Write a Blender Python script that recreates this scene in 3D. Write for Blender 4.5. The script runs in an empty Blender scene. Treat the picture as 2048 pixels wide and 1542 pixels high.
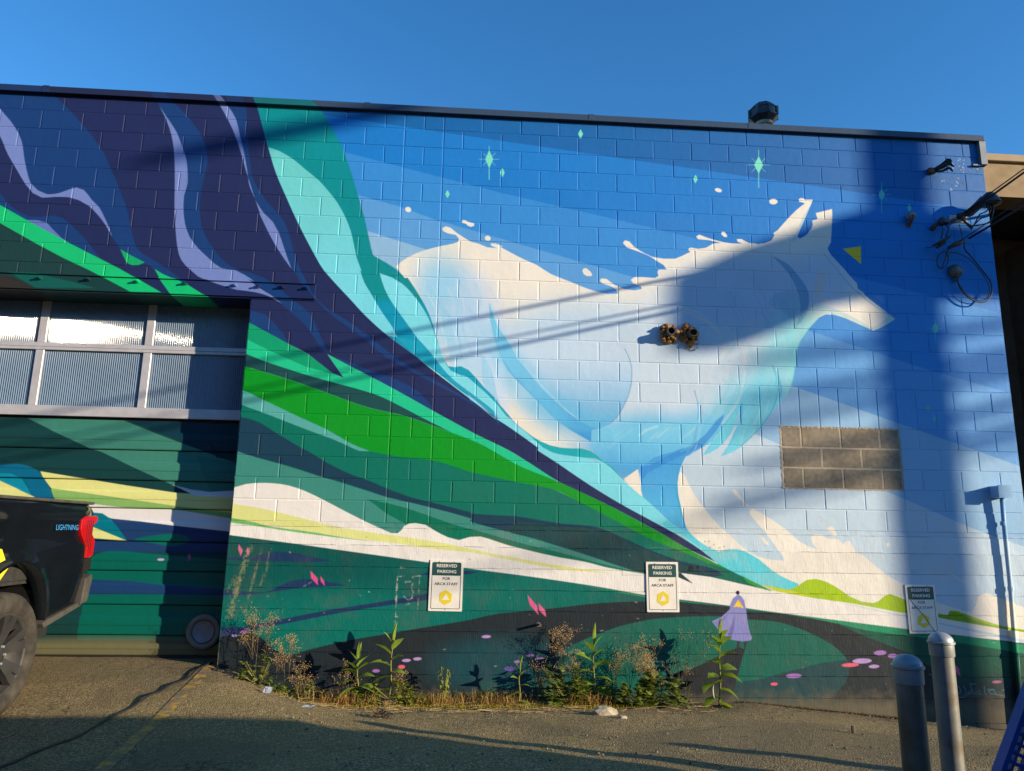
import bpy, bmesh, math, random
import numpy as np
from mathutils import Vector, Matrix
random.seed(11)
scene = bpy.context.scene
col = scene.collection
R = math.radians
# ---------------------------------------------------------------- camera
cam_d = bpy.data.cameras.new('camera'); cam = bpy.data.objects.new('camera', cam_d); col.objects.link(cam)
cam_d.sensor_width = 36.0; cam_d.lens = 25.593; cam_d.clip_start = 0.05; cam_d.clip_end = 2000
cam.matrix_world = Matrix((((0.997632,-0.029234,-0.062258,1.737443),(-0.066805,-0.196475,-0.978230,-7.010844),(0.016365,0.980073,-0.197963,-0.066043),(0,0,0,1))))
scene.camera = cam
# ---------------------------------------------------------------- sky, sun, exposure
SUN_AZ, SUN_EL = R(28.0), R(13.0)          # azimuth measured from the wall towards the viewer, on the right
SDIR = Vector((math.cos(SUN_AZ)*math.cos(SUN_EL), -math.sin(SUN_AZ)*math.cos(SUN_EL), math.sin(SUN_EL)))
world = bpy.data.worlds.new('World'); scene.world = world; world.use_nodes = True
nt = world.node_tree; nt.nodes.clear()
sky = nt.nodes.new('ShaderNodeTexSky'); sky.sky_type = 'NISHITA'; sky.sun_disc = False
sky.sun_elevation = SUN_EL; sky.sun_rotation = math.atan2(SDIR.x, SDIR.y)
sky.altitude = 50; sky.air_density = 1.0; sky.dust_density = 0.0; sky.ozone_density = 4.2
bgn = nt.nodes.new('ShaderNodeBackground'); bgn.inputs['Strength'].default_value = 0.15
out = nt.nodes.new('ShaderNodeOutputWorld')
hsv = nt.nodes.new('ShaderNodeHueSaturation'); hsv.inputs['Saturation'].default_value = 1.16; hsv.inputs['Value'].default_value = 1.06
nt.links.new(sky.outputs[0], hsv.inputs['Color']); nt.links.new(hsv.outputs[0], bgn.inputs[0]); nt.links.new(bgn.outputs[0], out.inputs[0])
sd = bpy.data.lights.new('sun', 'SUN'); sd.energy = 5.0; sd.angle = R(0.53); sd.color = (1.0, 0.80, 0.54)
sun = bpy.data.objects.new('sun', sd); col.objects.link(sun)
sun.rotation_euler = SDIR.to_track_quat('Z', 'Y').to_euler(); sun.location = SDIR*40
vs = scene.view_settings; vs.view_transform = 'Standard'; vs.look = 'None'; vs.gamma = 1.0; vs.use_curve_mapping = False
vs.exposure = 0.70
scene.render.engine = 'CYCLES'
GAIN = (0.80, 0.89, 0.96)                  # print colours as photographed -> paint reflectance
# ---------------------------------------------------------------- helpers
def tag(o, label=None, cat=None, group=None, kind=None):
    if label: o['label'] = label
    if cat: o['category'] = cat
    if group: o['group'] = group
    if kind: o['kind'] = kind
    return o
def empty(name, loc=(0,0,0), label=None, cat=None, group=None):
    o = bpy.data.objects.new(name, None); col.objects.link(o); o.location = loc; o.empty_display_size = .1
    return tag(o, label, cat, group)
def link(name, me, mat=None, parent=None):
    o = bpy.data.objects.new(name, me); col.objects.link(o)
    if mat and not me.materials: me.materials.append(mat)
    if parent:
        o.parent = parent
        bpy.context.view_layer.update() if False else None
        o.matrix_parent_inverse = Matrix.Translation(-world_loc(parent))
    return o
def world_loc(o):
    return Vector(o.location) if o.parent is None else Vector(o.get('wl', (0,0,0)))
class MB:
    """collects shapes, becomes one mesh"""
    def __init__(s): s.v=[]; s.f=[]; s.m=[]
    def add(s, v, f, mi=0):
        b=len(s.v); s.v += [tuple(p) for p in v]; s.f += [tuple(i+b for i in q) for q in f]; s.m += [mi]*len(f)
    def box(s, x0,x1,y0,y1,z0,z1, mi=0):
        s.add([(x0,y0,z0),(x1,y0,z0),(x1,y1,z0),(x0,y1,z0),(x0,y0,z1),(x1,y0,z1),(x1,y1,z1),(x0,y1,z1)],
              [(0,3,2,1),(4,5,6,7),(0,1,5,4),(1,2,6,5),(2,3,7,6),(3,0,4,7)], mi)
    def tube(s, pts, r, n=8, cap=True, mi=0):
        pts=[Vector(p) for p in pts]; k=len(pts); rr=r if hasattr(r,'__len__') else [r]*k
        rings=[]; up=None
        for i,p in enumerate(pts):
            t=(pts[min(i+1,k-1)]-pts[max(i-1,0)])
            if t.length<1e-9: t=Vector((0,0,1))
            t.normalize()
            if up is None: up=Vector((0,0,1)) if abs(t.z)<.9 else Vector((0,1,0))
            a=t.cross(up)
            if a.length<1e-6: a=t.cross(Vector((1,0,0)))
            a.normalize(); b=a.cross(t); up=b
            rings.append([p+(a*math.cos(2*math.pi*j/n)+b*math.sin(2*math.pi*j/n))*rr[i] for j in range(n)])
        v=[q for rg in rings for q in rg]
        f=[(i*n+j,i*n+(j+1)%n,(i+1)*n+(j+1)%n,(i+1)*n+j) for i in range(k-1) for j in range(n)]
        if cap: f += [tuple(range(n))[::-1], tuple((k-1)*n+j for j in range(n))]
        s.add(v,f,mi)
    def lathe(s, prof, c=(0,0,0), axis='z', n=24, mi=0, cap=False):
        v=[]; k=len(prof)
        for r,h in prof:
            for j in range(n):
                a=2*math.pi*j/n; x,y=r*math.cos(a),r*math.sin(a)
                q={'z':(x,y,h),'y':(x,h,y),'x':(h,x,y)}[axis]
                v.append((q[0]+c[0],q[1]+c[1],q[2]+c[2]))
        f=[(i*n+j,i*n+(j+1)%n,(i+1)*n+(j+1)%n,(i+1)*n+j) for i in range(k-1) for j in range(n)]
        if cap: f += [tuple(range(n))[::-1], tuple((k-1)*n+j for j in range(n))]
        s.add(v,f,mi)
    def prism(s, poly, y0, y1, mi=0):          # poly in (x,z)
        n=len(poly); v=[(x,y0,z) for x,z in poly]+[(x,y1,z) for x,z in poly]
        s.add(v,[tuple(range(n)),tuple(range(2*n-1,n-1,-1))]+[(i,i+n,(i+1)%n+n,(i+1)%n) for i in range(n)],mi)
    def mesh(s, name, smooth=False, mats=None):
        me=bpy.data.meshes.new(name); me.from_pydata(s.v,[],s.f); 
        bm=bmesh.new(); bm.from_mesh(me); bmesh.ops.recalc_face_normals(bm, faces=bm.faces); 
        bm.to_mesh(me); bm.free()
        if mats:
            for m in mats: me.materials.append(m)
            me.polygons.foreach_set('material_index', s.m)
        if smooth: me.polygons.foreach_set('use_smooth',[True]*len(me.polygons))
        me.update(); return me
    def build(s, name, mat=None, parent=None, smooth=False, mats=None):
        return link(name, s.mesh(name, smooth, mats), None if mats else mat, parent)
def bevel(o, w, seg=2):
    m=o.modifiers.new('bevel','BEVEL'); m.width=w; m.segments=seg; m.limit_method='ANGLE'; m.angle_limit=R(40); return o
def smooth(o, ang=40):
    me=o.data; me.polygons.foreach_set('use_smooth',[True]*len(me.polygons)); me.set_sharp_from_angle(angle=R(ang)); return o
# ---------------------------------------------------------------- materials
def mat(name, base=(.5,.5,.5), rough=.6, metal=0., spec=.5, noise=None, bump=None, second=None, coat=0.):
    """noise=(scale, amount) brightness mottling; second=(colour, scale, lo, hi) patches; bump=(scale, strength, dist)"""
    m=bpy.data.materials.new(name); m.use_nodes=True; t=m.node_tree; b=t.nodes['Principled BSDF']
    b.inputs['Base Color'].default_value=(*base,1); b.inputs['Roughness'].default_value=rough; b.inputs['Metallic'].default_value=metal
    b.inputs['Specular IOR Level'].default_value=spec; b.inputs['Coat Weight'].default_value=coat
    geo=t.nodes.new('ShaderNodeNewGeometry'); last=None
    def nz(scale, det=4):
        n=t.nodes.new('ShaderNodeTexNoise'); n.inputs['Scale'].default_value=scale; n.inputs['Detail'].default_value=det; t.links.new(geo.outputs['Position'],n.inputs['Vector']); return n
    rgb=t.nodes.new('ShaderNodeRGB'); rgb.outputs[0].default_value=(*base,1); last=rgb.outputs[0]
    if second:
        n=nz(second[1]); mr=t.nodes.new('ShaderNodeMapRange'); mr.inputs[1].default_value=second[2]; mr.inputs[2].default_value=second[3]
        t.links.new(n.outputs[0],mr.inputs[0]); mx=t.nodes.new('ShaderNodeMix'); mx.data_type='RGBA'
        t.links.new(mr.outputs[0],mx.inputs[0]); t.links.new(last,mx.inputs[6]); mx.inputs[7].default_value=(*second[0],1); last=mx.outputs[2]
    if noise:
        n=nz(noise[0],6); mr=t.nodes.new('ShaderNodeMapRange'); mr.inputs[1].default_value=.3; mr.inputs[2].default_value=.7; mr.inputs[3].default_value=1-noise[1]; mr.inputs[4].default_value=1+noise[1]
        t.links.new(n.outputs[0],mr.inputs[0]); mx=t.nodes.new('ShaderNodeVectorMath'); mx.operation='SCALE'
        t.links.new(last,mx.inputs[0]); t.links.new(mr.outputs[0],mx.inputs['Scale']); last=mx.outputs[0]
    t.links.new(last,b.inputs['Base Color'])
    if bump:
        n=nz(bump[0],5); bp=t.nodes.new('ShaderNodeBump'); bp.inputs['Strength'].default_value=bump[1]; bp.inputs['Distance'].default_value=bump[2]
        t.links.new(n.outputs[0],bp.inputs['Height']); t.links.new(bp.outputs[0],b.inputs['Normal'])
    return m

CX0,CX1,CZ0,CZ1,PPM=-3.7,7.5,-2.0,4.45,230
def paint_mural(data):
    W_=int((CX1-CX0)*PPM); H_=int((CZ1-CZ0)*PPM)
    img=np.zeros((H_,W_,3),np.float32); masks={}
    XX=((np.arange(W_)+.5)/PPM+CX0).astype(np.float32); ZZ=((np.arange(H_)+.5)/PPM+CZ0).astype(np.float32)
    rng=np.random.default_rng(5)
    lo=rng.random((H_//5+2,W_//5+2)).astype(np.float32); nz=np.kron(lo,np.ones((5,5),np.float32))[:H_,:W_]
    def albedo(c):
        c=np.array(c,np.float32)/255; l=np.where(c<=.04045,c/12.92,((c+.055)/1.055)**2.4)
        return np.minimum(l*np.array(GAIN,np.float32),.84)
    def cover(poly,ss=4):
        P=np.array(poly,np.float64); x=(P[:,0]-CX0)*PPM; y=(P[:,1]-CZ0)*PPM
        y0=max(0,int(np.floor(y.min()))); y1=min(H_-1,int(np.ceil(y.max())))
        xa=max(0,int(np.floor(x.min()))-1); xb=min(W_-1,int(np.ceil(x.max()))+1)
        if y1<y0 or xb<xa: return None
        x2=np.roll(x,-1); y2=np.roll(y,-1); keep=y!=y2
        ex,ey,fx,fy=x[keep],y[keep],x2[keep],y2[keep]; w=xb-xa+1
        sl=(fx-ex)/(fy-ey); lo_=np.minimum(ey,fy); hi_=np.maximum(ey,fy)
        cov=np.zeros((y1-y0+1,w+2),np.float32)
        for r in range(y1-y0+1):
            for s in range(ss):
                yy=y0+r+(s+.5)/ss
                m=(lo_<=yy)&(yy<hi_)
                if not m.any(): continue
                c=np.sort(ex[m]+(yy-ey[m])*sl[m])-xa
                c=np.clip(c,0,w-1e-3)
                i=c.astype(int); f=c-i
                sg=np.where(np.arange(len(c))%2==0,1.,-1.)/ss
                np.add.at(cov[r],i,sg*(1-f)); np.add.at(cov[r],i+1,sg*f)
        return np.clip(np.cumsum(cov,1)[:,:w],0,1),y0,xa
    door=np.zeros((H_,W_),np.float32); door[:, :int((-0.40-CX0)*PPM)]=1; door[int((2.0-CZ0)*PPM):]=0
    cop=np.zeros((H_,W_),np.float32); cop[int((4.235-CZ0)*PPM):]=1
    bel=np.zeros((H_,W_),np.float32); bel[:int((0.0-CZ0)*PPM)]=1
    def blend(a,c,y0,xa,o):
        h,w=a.shape; sl=(slice(y0,y0+h),slice(xa,xa+w))
        if 'clip' in o: a=a*masks[o['clip']][sl]
        if o.get('door'): a=a*door[sl]
        if o.get('coping'): a=a*cop[sl]
        if o.get('below'): a=a*bel[sl]
        if c[0]=='g':
            t=np.clip((ZZ[sl[0]]-c[3])/(c[4]-c[3]),0,1)[:,None,None]; t=t*t*(3-2*t)
            col=albedo(c[1])*(1-t)+albedo(c[2])*t
        else: col=albedo(c)
        img[sl]=img[sl]*(1-a[...,None])+col*a[...,None]
    for kind,c,pts,o in data:
        if kind=='P':
            r=cover(pts)
            if r is None: continue
            a,y0,xa=r
            if 'mask' in o:
                m=np.zeros((H_,W_),np.float32); m[y0:y0+a.shape[0],xa:xa+a.shape[1]]=a; masks[o['mask']]=m
            blend(a*o.get('a',1.),c,y0,xa,o)
        else:
            P=np.array(pts,np.float32)
            if kind=='B':
                pad=max(P[1])*2.6; lo_=P[0]-pad; hi_=P[0]+pad
            else:
                pad=o['w']*1.5+.02; lo_=P.min(0)-pad; hi_=P.max(0)+pad
            xa=max(0,int((lo_[0]-CX0)*PPM)); xb=min(W_,int((hi_[0]-CX0)*PPM)+1); y0=max(0,int((lo_[1]-CZ0)*PPM)); y1=min(H_,int((hi_[1]-CZ0)*PPM)+1)
            if xb<=xa or y1<=y0: continue
            gx,gz=np.meshgrid(XX[xa:xb],ZZ[y0:y1])
            if kind=='B':
                t=math.radians(P[2][0]); dx=gx-P[0][0]; dz=gz-P[0][1]
                u=(dx*math.cos(t)+dz*math.sin(t))/P[1][0]; v=(-dx*math.sin(t)+dz*math.cos(t))/P[1][1]
                q=np.sqrt(u*u+v*v); a=np.clip(1.6-q,0,1); a=a*a*(3-2*a)*o['a']
            else:
                d=np.full(gx.shape,9.,np.float32)
                for (ax,az),(bx,bz) in zip(P[:-1],P[1:]):
                    vx,vz=bx-ax,bz-az; l=vx*vx+vz*vz+1e-9
                    t=np.clip(((gx-ax)*vx+(gz-az)*vz)/l,0,1)
                    d=np.minimum(d,np.hypot(gx-ax-t*vx,gz-az-t*vz))
                px=1/PPM; h=o['w']/2
                if o.get('rough'): d=d+(nz[y0:y1,xa:xb]-.35)*h*1.6
                a=np.clip((h-d)/px+.5,0,1)*o['a']*min(1,o['w']/px)
                if o.get('rough'): a=a*np.clip(nz[y0:y1,xa:xb]*2.2-.2,0,1)
            blend(a.astype(np.float32),c,y0,xa,o)
    return img

# the mural: painted shapes in wall millimetres (x, z), back to front
MURAL = [
('P',(20, 101, 170),[-6880,6233,9890,7632,8077,-3248,-4700,-3079],{}),
('P',(26, 123, 202),[-594,4256,1276,4058,6075,3564,9159,3243,8077,-3248,41,-3142],{}),
('P',(54, 139, 212),[-571,3989,401,3765,2025,3393,3620,3073,4868,2817,8941,1938,8077,-3248,41,-3142],{}),
('P',(92, 158, 218),[-538,3598,490,3312,998,3188,1396,3053,2035,2886,2820,2680,3410,2526,5209,2025,5811,1844,6533,1629,8793,1049,8077,-3248,41,-3142],{}),
('P',(146, 186, 220),[-507,3241,689,2907,1302,2729,5025,1432,5691,1215,6688,889,8658,238,8077,-3248,41,-3142],{}),
('P',(194, 210, 224),[3561,1297,4061,1120,4611,933,4836,844,5927,388,6268,253,6767,48,8529,-538,8077,-3248,3464,-3187],{}),
('P',(34, 43, 88),[-6880,6233,-781,6742,-745,6353,-694,5794,-638,5192,-589,4661,-553,4303,-514,4217,-495,4161,-472,4090,-448,4015,-427,3947,-404,3876,-381,3806,-358,3736,-332,3662,-305,3588,-276,3514,-249,3451,-218,3386,-186,3320,-154,3254,-126,3197,-97,3138,-67,3077,-36,3017,-5,2958,28,2896,63,2832,99,2769,134,2709,167,2653,203,2596,240,2539,279,2484,320,2431,359,2386,403,2340,448,2294,493,2248,536,2204,585,2153,634,2101,683,2051,734,2001,787,1953,842,1905,898,1859,955,1814,1010,1773,1070,1731,1132,1689,1193,1646,1251,1605,1302,1566,1353,1526,1404,1487,1455,1447,1506,1408,1566,1364,1628,1318,1693,1270,1759,1223,1823,1177,1901,1123,1986,1064,2073,1004,2154,948,2224,900,2280,861,2337,822,2393,783,2449,744,2511,702,2576,657,2634,617,2673,589,2651,592,2692,564,2752,524,2822,478,2895,432,2960,391,3016,357,3073,323,3130,290,3187,258,3243,227,3296,198,3350,170,3404,142,3459,115,3513,87,3567,59,3623,31,3678,3,3731,-25,3782,-52,3838,-84,3894,-118,3949,-152,4001,-186,4069,-234,4135,-284,4181,-319,4140,-301,4081,-275,4012,-245,3942,-213,3877,-182,3815,-149,3752,-114,3688,-78,3624,-42,3560,-8,3480,33,3393,78,3302,123,3210,169,3119,212,3024,255,2925,299,2826,341,2733,382,2652,421,2595,452,2539,485,2484,520,2430,554,2380,586,2324,619,2269,652,2213,685,2156,716,2098,744,2033,773,1966,803,1898,834,1831,865,1755,904,1673,946,1588,990,1503,1034,1420,1078,1337,1122,1252,1168,1168,1213,1089,1255,1018,1292,955,1324,893,1356,830,1386,766,1417,691,1454,601,1498,511,1542,431,1581,376,1608,548,1378,481,1401,399,1438,351,1473,299,1518,245,1563,193,1602,129,1637,63,1667,-3,1698,-68,1731,-134,1766,-200,1800,-266,1837,-333,1875,-403,1902,-548,1929,-738,1954,-950,1986,-1166,2031,-1364,2097,-2188,2469,-3329,3004,-4573,3596,-5699,4135,-6475,4504],{}),
('P',(28, 62, 62),[-6501,4615,-2904,3012,-1679,2402,-1253,2168,-1164,2003,-395,1930,-131,-1137,-5147,-1169],{}),
('P',(24, 61, 118),[-3350,4334,-2733,4372,-2681,4336,-2608,4282,-2537,4225,-2485,4177,-2426,4120,-2364,4060,-2304,3999,-2250,3942,-2203,3892,-2157,3840,-2111,3788,-2069,3736,-2030,3686,-1991,3626,-1954,3563,-1920,3501,-1889,3442,-1855,3375,-1822,3308,-1790,3240,-1756,3169,-1721,3096,-1691,3026,-1670,2965,-1652,2902,-1633,2840,-1607,2763,-1579,2682,-1546,2617,-1485,2567,-1414,2529,-1354,2493,-1286,2452,-1219,2411,-1146,2362,-1073,2311,-1022,2275,-1073,2289,-1146,2309,-1224,2333,-1286,2356,-1346,2403,-1405,2451,-1460,2471,-1526,2491,-1589,2508,-1632,2520,-1664,2560,-1710,2618,-1759,2680,-1797,2732,-1827,2794,-1854,2857,-1888,2918,-1926,2985,-1963,3041,-2046,3118,-2089,3171,-2132,3216,-2208,3240,-2266,3216,-2358,3171,-2418,3156,-2477,3152,-2567,3188,-2651,3265,-2681,3331,-2711,3413,-2739,3495,-2759,3569,-2778,3644,-2801,3714,-2844,3798,-2898,3877,-2946,3937,-3002,4000,-3061,4058,-3114,4103,-3178,4154,-3244,4204,-3301,4247,-3341,4278],{}),
('P',(118, 134, 194),[-3509,4556,-3443,4483,-3348,4377,-3240,4258,-3139,4145,-3061,4058,-3004,3997,-2947,3936,-2898,3877,-2844,3798,-2801,3714,-2778,3644,-2759,3569,-2739,3495,-2711,3413,-2681,3331,-2651,3265,-2567,3188,-2477,3152,-2418,3156,-2358,3171,-2266,3216,-2208,3240,-2132,3216,-2089,3171,-2046,3118,-1963,3041,-1926,2985,-1888,2918,-1854,2857,-1821,2787,-1797,2732,-1832,2787,-1879,2856,-1920,2909,-1965,2959,-2012,3007,-2061,3049,-2166,3106,-2267,3132,-2333,3132,-2401,3128,-2463,3119,-2521,3115,-2612,3158,-2697,3250,-2750,3325,-2806,3408,-2861,3487,-2914,3568,-2947,3630,-2980,3695,-3016,3758,-3093,3871,-3200,4021,-3314,4182,-3418,4327,-3489,4427],{}),
('P',(24, 61, 118),[-3344,3518,-3281,3462,-3190,3381,-3088,3291,-2993,3206,-2924,3143,-2880,3091,-2836,3039,-2776,2991,-2715,2951,-2613,2913,-2554,2910,-2493,2914,-2431,2924,-2374,2929,-2286,2904,-2191,2828,-2135,2778,-2081,2726,-1997,2637,-1934,2561,-1883,2496,-1923,2516,-1980,2544,-2046,2576,-2115,2610,-2179,2642,-2248,2677,-2324,2716,-2400,2755,-2470,2790,-2528,2819,-2599,2852,-2670,2886,-2722,2914,-2781,2948,-2843,2983,-2905,3016,-2979,3053,-3068,3097,-3159,3141,-3239,3179,-3295,3206],{}),
('P',(102, 120, 188),[-2631,2872,-2523,2873,-2436,2850,-2366,2780,-2283,2704,-2225,2667,-2178,2639,-2229,2664,-2304,2701,-2388,2741,-2467,2780,-2526,2810],{}),
('P',(24, 61, 118),[-1588,4311,-1461,4319,-1417,4277,-1361,4223,-1313,4178,-1258,4126,-1205,4073,-1158,4019,-1113,3963,-1074,3908,-1030,3834,-996,3756,-972,3673,-960,3588,-965,3504,-976,3419,-987,3330,-995,3238,-994,3162,-988,3081,-979,3006,-960,2917,-931,2831,-897,2770,-857,2707,-814,2648,-770,2596,-724,2548,-677,2507,-612,2467,-548,2438,-460,2422,-387,2400,-308,2369,-254,2339,-201,2304,-151,2270,-92,2223,-33,2176,31,2132,103,2082,162,2033,209,1966,246,1893,276,1834,305,1771,332,1715,388,1610,311,1663,264,1729,216,1801,171,1860,122,1914,59,1971,-9,2026,-54,2063,-103,2103,-154,2144,-206,2182,-263,2225,-323,2271,-386,2312,-453,2343,-526,2358,-609,2363,-696,2367,-775,2376,-839,2400,-884,2444,-918,2502,-944,2568,-967,2630,-990,2681,-1035,2745,-1077,2811,-1101,2869,-1123,2933,-1139,2998,-1151,3096,-1153,3189,-1143,3258,-1136,3328,-1141,3398,-1151,3478,-1165,3549,-1188,3626,-1218,3701,-1255,3791,-1300,3881,-1341,3944,-1388,4009,-1435,4074,-1475,4136,-1519,4205,-1560,4268],{}),
('P',(118, 134, 194),[-1498,4172,-1458,4117,-1406,4047,-1353,3974,-1301,3896,-1257,3805,-1219,3715,-1190,3647,-1167,3577,-1153,3502,-1140,3417,-1133,3342,-1143,3272,-1154,3203,-1152,3116,-1142,3025,-1129,2962,-1113,2897,-1092,2838,-1053,2762,-1003,2694,-957,2645,-905,2597,-854,2553,-789,2496,-722,2453,-652,2442,-585,2437,-482,2388,-419,2349,-378,2320,-454,2350,-361,2275,-284,2228,-206,2182,-146,2142,-99,2109,-157,2138,-230,2172,-292,2192,-356,2206,-443,2217,-516,2223,-529,2222,-590,2238,-675,2261,-755,2285,-818,2308,-881,2333,-933,2357,-1012,2420,-1062,2464,-1108,2516,-1137,2572,-1157,2634,-1170,2687,-1183,2752,-1196,2821,-1208,2886,-1220,2967,-1230,3048,-1240,3130,-1246,3197,-1252,3267,-1258,3337,-1265,3405,-1275,3489,-1286,3574,-1299,3655,-1312,3725,-1329,3796,-1349,3864,-1375,3934,-1405,4001,-1433,4060],{}),
('P',(24, 61, 118),[-395,2025,-252,1991,-146,1892,-66,1804,-3,1695,-238,1818,-403,1902],{}),
('P',(24, 61, 118),[-835,4357,-751,4342,-661,4294,-638,4237,-624,4164,-614,4083,-604,4007,-592,3935,-582,3864,-572,3793,-560,3723,-547,3648,-532,3570,-517,3499,-504,3443,-467,3364,-422,3293,-366,3216,-304,3148,-242,3084,-190,3027,-145,2965,-116,2906,-90,2840,-68,2778,-43,2705,-19,2632,10,2558,42,2487,79,2417,113,2356,144,2295,181,2239,226,2179,276,2126,332,2078,407,2035,486,1992,535,1962,588,1928,642,1892,693,1857,753,1812,813,1766,873,1721,920,1686,971,1648,1024,1609,1077,1571,1130,1537,1191,1501,1255,1468,1319,1437,1382,1405,1446,1372,1509,1340,1572,1307,1635,1273,1686,1242,1739,1210,1791,1177,1841,1145,1887,1116,1956,1072,2025,1027,2073,996,2064,952,2013,1019,1967,1050,1906,1089,1837,1131,1766,1173,1698,1211,1636,1245,1571,1277,1506,1307,1443,1337,1384,1366,1319,1400,1254,1434,1191,1467,1131,1499,1063,1533,994,1568,929,1607,866,1654,806,1706,748,1755,692,1798,636,1839,580,1879,523,1916,466,1953,412,1990,344,2045,281,2102,227,2159,174,2217,118,2274,67,2331,28,2394,-4,2448,-39,2477,-64,2533,-92,2602,-112,2657,-135,2723,-162,2791,-193,2854,-242,2922,-300,2985,-353,3051,-387,3104,-423,3162,-458,3223,-490,3282,-515,3334,-542,3428,-562,3525,-578,3587,-597,3659,-617,3737,-640,3815,-664,3888,-692,3957,-724,4027,-757,4096,-786,4159,-809,4212,-826,4292],{}),
('P',(118, 134, 194),[-1005,4376,-958,4311,-900,4228,-854,4156,-810,4081,-778,4024,-746,3962,-716,3900,-687,3831,-660,3760,-634,3690,-611,3626,-589,3561,-566,3496,-540,3425,-512,3351,-484,3277,-450,3192,-415,3106,-391,3047,-404,3063,-374,3003,-329,2917,-285,2836,-248,2773,-210,2712,-170,2652,-122,2585,-72,2519,-37,2473,-61,2530,-92,2602,-115,2661,-138,2721,-164,2788,-193,2854,-257,2960,-304,3005,-353,3051,-397,3108,-438,3171,-481,3254,-515,3327,-530,3372,-545,3442,-562,3525,-577,3588,-594,3655,-611,3720,-637,3804,-664,3888,-689,3982,-719,4072,-760,4145,-809,4212,-862,4279,-911,4337,-956,4408],{}),
('P',(24, 61, 118),[413,1600,466,1583,541,1558,613,1533,671,1510,730,1485,788,1462,841,1446,898,1430,956,1413,1013,1393,1071,1370,1131,1344,1189,1316,1239,1286,1293,1243,1342,1195,1380,1152,1426,1076,1368,1107,1285,1151,1190,1202,1096,1251,1018,1292,955,1324,892,1355,829,1386,766,1417,697,1453,615,1495,534,1538,463,1575],{}),
('P',(22, 192, 118),[-6527,4727,-2905,3017,-2669,2891,-2179,2641,-1679,2400,-1253,2168,-1203,2144,-1510,2132,-1567,2176,-1975,2380,-2231,2493,-2489,2622,-2877,2829,-6482,4532],{}),
('P',(22, 92, 84),[-2694,2314,-2437,2171,-1880,2189,-2127,2250,-2323,2290,-2495,2332],{}),
('P',(46, 44, 40),[-2796,2288,-2676,2273,-2449,2177,-2778,2164],{}),
('P',(52, 48, 42),[-3664,2569,-2796,2288,-2449,2177,-2439,2102,-3576,2058],{}),
('P',(14, 168, 104),[-1705,2607,-1653,2578,-1586,2542,-1514,2507,-1457,2480,-1515,2451,-1575,2447,-1626,2468,-1668,2539],{}),
('P',(22, 192, 118),[-1355,2416,-1294,2316,-1174,2164,-1159,2132,-803,2146,-866,2170,-1021,2262,-1275,2369],{}),
('P',(20, 80, 70),[-1591,2174,-1530,2166,-1241,2171,-1179,2151,-1175,2119,-1487,2107],{}),
('P',(0, 112, 94),[-469,1286,423,1063,2160,471,2603,347,3375,7,4699,-575,4111,-453,3826,-423,3478,-428,1812,-131,1018,-97,-446,157,-425,796],{}),
('P',(30, 196, 142),[-504,1943,-403,1902,-200,1800,-3,1698,193,1602,399,1438,549,1377,376,1608,766,1417,1018,1292,1420,1078,1831,865,2156,716,2380,586,2639,424,2528,443,2282,535,1997,712,1896,737,1648,848,1337,989,826,1224,381,1342,84,1421,-213,1513,-473,1599],{}),
('P',(8, 156, 110),[-504,1943,-403,1902,-200,1800,-3,1698,193,1602,398,1450,455,1412,177,1479,-161,1618,-394,1727,-488,1764],{}),
('P',(26, 76, 78),[-486,1612,-400,1587,-345,1567,-279,1542,-213,1519,-161,1502,-102,1484,-40,1465,23,1446,84,1428,143,1411,202,1395,262,1379,321,1364,380,1349,464,1328,559,1305,658,1281,750,1257,825,1236,893,1213,959,1185,1025,1155,1081,1128,1143,1097,1210,1064,1275,1031,1337,1001,1395,973,1458,943,1519,914,1571,889,1608,872,1545,893,1455,924,1351,959,1246,993,1153,1021,1080,1039,1006,1053,931,1066,857,1081,784,1098,708,1120,632,1145,555,1171,478,1198,401,1224,324,1250,248,1276,171,1301,94,1326,17,1350,-70,1375,-164,1401,-257,1425,-339,1447,-401,1463,-475,1479],{}),
('P',(0, 148, 32),[-475,1483,-401,1463,-339,1446,-257,1425,-164,1401,-70,1375,17,1350,94,1326,171,1301,248,1276,324,1250,401,1224,478,1198,555,1171,632,1145,708,1120,784,1098,857,1081,931,1066,1006,1053,1080,1039,1153,1021,1240,995,1336,964,1432,932,1521,901,1598,874,1659,854,1720,833,1780,812,1833,791,1889,767,1943,740,1997,712,2045,685,2101,654,2160,621,2221,588,2282,559,2349,531,2420,505,2493,479,2567,452,2639,424,2728,387,2824,345,2924,301,3024,256,3119,212,3210,169,3302,123,3393,78,3480,33,3560,-8,3624,-42,3688,-78,3752,-113,3815,-148,3877,-182,3942,-215,4013,-250,4081,-283,4140,-312,4181,-331,4176,-321,4219,-342,4281,-373,4351,-407,4418,-441,4470,-466,4536,-496,4588,-518,4693,-572,4622,-557,4550,-532,4469,-500,4415,-477,4356,-451,4294,-423,4233,-395,4174,-367,4115,-339,4056,-310,3997,-284,3939,-259,3880,-235,3820,-212,3761,-190,3701,-168,3642,-147,3582,-125,3524,-101,3464,-73,3403,-43,3344,-13,3287,16,3235,43,3184,69,3133,95,3081,121,3031,146,2975,174,2918,201,2863,228,2812,252,2741,286,2670,319,2603,345,2546,359,2489,368,2431,378,2375,387,2313,398,2249,409,2186,421,2113,435,2028,451,1940,467,1859,483,1794,497,1721,519,1649,543,1584,562,1513,583,1441,599,1373,607,1290,614,1208,621,1140,625,1101,627,1170,617,1256,606,1214,613,1132,625,1050,638,976,649,901,661,831,675,773,692,716,713,660,738,606,766,547,800,486,834,424,866,365,893,301,921,235,949,168,977,103,1005,39,1033,-26,1063,-91,1092,-152,1120,-206,1144,-276,1176,-345,1208,-399,1232,-454,1249],{}),
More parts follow.
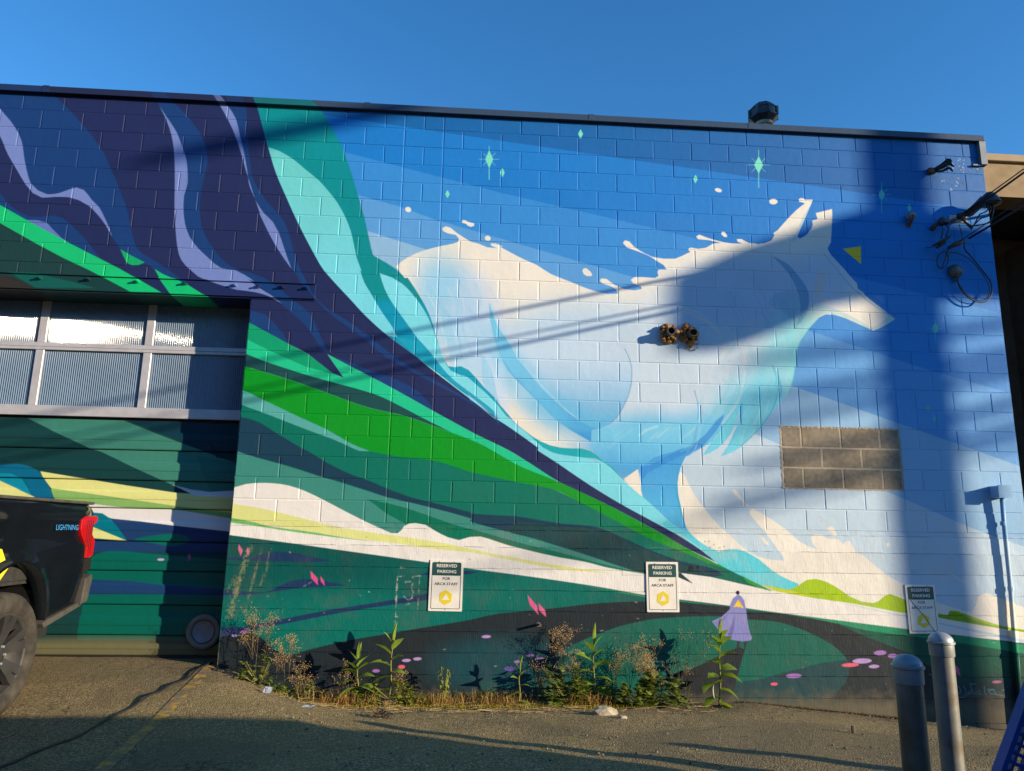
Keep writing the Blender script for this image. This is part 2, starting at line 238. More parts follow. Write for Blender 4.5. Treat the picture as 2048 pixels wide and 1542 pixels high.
('P',(86, 168, 162),[-455,1255,-410,1235,-346,1207,-274,1175,-206,1144,-148,1118,-87,1091,-24,1062,40,1033,103,1005,168,977,235,949,301,921,365,893,424,866,485,834,547,800,606,766,660,738,724,712,788,689,834,673,736,673,687,691,627,717,564,745,502,771,444,792,386,811,327,831,270,850,215,870,159,890,104,910,49,930,-6,950,-61,970,-116,990,-171,1010,-242,1034,-320,1060,-391,1084,-441,1101],{}),
('P',(62, 138, 126),[-601,698,-397,645,397,421,1012,244,1409,168,1820,57,2170,-55,2654,-188,3017,-288,3478,-413,3477,-434,2533,-225,1809,-37,1250,-23,1019,-120,-456,262],{}),
('P',(22, 60, 82),[-442,978,-391,969,-319,955,-248,934,-189,906,-125,869,-61,830,0,795,57,763,117,730,171,700,211,679,238,670,288,641,355,601,423,563,474,537,526,512,579,487,632,465,701,440,771,417,838,395,895,373,951,349,1008,327,1061,307,1119,287,1179,266,1238,248,1298,233,1358,219,1419,207,1480,193,1547,178,1625,160,1703,142,1771,126,1818,114,1805,107,1860,103,1941,98,2022,94,2079,92,2136,92,2194,90,2252,86,2322,78,2402,66,2487,53,2572,41,2653,30,2728,23,2805,19,2881,14,2953,7,3019,-3,3083,-21,3144,-45,3204,-71,3263,-96,3318,-119,3373,-142,3427,-165,3482,-188,3540,-210,3602,-234,3668,-258,3734,-281,3799,-301,3863,-316,3930,-328,3996,-340,4059,-352,4118,-367,4183,-393,4250,-426,4309,-457,4350,-479,4111,-450,3826,-419,3796,-401,3478,-425,3440,-415,3386,-401,3323,-385,3259,-367,3199,-350,3140,-332,3080,-313,3018,-294,2957,-274,2896,-255,2813,-230,2720,-202,2622,-173,2526,-146,2436,-121,2356,-102,2274,-83,2193,-65,2117,-49,2049,-33,1982,-17,1912,1,1850,17,1807,31,1820,57,1765,73,1685,93,1593,116,1497,138,1409,159,1326,177,1238,196,1152,213,1075,230,1012,244,946,264,879,286,822,304,750,325,672,348,600,370,541,386,469,403,397,419,349,434,292,452,231,471,168,491,108,508,45,525,-21,541,-87,556,-149,571,-204,585,-275,604,-346,625,-397,643,-415,676],{}),
('P',(30, 68, 72),[2265,41,2318,36,2393,27,2481,18,2571,8,2653,1,2728,-4,2806,-7,2883,-10,2955,-15,3019,-23,3076,-38,3130,-60,3184,-85,3238,-108,3295,-131,3353,-154,3412,-177,3470,-200,3527,-223,3589,-250,3654,-277,3720,-302,3786,-325,3875,-350,3979,-376,4083,-400,4175,-421,4238,-436,4192,-435,4124,-432,4047,-429,3975,-426,3918,-423,3857,-411,3796,-401,3744,-404,3681,-411,3612,-419,3542,-423,3478,-422,3420,-414,3364,-401,3309,-385,3254,-367,3199,-350,3140,-333,3080,-313,3018,-294,2957,-274,2896,-255,2811,-230,2714,-201,2613,-172,2518,-144,2436,-121,2361,-104,2280,-89,2211,-73,2170,-55,2200,-3],{}),
('P',(0, 112, 86),[835,222,1015,190,1219,141,1425,74,1666,-4,1905,-65,2171,-137,2654,-241,3138,-359,3478,-432,3016,-382,2413,-250,1812,-131,1706,-150,1394,-44,1202,-3,1020,90],{}),
('P',(0, 102, 84),[4092,-322,4353,-399,4694,-571,4230,-475,4111,-450,4231,-435],{}),
('P',(240, 229, 222),[-458,285,-402,304,-300,336,-243,345,-185,350,-116,352,-44,350,27,344,98,332,170,313,242,288,296,266,354,241,411,214,468,187,532,155,596,124,654,95,716,66,777,37,835,11,910,-22,980,-51,1076,-90,1135,-89,1169,-60,1191,-24,1237,0,1296,7,1392,-9,1489,-66,1550,-96,1610,-122,1706,-144,1789,-120,1811,-113,1907,-108,1991,-128,2044,-145,2108,-165,2172,-184,2228,-198,2289,-212,2351,-225,2413,-239,2473,-252,2533,-264,2594,-276,2654,-288,2714,-297,2775,-306,2835,-315,2896,-325,2956,-338,3016,-353,3077,-368,3138,-380,3205,-391,3283,-403,3361,-414,3430,-424,3478,-431,3802,-415,4111,-450,4694,-571,5185,-640,8407,-1267,8423,-1175,7162,-1027,7092,-1020,6993,-1011,6878,-999,6759,-988,6649,-976,6526,-964,6396,-950,6260,-936,6124,-921,5991,-907,5838,-890,5674,-872,5508,-854,5345,-836,5193,-819,5059,-803,4920,-787,4784,-772,4657,-757,4546,-744,4475,-735,4403,-726,4332,-717,4261,-708,4189,-700,4111,-691,4029,-682,3946,-673,3865,-665,3789,-657,3723,-650,3658,-643,3592,-636,3527,-628,3462,-620,3380,-608,3292,-594,3200,-579,3107,-564,3015,-550,2905,-534,2786,-518,2662,-502,2537,-486,2415,-471,2293,-456,2167,-442,2043,-429,1925,-416,1819,-403,1741,-394,1663,-383,1585,-372,1507,-361,1429,-351,1299,-335,1145,-316,982,-296,821,-276,675,-258,557,-244,438,-229,319,-214,203,-200,91,-187,-20,-174,-138,-161,-253,-148,-351,-137,-420,-129],{}),
('P',(26, 62, 70),[3698,-408,3820,-416,3936,-514,3795,-457,3697,-443],{}),
('P',(226, 222, 142),[-447,159,-394,152,-349,146,-291,139,-227,131,-165,121,-103,109,-33,95,41,79,116,62,189,46,260,30,331,13,403,-4,474,-21,545,-35,615,-47,686,-58,757,-69,828,-78,899,-87,970,-96,1041,-104,1113,-111,1184,-119,1255,-128,1327,-138,1401,-148,1474,-159,1545,-170,1612,-181,1672,-192,1733,-204,1793,-217,1852,-229,1909,-240,1975,-252,2041,-264,2107,-275,2174,-286,2256,-300,2350,-316,2451,-332,2554,-349,2654,-363,2768,-379,2893,-395,3016,-410,3123,-423,3198,-432,3123,-428,3016,-422,2893,-415,2768,-407,2654,-396,2556,-383,2456,-366,2357,-348,2262,-330,2174,-314,2102,-302,2031,-289,1959,-276,1887,-264,1815,-254,1739,-247,1661,-241,1583,-235,1507,-230,1436,-224,1377,-217,1317,-209,1258,-200,1199,-192,1140,-184,1054,-176,958,-166,856,-157,757,-147,668,-137,597,-128,527,-118,456,-108,386,-98,315,-88,226,-76,127,-63,26,-50,-70,-38,-153,-26,-214,-16,-279,-5,-342,7,-396,17,-434,23],{}),
('P',(112, 182, 98),[-435,29,-383,22,-309,11,-236,-2,-169,-17,-103,-34,-36,-47,25,-55,94,-63,167,-71,242,-79,315,-88,385,-97,456,-108,527,-119,597,-129,668,-139,806,-155,979,-176,1160,-196,1320,-215,1430,-228,1375,-221,1296,-212,1205,-201,1110,-190,1022,-180,930,-171,832,-162,734,-153,639,-144,551,-136,481,-128,410,-120,340,-112,270,-104,200,-95,128,-86,56,-77,-16,-67,-86,-58,-151,-49,-212,-41,-276,-33,-339,-26,-393,-19,-431,-15],{}),
('P',('g', (0, 140, 146), (0, 148, 182), 2.227, 2.122),[-553,4305,-643,5124,-357,5143,-295,5013,-205,4824,-105,4615,-13,4426,53,4295,137,4226,210,4113,261,4031,312,3945,350,3876,386,3805,411,3744,437,3676,462,3609,489,3536,515,3459,540,3386,562,3320,583,3254,603,3194,626,3125,649,3057,673,2971,697,2880,717,2800,739,2715,760,2651,812,2620,904,2570,995,2513,1051,2459,1088,2422,1023,2503,1115,2427,1150,2380,1187,2325,1223,2271,1273,2191,1317,2115,1347,2051,1373,1985,1396,1918,1415,1856,1444,1766,1475,1670,1564,1692,1775,1196,2072,1026,2027,1053,1962,1091,1890,1134,1823,1177,1763,1219,1699,1265,1632,1314,1567,1363,1506,1408,1455,1447,1404,1487,1353,1526,1302,1566,1251,1605,1193,1646,1132,1689,1070,1731,1010,1773,955,1814,898,1859,842,1905,787,1953,734,2001,683,2050,634,2101,585,2153,536,2204,486,2255,431,2311,376,2369,324,2424,281,2473,240,2530,203,2591,167,2653,136,2706,101,2766,65,2830,29,2895,-5,2958,-36,3017,-67,3077,-97,3138,-126,3197,-154,3254,-186,3320,-218,3386,-249,3451,-276,3514,-305,3588,-332,3662,-358,3736,-381,3806,-404,3876,-427,3947,-448,4015,-472,4090,-495,4161,-514,4217],{}),
('P',('g', (110, 206, 204), (122, 216, 232), 3.647, 2.018),[-368,3778,-256,3742,-183,3703,-108,3657,-46,3608,15,3557,64,3519,116,3478,164,3438,221,3379,275,3317,325,3258,372,3196,417,3123,458,3048,489,2981,517,2913,538,2846,556,2778,576,2698,597,2617,630,2534,656,2472,638,2488,658,2430,689,2356,729,2291,772,2226,818,2150,868,2072,908,2015,952,1957,988,1906,1043,1804,955,1814,909,1848,852,1896,791,1949,734,2001,683,2050,634,2101,585,2153,536,2204,486,2255,431,2311,376,2369,324,2424,281,2473,240,2530,203,2591,167,2653,136,2706,101,2766,65,2830,29,2895,-5,2958,-36,3017,-67,3077,-97,3138,-126,3197,-154,3254,-186,3319,-217,3383,-248,3449,-276,3514,-303,3585,-329,3662,-352,3730],{}),
('P',(128, 218, 232),[835,2462,892,2445,963,2420,1067,2358,1115,2315,1160,2268,1207,2212,1253,2152,1295,2089,1334,2023,1367,1952,1396,1881,1416,1823,1437,1766,1476,1687,1512,1613,1533,1543,1578,1487,1654,1451,1742,1428,1831,1355,1920,1281,1968,1236,2009,1195,2046,1158,2086,1106,2135,1047,2191,995,2236,956,2276,928,2333,888,2386,848,2444,794,2498,746,2598,698,2658,685,2722,677,2784,672,2846,667,2911,659,2971,645,3057,591,2999,655,3086,620,3160,566,3218,510,3283,446,3326,409,3375,368,3424,328,3467,292,3529,238,3589,185,3629,148,3673,106,3717,65,3759,31,3840,-14,3906,-44,4062,-203,4193,-331,4159,-304,4110,-266,4054,-224,4001,-186,3948,-151,3894,-117,3838,-84,3782,-52,3731,-25,3678,3,3623,31,3567,59,3513,87,3459,115,3404,142,3350,170,3296,198,3243,227,3187,258,3130,290,3073,323,3016,357,2960,391,2898,430,2834,472,2769,515,2707,556,2651,592,2593,627,2532,664,2477,697,2440,722,2449,744,2409,774,2352,814,2286,859,2224,900,2171,934,2111,972,2053,1007,2005,1037,1974,1056,2025,1017,2072,1021,2011,1094,1973,1126,1924,1163,1872,1203,1822,1240,1756,1286,1691,1330,1631,1374,1565,1433,1503,1498,1460,1550,1416,1606,1373,1660,1330,1706,1285,1751,1242,1798,1198,1854,1154,1915,1110,1976,1063,2037,1017,2098,976,2155,932,2224,894,2298,859,2389],{}),
('P',(176, 236, 246),[1038,1801,1076,1764,1132,1711,1193,1653,1251,1602,1301,1563,1353,1526,1405,1490,1455,1455,1515,1410,1574,1365,1633,1321,1682,1285,1734,1249,1785,1212,1836,1175,1888,1133,1943,1087,1991,1046,2025,1017,1989,1045,1937,1086,1879,1132,1823,1175,1766,1217,1702,1263,1634,1312,1568,1361,1506,1406,1454,1444,1402,1484,1350,1523,1299,1563,1251,1602,1191,1655,1130,1713,1076,1765],{}),
('P',(20, 160, 190),[1043,1804,1080,1767,1134,1713,1194,1655,1251,1605,1300,1568,1352,1535,1405,1503,1454,1470,1514,1426,1573,1381,1633,1336,1682,1301,1733,1265,1785,1228,1835,1190,1891,1146,1949,1097,2001,1053,2037,1022,2011,1092,1975,1123,1927,1161,1873,1200,1822,1238,1756,1283,1691,1328,1632,1371,1565,1431,1503,1495,1459,1548,1414,1605,1373,1658,1315,1723,1268,1773],{}),
('P',(92, 206, 220),[3720,88,3773,57,3848,14,3910,-25,3951,-65,3992,-105,4044,-142,4098,-173,4193,-212,4290,-187,4375,-183,4471,-214,4529,-244,4588,-281,4652,-332,4716,-383,4773,-419,4833,-450,4907,-480,4966,-501,4950,-529,4900,-558,4803,-559,4732,-547,4648,-531,4588,-519,4536,-496,4470,-466,4420,-443,4358,-414,4291,-382,4228,-350,4176,-321,4127,-283,4083,-239,4037,-197,3991,-163,3940,-128,3887,-93,3836,-61,3764,-24,3691,11,3647,40],{}),
('P',(241, 229, 215),[3890,505,3910,462,3939,400,3970,340,4006,285,4046,230,4086,177,4129,123,4173,72,4214,26,4266,-20,4320,-65,4361,-103,4405,-144,4448,-179,4505,-217,4566,-247,4631,-267,4698,-280,4772,-285,4831,-287,4833,-255,4776,-186,4744,-136,4708,-82,4658,-19,4605,45,4559,98,4522,143,4519,179,4552,203,4624,163,4681,131,4743,94,4803,56,4861,14,4919,-39,4977,-90,5038,-128,5096,-158,5171,-177,5125,-117,5114,-70,5153,-34,5214,-39,5286,-73,5394,-76,5435,-132,5452,-101,5498,-92,5531,-145,5563,-201,5621,-228,5679,-275,5746,-331,5792,-367,5840,-403,5886,-434,5950,-465,6014,-495,6064,-525,6116,-559,6169,-590,6246,-626,6326,-658,6393,-680,6465,-703,6528,-720,6599,-738,6661,-741,6716,-674,6745,-598,6831,-565,6906,-588,6990,-623,7057,-647,7130,-673,7205,-697,7274,-716,7359,-738,7445,-759,7521,-778,7574,-791,8415,-1221,5460,-688,4694,-571,4803,-559,4900,-558,4950,-529,4966,-501,4907,-480,4833,-450,4773,-419,4716,-383,4652,-332,4588,-281,4529,-244,4471,-214,4375,-183,4290,-187,4193,-212,4098,-173,4044,-142,3992,-105,3947,-68,3910,-25,3884,30,3865,90,3847,159,3833,231,3820,312,3814,396,3817,486,3830,552],{}),
('P',(241, 229, 215),[4357,374,4379,384,4412,361,4446,302,4499,243,4498,220,4473,221,4445,278,4377,334],{}),
('P',(241, 229, 215),[5287,27,5319,45,5356,31,5381,-36,5350,-49,5306,-5],{}),
('P',(241, 229, 215),[4612,-51,4648,-69,4695,-143,4657,-139,4618,-86],{}),
('P',(241, 229, 215),[5904,-122,5902,-130,5898,-138,5892,-143,5885,-146,5879,-146,5872,-143,5868,-138,5865,-131,5864,-123,5866,-115,5870,-107,5876,-102,5883,-99,5890,-99,5896,-101,5900,-107,5903,-114],{}),
('P',(222, 216, 212),[6455,-318,6491,-307,6520,-384,6561,-423,6650,-464,6616,-474,6530,-429,6477,-359],{}),
('P',(166, 194, 14),[4595,-508,4662,-521,4746,-537,4813,-551,4876,-557,4966,-514,5042,-465,5131,-454,5188,-465,5246,-483,5303,-511,5359,-544,5416,-583,5471,-618,5571,-659,5688,-671,5749,-650,5796,-608,5858,-587,5930,-607,6016,-640,6063,-659,6124,-685,6190,-712,6252,-736,6301,-754,6365,-770,6418,-774,6445,-732,6527,-738,6577,-755,6638,-777,6699,-799,6759,-817,6827,-837,6896,-856,6960,-872,7032,-884,7105,-894,7178,-904,7248,-916,7333,-931,7420,-947,7496,-960,7549,-970,7546,-990,7495,-982,7424,-969,7341,-955,7255,-940,7175,-927,7079,-913,6972,-898,6863,-883,6757,-868,6663,-854,6592,-842,6520,-830,6449,-817,6379,-805,6312,-795,6251,-788,6189,-782,6127,-777,6065,-771,6004,-764,5913,-750,5808,-732,5698,-713,5591,-695,5496,-680,5422,-670,5347,-661,5273,-653,5201,-644,5133,-636,5073,-627,5011,-618,4950,-609,4894,-599,4844,-591,4761,-577,4687,-559],{}),
('P',(132, 168, 10),[6286,-758,6350,-770,6418,-776,6445,-738,6511,-745,6563,-768,6628,-799,6696,-826,6757,-843,6825,-860,6894,-874,6958,-887,7030,-897,7104,-904,7177,-912,7247,-924,7332,-938,7419,-954,7495,-967,7548,-977,7546,-990,7495,-982,7424,-969,7341,-955,7255,-940,7175,-927,7079,-913,6972,-898,6863,-883,6757,-868,6663,-854,6587,-842,6507,-830,6429,-817,6361,-806,6312,-795],{}),
('P',(200, 206, 40),[4595,-508,4661,-525,4745,-544,4818,-555,4890,-567,4960,-585,5036,-607,5090,-623,5044,-617,4977,-609,4905,-600,4844,-591,4761,-577,4687,-559],{}),
('P',(40, 150, 40),[4400,-427,4454,-455,4517,-488,4600,-524,4699,-575,4622,-557,4545,-532,4469,-500],{}),
('P',(241, 229, 215),[994,2540,1054,2603,1112,2644,1178,2683,1241,2712,1304,2736,1367,2757,1431,2776,1500,2793,1559,2809,1610,2832,1615,2866,1582,2906,1504,2917,1454,2939,1442,2969,1475,2993,1527,2980,1581,2934,1660,2882,1739,2837,1817,2820,1909,2783,2006,2779,1947,2805,1940,2826,1986,2830,2064,2803,2037,2797,2093,2766,2168,2727,2234,2694,2299,2664,2359,2640,2417,2614,2486,2570,2561,2524,2622,2499,2689,2475,2756,2451,2823,2425,2889,2399,2952,2377,3039,2352,3122,2336,3196,2336,3255,2340,3233,2388,3175,2420,3083,2450,3064,2477,3084,2498,3136,2493,3214,2435,3319,2391,3424,2382,3499,2399,3491,2432,3412,2456,3386,2496,3426,2526,3519,2529,3638,2524,3678,2549,3666,2590,3680,2618,3765,2621,3735,2669,3669,2708,3590,2760,3526,2786,3458,2810,3352,2847,3310,2894,3333,2923,3380,2911,3419,2864,3485,2818,3547,2784,3617,2754,3736,2739,3857,2744,3938,2782,4020,2827,3994,2854,4022,2874,4102,2863,4184,2877,4267,2929,4349,2940,4227,2963,4106,2972,4087,2999,4121,3022,4188,2997,4268,2972,4376,2948,4471,2938,4580,2942,4526,2962,4521,2990,4568,2992,4648,2953,4768,2944,4688,2937,4744,2944,4819,2957,4893,2990,4932,3052,4919,3074,4972,3114,5023,3173,5081,3240,5136,3298,5190,3352,5286,3433,5225,3445,5220,3476,5250,3490,5301,3472,5373,3476,5357,3436,5306,3327,5247,3202,5188,3079,5178,3041,5206,3027,5274,3067,5338,3146,5355,3192,5351,3237,5411,3255,5406,3286,5396,3323,5454,3341,5577,3378,5576,3309,5565,3217,5550,3095,5539,3004,5497,2927,5522,2868,5560,2821,5610,2763,5656,2710,5706,2649,5748,2596,5788,2553,5791,2494,5853,2453,5862,2425,5923,2372,6002,2309,6062,2262,6125,2214,6170,2180,6075,2117,5981,2068,5920,2044,5877,2065,5776,2106,5706,2137,5633,2168,5517,2201,5428,2201,5352,2165,5273,2088,5209,2012,5129,1906,5086,1802,5077,1738,5070,1670,5057,1605,5041,1540,5020,1472,4997,1409,4948,1322,4880,1254,4826,1192,4750,1091,4706,1034,4659,977,4598,924,4541,877,4467,805,4362,740,4251,702,4285,746,4326,802,4382,904,4413,975,4440,1046,4464,1149,4441,1093,4408,1015,4370,942,4330,885,4284,832,4236,787,4147,737,4073,706,4134,797,4174,851,4215,900,4275,959,4233,908,4174,849,4110,807,4044,770,3979,730,3927,699,3904,695,3874,640,3844,569,3825,500,3814,433,3818,323,3830,258,3845,190,3858,121,3872,57,3906,-38,3840,-11,3759,31,3717,65,3673,106,3629,148,3589,185,3529,238,3467,292,3424,327,3374,367,3325,408,3283,446,3243,492,3206,540,3173,579,3098,627,3024,687,2937,722,3033,678,2958,726,2871,748,2784,746,2672,750,2560,772,2473,807,2386,854,2322,901,2261,951,2185,1024,2122,1097,2045,1183,2008,1233,1960,1280,1906,1331,1829,1418,1752,1493,1676,1529,1602,1513,1552,1525,1515,1585,1490,1640,1465,1702,1440,1778,1415,1856,1395,1921,1373,1985,1347,2051,1317,2115,1273,2191,1223,2271,1185,2328,1145,2386,1115,2427,1088,2422,1039,2481],{'mask': 'wolf'}),
('B',(140, 204, 238),[1548,2156,294,490,20000,0],{'clip': 'wolf', 'a': 0.85}),
('B',(168, 212, 238),[1736,1698,221,343,25000,0],{'clip': 'wolf', 'a': 0.8}),
('B',(196, 212, 238),[1848,2167,196,343,20000,0],{'clip': 'wolf', 'a': 0.55}),
('B',(194, 213, 232),[3011,1792,931,441,0,0],{'clip': 'wolf', 'a': 0.95}),
('B',(190, 213, 234),[2509,1570,441,392,0,0],{'clip': 'wolf', 'a': 0.9}),
('B',(200, 214, 230),[3716,1455,833,465,0,0],{'clip': 'wolf', 'a': 0.95}),
('B',(202, 214, 228),[4293,1835,833,539,10000,0],{'clip': 'wolf', 'a': 0.85}),
('B',(178, 202, 228),[4529,2430,784,343,10000,0],{'clip': 'wolf', 'a': 0.8}),
('B',(186, 206, 234),[5444,2576,294,294,0,0],{'clip': 'wolf', 'a': 0.6}),
('B',(150, 214, 226),[4899,1490,270,637,-15000,0],{'clip': 'wolf', 'a': 0.9}),
('B',(140, 214, 222),[5130,1864,196,294,-20000,0],{'clip': 'wolf', 'a': 0.8}),
('B',(108, 202, 228),[4618,1074,367,416,-40000,0],{'clip': 'wolf', 'a': 0.95}),
('B',(96, 190, 228),[4253,865,343,221,-30000,0],{'clip': 'wolf', 'a': 0.85}),
('B',(104, 192, 232),[3601,873,686,221,0,0],{'clip': 'wolf', 'a': 0.9}),
('B',(78, 170, 226),[3498,674,588,196,0,0],{'clip': 'wolf', 'a': 0.95}),
('B',(176, 206, 234),[1987,1554,122,441,10000,0],{'clip': 'wolf', 'a': 0.5}),
('P',(190, 214, 240),[1504,2202,1562,2172,1633,2127,1690,2068,1738,1999,1768,1936,1796,1864,1820,1792,1835,1729,1848,1661,1861,1595,1876,1535,1906,1464,1939,1396,1956,1358,1928,1392,1878,1458,1831,1495,1774,1535,1725,1582,1684,1643,1649,1714,1619,1785,1596,1853,1579,1922,1561,1992,1540,2069,1519,2147],{'clip': 'wolf', 'a': 0.55}),
('P',(212, 222, 240),[1884,1690,1943,1656,2011,1617,2088,1567,2109,1517,2127,1451,2141,1389,2152,1313,2156,1237,2157,1159,2156,1098,2108,1147,2020,1221,1974,1258,1925,1302,1892,1356,1883,1415,1880,1491,1881,1570,1883,1641],{'clip': 'wolf', 'a': 0.8}),
('P',(140, 204, 236),[1884,1664,1921,1609,1963,1538,1986,1475,2003,1411,2017,1352,2032,1287,2044,1234,2071,1159,1995,1232,1958,1275,1918,1325,1891,1382,1883,1449,1881,1532,1883,1610],{'clip': 'wolf', 'a': 0.7}),
('P',('g', (200, 216, 234), (84, 176, 224), 1.76, 0.957),[1991,1968,2029,1926,2082,1865,2134,1803,2178,1743,2221,1682,2263,1625,2305,1574,2348,1524,2392,1474,2440,1417,2491,1357,2544,1299,2591,1253,2642,1207,2694,1160,2746,1114,2804,1067,2866,1018,2921,974,2960,944,3048,952,3105,972,3161,999,3238,1077,3272,1132,3303,1193,3332,1257,3356,1323,3372,1393,3380,1466,3379,1551,3368,1634,3349,1706,3311,1764,3255,1794,3181,1818,3106,1836,3023,1853,2922,1872,2812,1891,2700,1909,2592,1923,2467,1936,2328,1947,2192,1956,2074,1963],{'clip': 'wolf', 'a': 0.85}),
('P',('g', (120, 200, 234), (52, 150, 222), 2.018, 0.811),[1935,2205,1976,2100,2000,2029,2030,1956,2061,1906,2098,1855,2134,1803,2169,1743,2204,1680,2238,1624,2288,1560,2341,1498,2382,1449,2425,1397,2468,1348,2531,1285,2595,1224,2658,1167,2721,1114,2784,1069,2847,1029,2905,992,2960,963,3048,952,2972,929,2968,816,2919,841,2851,877,2784,914,2728,948,2673,984,2621,1023,2576,1064,2528,1111,2479,1160,2432,1207,2386,1251,2339,1296,2294,1340,2254,1380,2194,1441,2139,1505,2097,1572,2061,1644,2032,1720,2008,1798,1990,1856,1973,1918,1959,1980,1949,2060,1940,2145],{'clip': 'wolf'}),
('P',(40, 136, 214),[2087,1619,2120,1568,2164,1505,2203,1461,2248,1415,2292,1368,2341,1316,2392,1261,2445,1207,2488,1163,2533,1116,2578,1072,2621,1035,2698,988,2772,951,2872,910,2972,929,2968,816,2919,841,2851,877,2784,914,2728,948,2673,984,2621,1023,2576,1064,2528,1111,2479,1160,2432,1207,2386,1251,2339,1296,2294,1340,2254,1380,2192,1442,2139,1505,2107,1567],{'clip': 'wolf', 'a': 0.7}),
('L',(120, 160, 200),[3314,1761,3361,1660,3375,1597,3381,1530,3380,1465,3373,1401,3343,1284,3290,1174,3259,1116,3225,1064,3149,996,3048,951,2978,934],{'a': 0.8, 'w': 0.0108}),
('P',('g', (120, 200, 230), (58, 156, 220), 0.908, 0.426),[2972,925,3027,944,3098,960,3160,945,3224,932,3278,939,3342,953,3411,969,3477,982,3542,993,3608,1003,3672,1010,3733,1014,3804,1007,3876,994,3936,994,4002,1057,4042,1099,4042,1054,4027,976,4010,908,3968,806,3919,770,3854,734,3788,702,3726,675,3656,647,3588,622,3533,601,3422,560,3283,449,3233,511,3173,579,3098,627,3024,687,3058,635,3017,682,2971,757,2966,849],{'clip': 'wolf', 'a': 0.75}),
('P',(244, 231, 217),[3287,464,3425,560,3443,450,3465,294,3381,363],{}),
('P',('g', (66, 156, 218), (86, 182, 226), 0.714, -0.044),[3447,560,3483,592,3534,637,3588,675,3670,706,3753,729,3833,759,3907,782,4021,770,3967,737,3904,688,3868,632,3844,569,3826,500,3817,433,3820,323,3832,258,3847,190,3860,121,3874,57,3909,-41,3841,-12,3759,31,3717,65,3673,106,3629,148,3589,185,3522,237,3467,292,3452,356,3451,425,3448,501],{'clip': 'wolf'}),
('P',(48, 138, 212),[3558,602,3619,640,3699,687,3776,721,3852,753,3918,784,3982,819,4049,867,4113,923,4169,989,4221,1053,4314,1132,4291,1073,4244,990,4191,921,4136,860,4092,815,4044,776,3987,751,3928,730,3858,699,3786,664,3723,631,3645,590,3572,552,3522,525,3471,462,3449,519,3448,585],{'clip': 'wolf', 'a': 0.8}),
('P',(40, 160, 200),[3891,682,3860,633,3825,569,3807,502,3798,433,3796,360,3801,286,3817,210,3837,141,3872,45,3861,109,3847,190,3833,258,3820,323,3817,433,3827,501,3844,569,3869,633],{'clip': 'wolf', 'a': 0.7}),
('L',(90, 170, 215),[4015,1355,4041,1240,4045,1171,4042,1099,4030,1015,4011,933,3992,861,3962,799,3904,762,3852,740],{'a': 0.8, 'w': 0.0123}),
('L',(150, 215, 232),[4479,1617,4465,1558,4445,1474,4419,1382,4386,1301,4341,1232,4285,1164,4232,1105,4195,1065],{'a': 0.28, 'w': 0.0245}),
('L',(236, 232, 228),[4542,1567,4530,1513,4514,1437,4492,1354,4463,1278,4421,1207,4368,1135,4318,1072,4284,1029],{'a': 0.28, 'w': 0.0245}),
('L',(110, 200, 228),[4394,1483,4370,1428,4335,1349,4294,1273,4251,1213,4199,1148,4151,1090,4118,1050],{'a': 0.28, 'w': 0.0245}),
('L',(150, 215, 232),[4592,1780,4584,1727,4572,1651,4557,1567,4538,1488,4513,1409,4483,1325,4454,1251,4434,1199],{'a': 0.28, 'w': 0.0245}),
('L',(236, 232, 228),[4341,1771,4272,1690,4258,1663],{'a': 0.28, 'w': 0.0245}),
('L',(110, 200, 228),[4205,1994,4246,1967,4302,1928,4346,1878,4365,1807,4372,1725,4376,1667],{'a': 0.28, 'w': 0.0245}),
('L',(150, 215, 232),[3859,980,3801,970,3731,951,3671,910,3627,873],{'a': 0.28, 'w': 0.0245}),
('L',(236, 232, 228),[3630,986,3576,969,3515,945,3450,894],{'a': 0.28, 'w': 0.0245}),
('L',(110, 200, 228),[3414,968,3356,957,3287,940,3198,887],{'a': 0.28, 'w': 0.0245}),
('L',(150, 215, 232),[4531,1884,4519,1835,4502,1766,4483,1697,4461,1629,4434,1552,4409,1480,4392,1431],{'a': 0.28, 'w': 0.0245}),
('P',(64, 176, 222),[4495,1266,4503,1163,4486,1072,4451,1020,4456,1077,4464,1149],{'a': 0.9}),
('P',(112, 206, 226),[4445,1161,4433,1097,4413,1019,4382,959,4343,903,4294,842,4236,787,4149,739,4077,706,4134,797,4178,854,4228,913,4275,972,4323,1030,4390,1103],{'clip': 'wolf', 'a': 0.85}),
('P',(116, 208, 224),[4879,1607,4897,1530,4912,1435,4903,1357,4889,1292,4880,1257,4811,1177,4768,1118,4715,1045,4659,977,4605,927,4545,875,4490,830,4453,799,4467,805,4362,740,4251,702,4291,745,4339,802,4375,852,4414,910,4449,969,4476,1031,4502,1103,4529,1173,4558,1226,4620,1267,4690,1301,4762,1361,4826,1433,4861,1528],{'clip': 'wolf', 'a': 0.75}),
('L',(60, 160, 200),[4830,1641,4845,1588,4862,1520,4872,1456,4873,1391,4860,1326,4837,1263,4812,1204,4781,1148,4732,1077,4674,1005,4606,937,4541,877,4453,802],{'a': 0.7, 'w': 0.0108}),
('P',(80, 170, 205),[4837,1634,4889,1535,4918,1421,4906,1335,4883,1306,4896,1406,4881,1520,4858,1584],{'a': 0.7}),
('L',(110, 215, 205),[5336,2157,5294,2114,5241,2057,5191,1994,5145,1928,5114,1866,5090,1802,5077,1736,5068,1670,5054,1605,5038,1540,5017,1472,4994,1409,4948,1322],{'a': 0.55, 'w': 0.0196}),
('P',(96, 156, 196),[4890,2819,4961,2789,5046,2741,5091,2699,5132,2649,5169,2596,5207,2542,5241,2485,5260,2421,5257,2342,5240,2256,5215,2184,5159,2112,5106,2063,5124,2116,5148,2193,5163,2270,5161,2340,5150,2409,5132,2476,5108,2537,5077,2596,5041,2651,4989,2714,4931,2776],{'clip': 'wolf', 'a': 0.75}),
